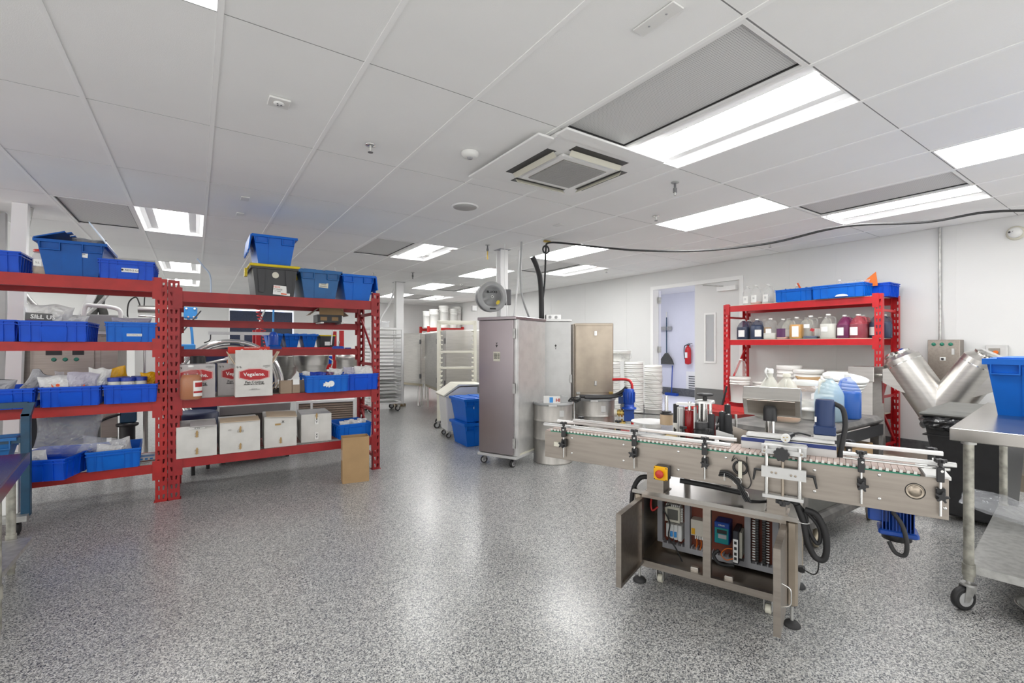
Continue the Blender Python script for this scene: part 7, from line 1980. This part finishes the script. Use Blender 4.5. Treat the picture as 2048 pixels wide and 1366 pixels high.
MB().taper(-0.13, 0.13, 0, 0.4, 0, 0.20, 0.02).build('body', 'tote_black', o); MB().cbox(-0.14, 0.14, -0.01, 0.41, 0.20, 0.225, 0.006).build('lid', 'yellow_lid', o)
B(-0.05, 0.04, 0.006, 0.010, 0.03, 0.10).build('sticker', 'paper', o)
# kettles
def kettle(lab, x, y, r, ztop, hb, tiltx=0.0):
    t = thing('steel_kettle', lab, 'kettle', (x, y, 0))
    b_ = MB().lathe([(0.001, ztop - hb), (r * 0.45, ztop - hb * 0.96), (r * 0.78, ztop - hb * 0.72), (r * 0.92, ztop - hb * 0.45), (r * 0.96, ztop - hb * 0.44), (r, ztop - 0.01), (r * 1.03, ztop), (r * 0.98, ztop), (r * 0.93, ztop - hb * 0.44), (0.001, ztop - hb * 0.9)], n=36).build('bowl', 'steel', t)
    MB().tube([(0, 0, ztop - hb), (0, 0, 0.05)], 0.05, 10).build('pedestal', 'reel_dark', t)
    MB().lathe([(0.25, 0), (0.25, 0.03), (0.06, 0.06)], n=20).build('foot', 'reel_dark', t)
    MB().tube(smooth([(r, 0, ztop - 0.05), (r + 0.06, 0, ztop - 0.10), (r + 0.04, 0, ztop - 0.2)]), 0.010, 6).build('handle', 'chrome', t)
    return t
kettle('steel kettle bowl just right of the open oil carton', 1.21, 8.46, 0.225, 1.17, 0.40)
kettle('wide steel kettle bowl in the middle behind the glove bin', 1.50, 7.80, 0.26, 1.19, 0.34)
t = thing('steel_pot', 'tall cylindrical steel pot with lid behind the right post bin', 'pot', (2.02, 7.65, 0))
MB().lathe([(0.17, 0.80), (0.175, 0.81), (0.175, 1.10), (0.19, 1.115), (0.19, 1.20), (0.16, 1.22), (0.001, 1.23)], n=32).build('body', 'steel', t)
for a in (1, 3, 5): MB().cyl((0.13 * math.cos(a), 0.13 * math.sin(a), 0), (0.13 * math.cos(a), 0.13 * math.sin(a), 0.80), 0.018, n=8).build('leg', 'steel', t)
t = thing('blue_valve', 'blue valve manifold above the cylindrical pot', 'valve', (2.10, 8.6, 0))
MB().cbox(-0.10, 0.10, -0.05, 0.05, 1.24, 1.33, 0.02).build('body', 'pump_blue', t); MB().cyl((0.12, 0, 1.27), (0.22, 0, 1.27), 0.035, n=12).build('cap', 'machine_blue', t)
MB().cyl((0, 0, 0), (0, 0, 1.24), 0.025, n=10).build('post', 'galv', t); MB().cyl((0, 0, 1.33), (0.02, 0, 1.42), 0.012, n=8).build('stem', 'galv', t)
for lab, x in (('small blue bin on a red stand left of the wide kettle', 1.29), ('small blue bin on a red stand left of the cylindrical pot', 1.83)):
    t = thing('parts_stand', lab, 'stand', (x, 8.82 if x < 1.5 else 8.35, 0))
    MB().taper(-0.09, 0.09, -0.1, 0.1, 1.03, 1.16, 0.01).build('bin', 'bin_blue', t); MB().box(-0.08, 0.08, -0.1, 0.1, 0.94, 1.03).build('red_bracket', 'red_bright', t)
    MB().box(-0.02, 0.02, -0.02, 0.02, 0, 0.94).build('post', 'galv', t); B(-0.03, 0.03, -0.105, -0.10, 1.07, 1.11).build('tag', 'paper', t)
# low machines under the racks
t = thing('louvered_unit', 'low white unit with brown horizontal louvres behind the cartons', 'unit', (1.16, 7.05, 0), R(-10))
MB().box(0.0, 0.78, 0.02, 0.7, 0.04, 0.56).build('body', 'white_metal', t)
MB().box(0, 0.03, -0.01, 0.02, 0.04, 0.56).box(0.75, 0.78, -0.01, 0.02, 0.04, 0.56).box(0.03, 0.75, -0.01, 0.02, 0.53, 0.56).box(0.03, 0.75, -0.01, 0.02, 0.04, 0.07).box(0.18, 0.21, -0.01, 0.02, 0.07, 0.53).build('face_frame', 'white_metal', t)
for k in range(14): MB().prism([(-0.002, 0.075 + k * 0.032), (0.018, 0.095 + k * 0.032), (0.018, 0.10 + k * 0.032), (-0.002, 0.08 + k * 0.032)], 0.03, 0.75, 'X').build('louvre', 'grille_brown', t)
B(0.03, 0.75, 0.0175, 0.0195, 0.07, 0.53).build('dark_core', 'grey_body', t)
t = thing('grey_trough_machine', 'dark grey sheet metal machine low behind the white cartons', 'machine', (0.20, 6.15, 0))
MB().cbox(0.0, 0.76, 0.0, 0.6, 0.10, 0.56, 0.006).build('body', 'grey_body', t)
MB().prism([(-0.02, 0.56), (-0.06, 0.66), (0.62, 0.66), (0.62, 0.56)], 0.02, 0.74, 'X').build('hopper_edge', 'reel_grey', t)
B(0.05, 0.12, -0.003, 0, 0.12, 0.16).build('maker_plate', 'alu', t)
for x in (0.04, 0.70):
    for y in (0.04, 0.54): CB(x, x + 0.04, y, y + 0.04, 0, 0.10, 0.003).build('leg', 'black', t)
t = thing('round_black_tank', 'round-bottomed black tank on castors under the right rack', 'tank', (-0.02, 6.0, 0))
MB().lathe([(0.001, 0.07), (0.14, 0.10), (0.21, 0.20), (0.23, 0.34), (0.23, 0.62), (0.20, 0.64)], n=28).build('tank', 'tank_blue', t)
for a in (0.5, 2.6, 4.7): MB().cyl((0.15 * math.cos(a), 0.15 * math.sin(a), 0), (0.15 * math.cos(a), 0.15 * math.sin(a), 0.16), 0.018, n=8).build('foot', 'black', t)

# ================================================================ FAR LEFT FOREGROUND
t = thing('work_table', 'steel work table with worn round leg at the left edge', 'table')
TL = [(-0.66, 2.30), (-0.845, 4.02), (-1.75, 4.02), (-1.75, 2.30)]
MB().prism(TL, 0.665, 0.690, 'Z').build('table_top', 'violet_top', t)
MB().prism([(-0.655, 2.30), (-0.84, 4.025), (-0.850, 4.025), (-0.665, 2.30)], 0.625, 0.692, 'Z').build('edge_band', 'steel_violet', t)
for x, y in ((-0.765, 3.12), (-0.90, 3.93), (-1.6, 3.1)):
    l = MB().cyl((x, y, 0.03), (x, y, 0.665), 0.021, n=18).build('leg', 'galv_worn', t)
    MB().cyl((x, y, 0), (x, y, 0.035), 0.017, n=14).build('foot', 'galv_worn', l)
    MB().cyl((x, y, 0.17), (x, y, 0.235), 0.025, n=18).build('shelf_socket', 'galv_worn', l)
B(-1.70, -0.80, 3.0, 3.90, 0.185, 0.21).build('lower_shelf', 'galv', t)
t = thing('steel_frame_cart', 'dark teal steel frame cart between work table and left rack', 'cart', (0, 0, 0))
yf = 4.72
MB().cbox(-1.035, -0.985, yf, yf + 0.05, 0.12, 0.86, 0.004).build('post', 'teal_steel', t)
MB().prism([(-1.035, 0.84), (-0.985, 0.84), (-0.960, 0.935), (-1.010, 0.935)], yf, yf + 0.05, 'Y').build('bent_top', 'teal_steel', t)
for z in (0.90, 0.65): B(-1.80, -1.0, yf + 0.002, yf + 0.045, z, z + 0.04).build('rail', 'teal_steel', t)
B(-1.80, -0.99, yf - 0.06, yf + 0.03, 0.10, 0.14).build('base_rail', 'galv', t)
MB().cbox(-1.80, -1.75, yf, yf + 0.05, 0.12, 0.93, 0.004).build('post', 'teal_steel', t)
for x in (-1.05, -1.75): MB().lathe([(0.04, -0.015), (0.05, -0.01), (0.05, 0.01), (0.04, 0.015)], (x, yf, 0.05), n=18, axis='X').build('wheel', 'black_rubber', t)
o = make_tote('teal tote held in the teal steel frame cart', 'tote_teal', 0.34, 0.30, 0.22, lid='open'); place(o, -1.24, yf + 0.0, 0.50); o.scale = (1, 0.6, 1)
o = cardbox('white_crate', 'white carton low behind the teal cart post', 0.30, 0.26, 0.34, 'paper', loc=(-1.20, yf + 0.02, 0.14))

# ================================================================ CEILING FIXTURES
t = thing('air_cassette', 'square white ceiling air cassette with grey grille and deflectors', 'air conditioner', (2.405, 2.775, H))
MB().cbox(-0.47, 0.47, -0.47, 0.47, -0.030, 0.0, 0.008).build('panel', 'white_metal', t)
MB().cbox(-0.27, 0.27, -0.27, 0.27, -0.050, -0.028, 0.01).build('centre_frame', 'white_metal', t)
g = B(-0.215, 0.215, -0.215, 0.215, -0.054, -0.050).build('intake_grille', 'ac_grey', t)
sl_ = MB()
for k in range(30): sl_.box(-0.21, 0.21, -0.21 + k * 0.0145, -0.2055 + k * 0.0145, -0.058, -0.054)
sl_.build('grille_slats', 'louver_grey', g)['kind'] = 'stuff'
for k, a in enumerate((0, 90, 180, 270)):
    s_ = B(-0.26, 0.26, -0.40, -0.32, -0.032, -0.0295).build('air_slot', 'black', t); s_.rotation_euler = (0, 0, R(a))
    v_ = B(-0.25, 0.25, 0, 0.040, -0.002, 0.002).build('vane', 'cream', t); v_.location = (0.34 * math.sin(R(a)), -0.34 * math.cos(R(a)), -0.035)
    v_.rotation_euler = (R(-50), 0, R(a))
for (x0, x1, y0, y1) in ((-0.60, -0.47, -0.42, 0.50), (-0.50, 0.45, -0.58, -0.47)):
    MB().cbox(x0, x1, y0, y1, -0.045, -0.030, 0.003).build('air_deflector', 'white_metal', t)
def detector(kind, lab, x, y):
    t = thing(kind, lab, kind.replace('_', ' '), (x, y, H))
    return t
t = detector('smoke_detector', 'round white smoke detector between air cassette and sprinkler', 1.633, 2.94)
MB().lathe([(0.062, 0.0), (0.062, -0.018), (0.050, -0.034), (0.025, -0.038)], n=28).build('base', 'white_plastic', t)
MB().lathe([(0.020, -0.038), (0.018, -0.046), (0.001, -0.047)], n=16).build('sensor', 'duct_grey', t)
t = detector('ceiling_speaker', 'round grey ceiling speaker left of the air cassette', 2.228, 4.114)
MB().lathe([(0.135, 0.0), (0.132, -0.008), (0.118, -0.010)], n=32).build('rim', 'white_metal', t)
MB().lathe([(0.118, -0.006), (0.118, -0.010), (0.001, -0.012)], n=32).build('grille', 'louver_grey', t)
t = detector('motion_sensor', 'square white sensor plate on the tiles at upper left', 0.392, 2.935)
MB().cbox(-0.055, 0.055, -0.055, 0.055, -0.012, 0, 0.003).build('plate', 'white_plastic', t)
MB().lathe([(0.028, -0.012), (0.026, -0.018), (0.001, -0.019)], n=20).build('lens', 'white_metal', t)
for a in (0, 2, 4): MB().lathe([(0.005, -0.0185), (0.005, -0.0200)], (0.012 * math.cos(a), 0.012 * math.sin(a), 0), n=8).build('port', 'reel_dark', t)
t = detector('cover_plate', 'long white blank cover plate at the top of the photo', 1.621, 1.286)
t.rotation_euler = (0, 0, 0)
p = MB().cbox(-0.035, 0.035, -0.105, 0.105, -0.008, 0, 0.002).build('plate', 'white_plastic', t)
for y in (-0.045, 0.045): MB().lathe([(0.005, -0.008), (0.004, -0.010)], (0, y, 0), n=8).build('screw', 'duct_grey', p)
for lab, x, y in (('small white cover plate above the tall blue tote, nearer one', 0.386, 5.059), ('small white cover plate above the tall blue tote, farther one', 0.388, 5.687), ('small white cover plate left of the near column top', 3.098, 6.10),
    ('small white cover plate farther left of the near column top', 2.95, 6.70), ('small white cover plate beyond the round speaker', 3.464, 4.142)):
    t = detector('cover_plate', lab, x, y)
    MB().cbox(-0.035, 0.035, -0.065, 0.065, -0.007, 0, 0.002).build('plate', 'white_plastic', t)
def sprinkler(lab, x, y, big=0):
    t = detector('sprinkler', lab, x, y)
    MB().lathe([(0.036, 0.0), (0.034, -0.006), (0.012, -0.008)], n=20).build('escutcheon', 'chrome', t)
    MB().lathe([(0.009, -0.008), (0.009, -0.035), (0.004, -0.040), (0.004, -0.050)], n=10).build('body', 'galv', t)
    MB().lathe([(0.018, -0.050), (0.018, -0.053)], n=12).build('deflector', 'reel_dark', t)
for lab, x, y in (('chrome sprinkler head left of the smoke detector', 1.002, 3.217), ('chrome sprinkler near the flat panel right of the cassette', 4.088, 3.264), ('sprinkler head over the right rack', 6.482, 3.274),
    ('sprinkler head over the doorway', 6.276, 6.128), ('far sprinkler head left of the far column', 3.427 - 0.6, 8.9), ('far sprinkler behind the grey hose reel', 5.0, 9.4)): sprinkler(lab, x, y)
def drop(lab, x, y, L=0.13, tip='black'):
    t = detector('quick_coupling', lab, x, y)
    MB().lathe([(0.034, 0.0), (0.032, -0.005), (0.010, -0.006)], n=16).build('flange', 'reel_grey', t)
    MB().cyl((0, 0, -0.006), (0, 0, -0.06), 0.010, n=10).cyl((0, 0, -0.05), (0, 0, -0.085), 0.016, n=12).build('coupling', 'reel_dark', t)
    MB().cyl((0, 0, -0.085), (0, 0, -L), 0.009, n=10).build('tip', tip, t)
drop('metal air coupling hanging near the largest ceiling light', 3.379, 2.50, 0.11, 'galv')
drop('black air coupling with brass tip left of the near column', 3.344, 5.523, 0.20, 'brass')
drop('black air coupling hanging beyond the curved light', 3.43, 8.42, 0.12, 'reel_dark')
t = detector('ceiling_hook', 'rusty hook clamp where the black cable meets the ceiling', 3.86, 4.85)
MB().cbox(-0.05, 0.05, -0.02, 0.02, -0.025, 0, 0.004).build('clamp', 'brass', t)
MB().tube(arc((0, 0, -0.04), 0.02, 0, PI * 1.6, 8, 'XZ'), 0.004, 5).build('hook', 'galv', t)
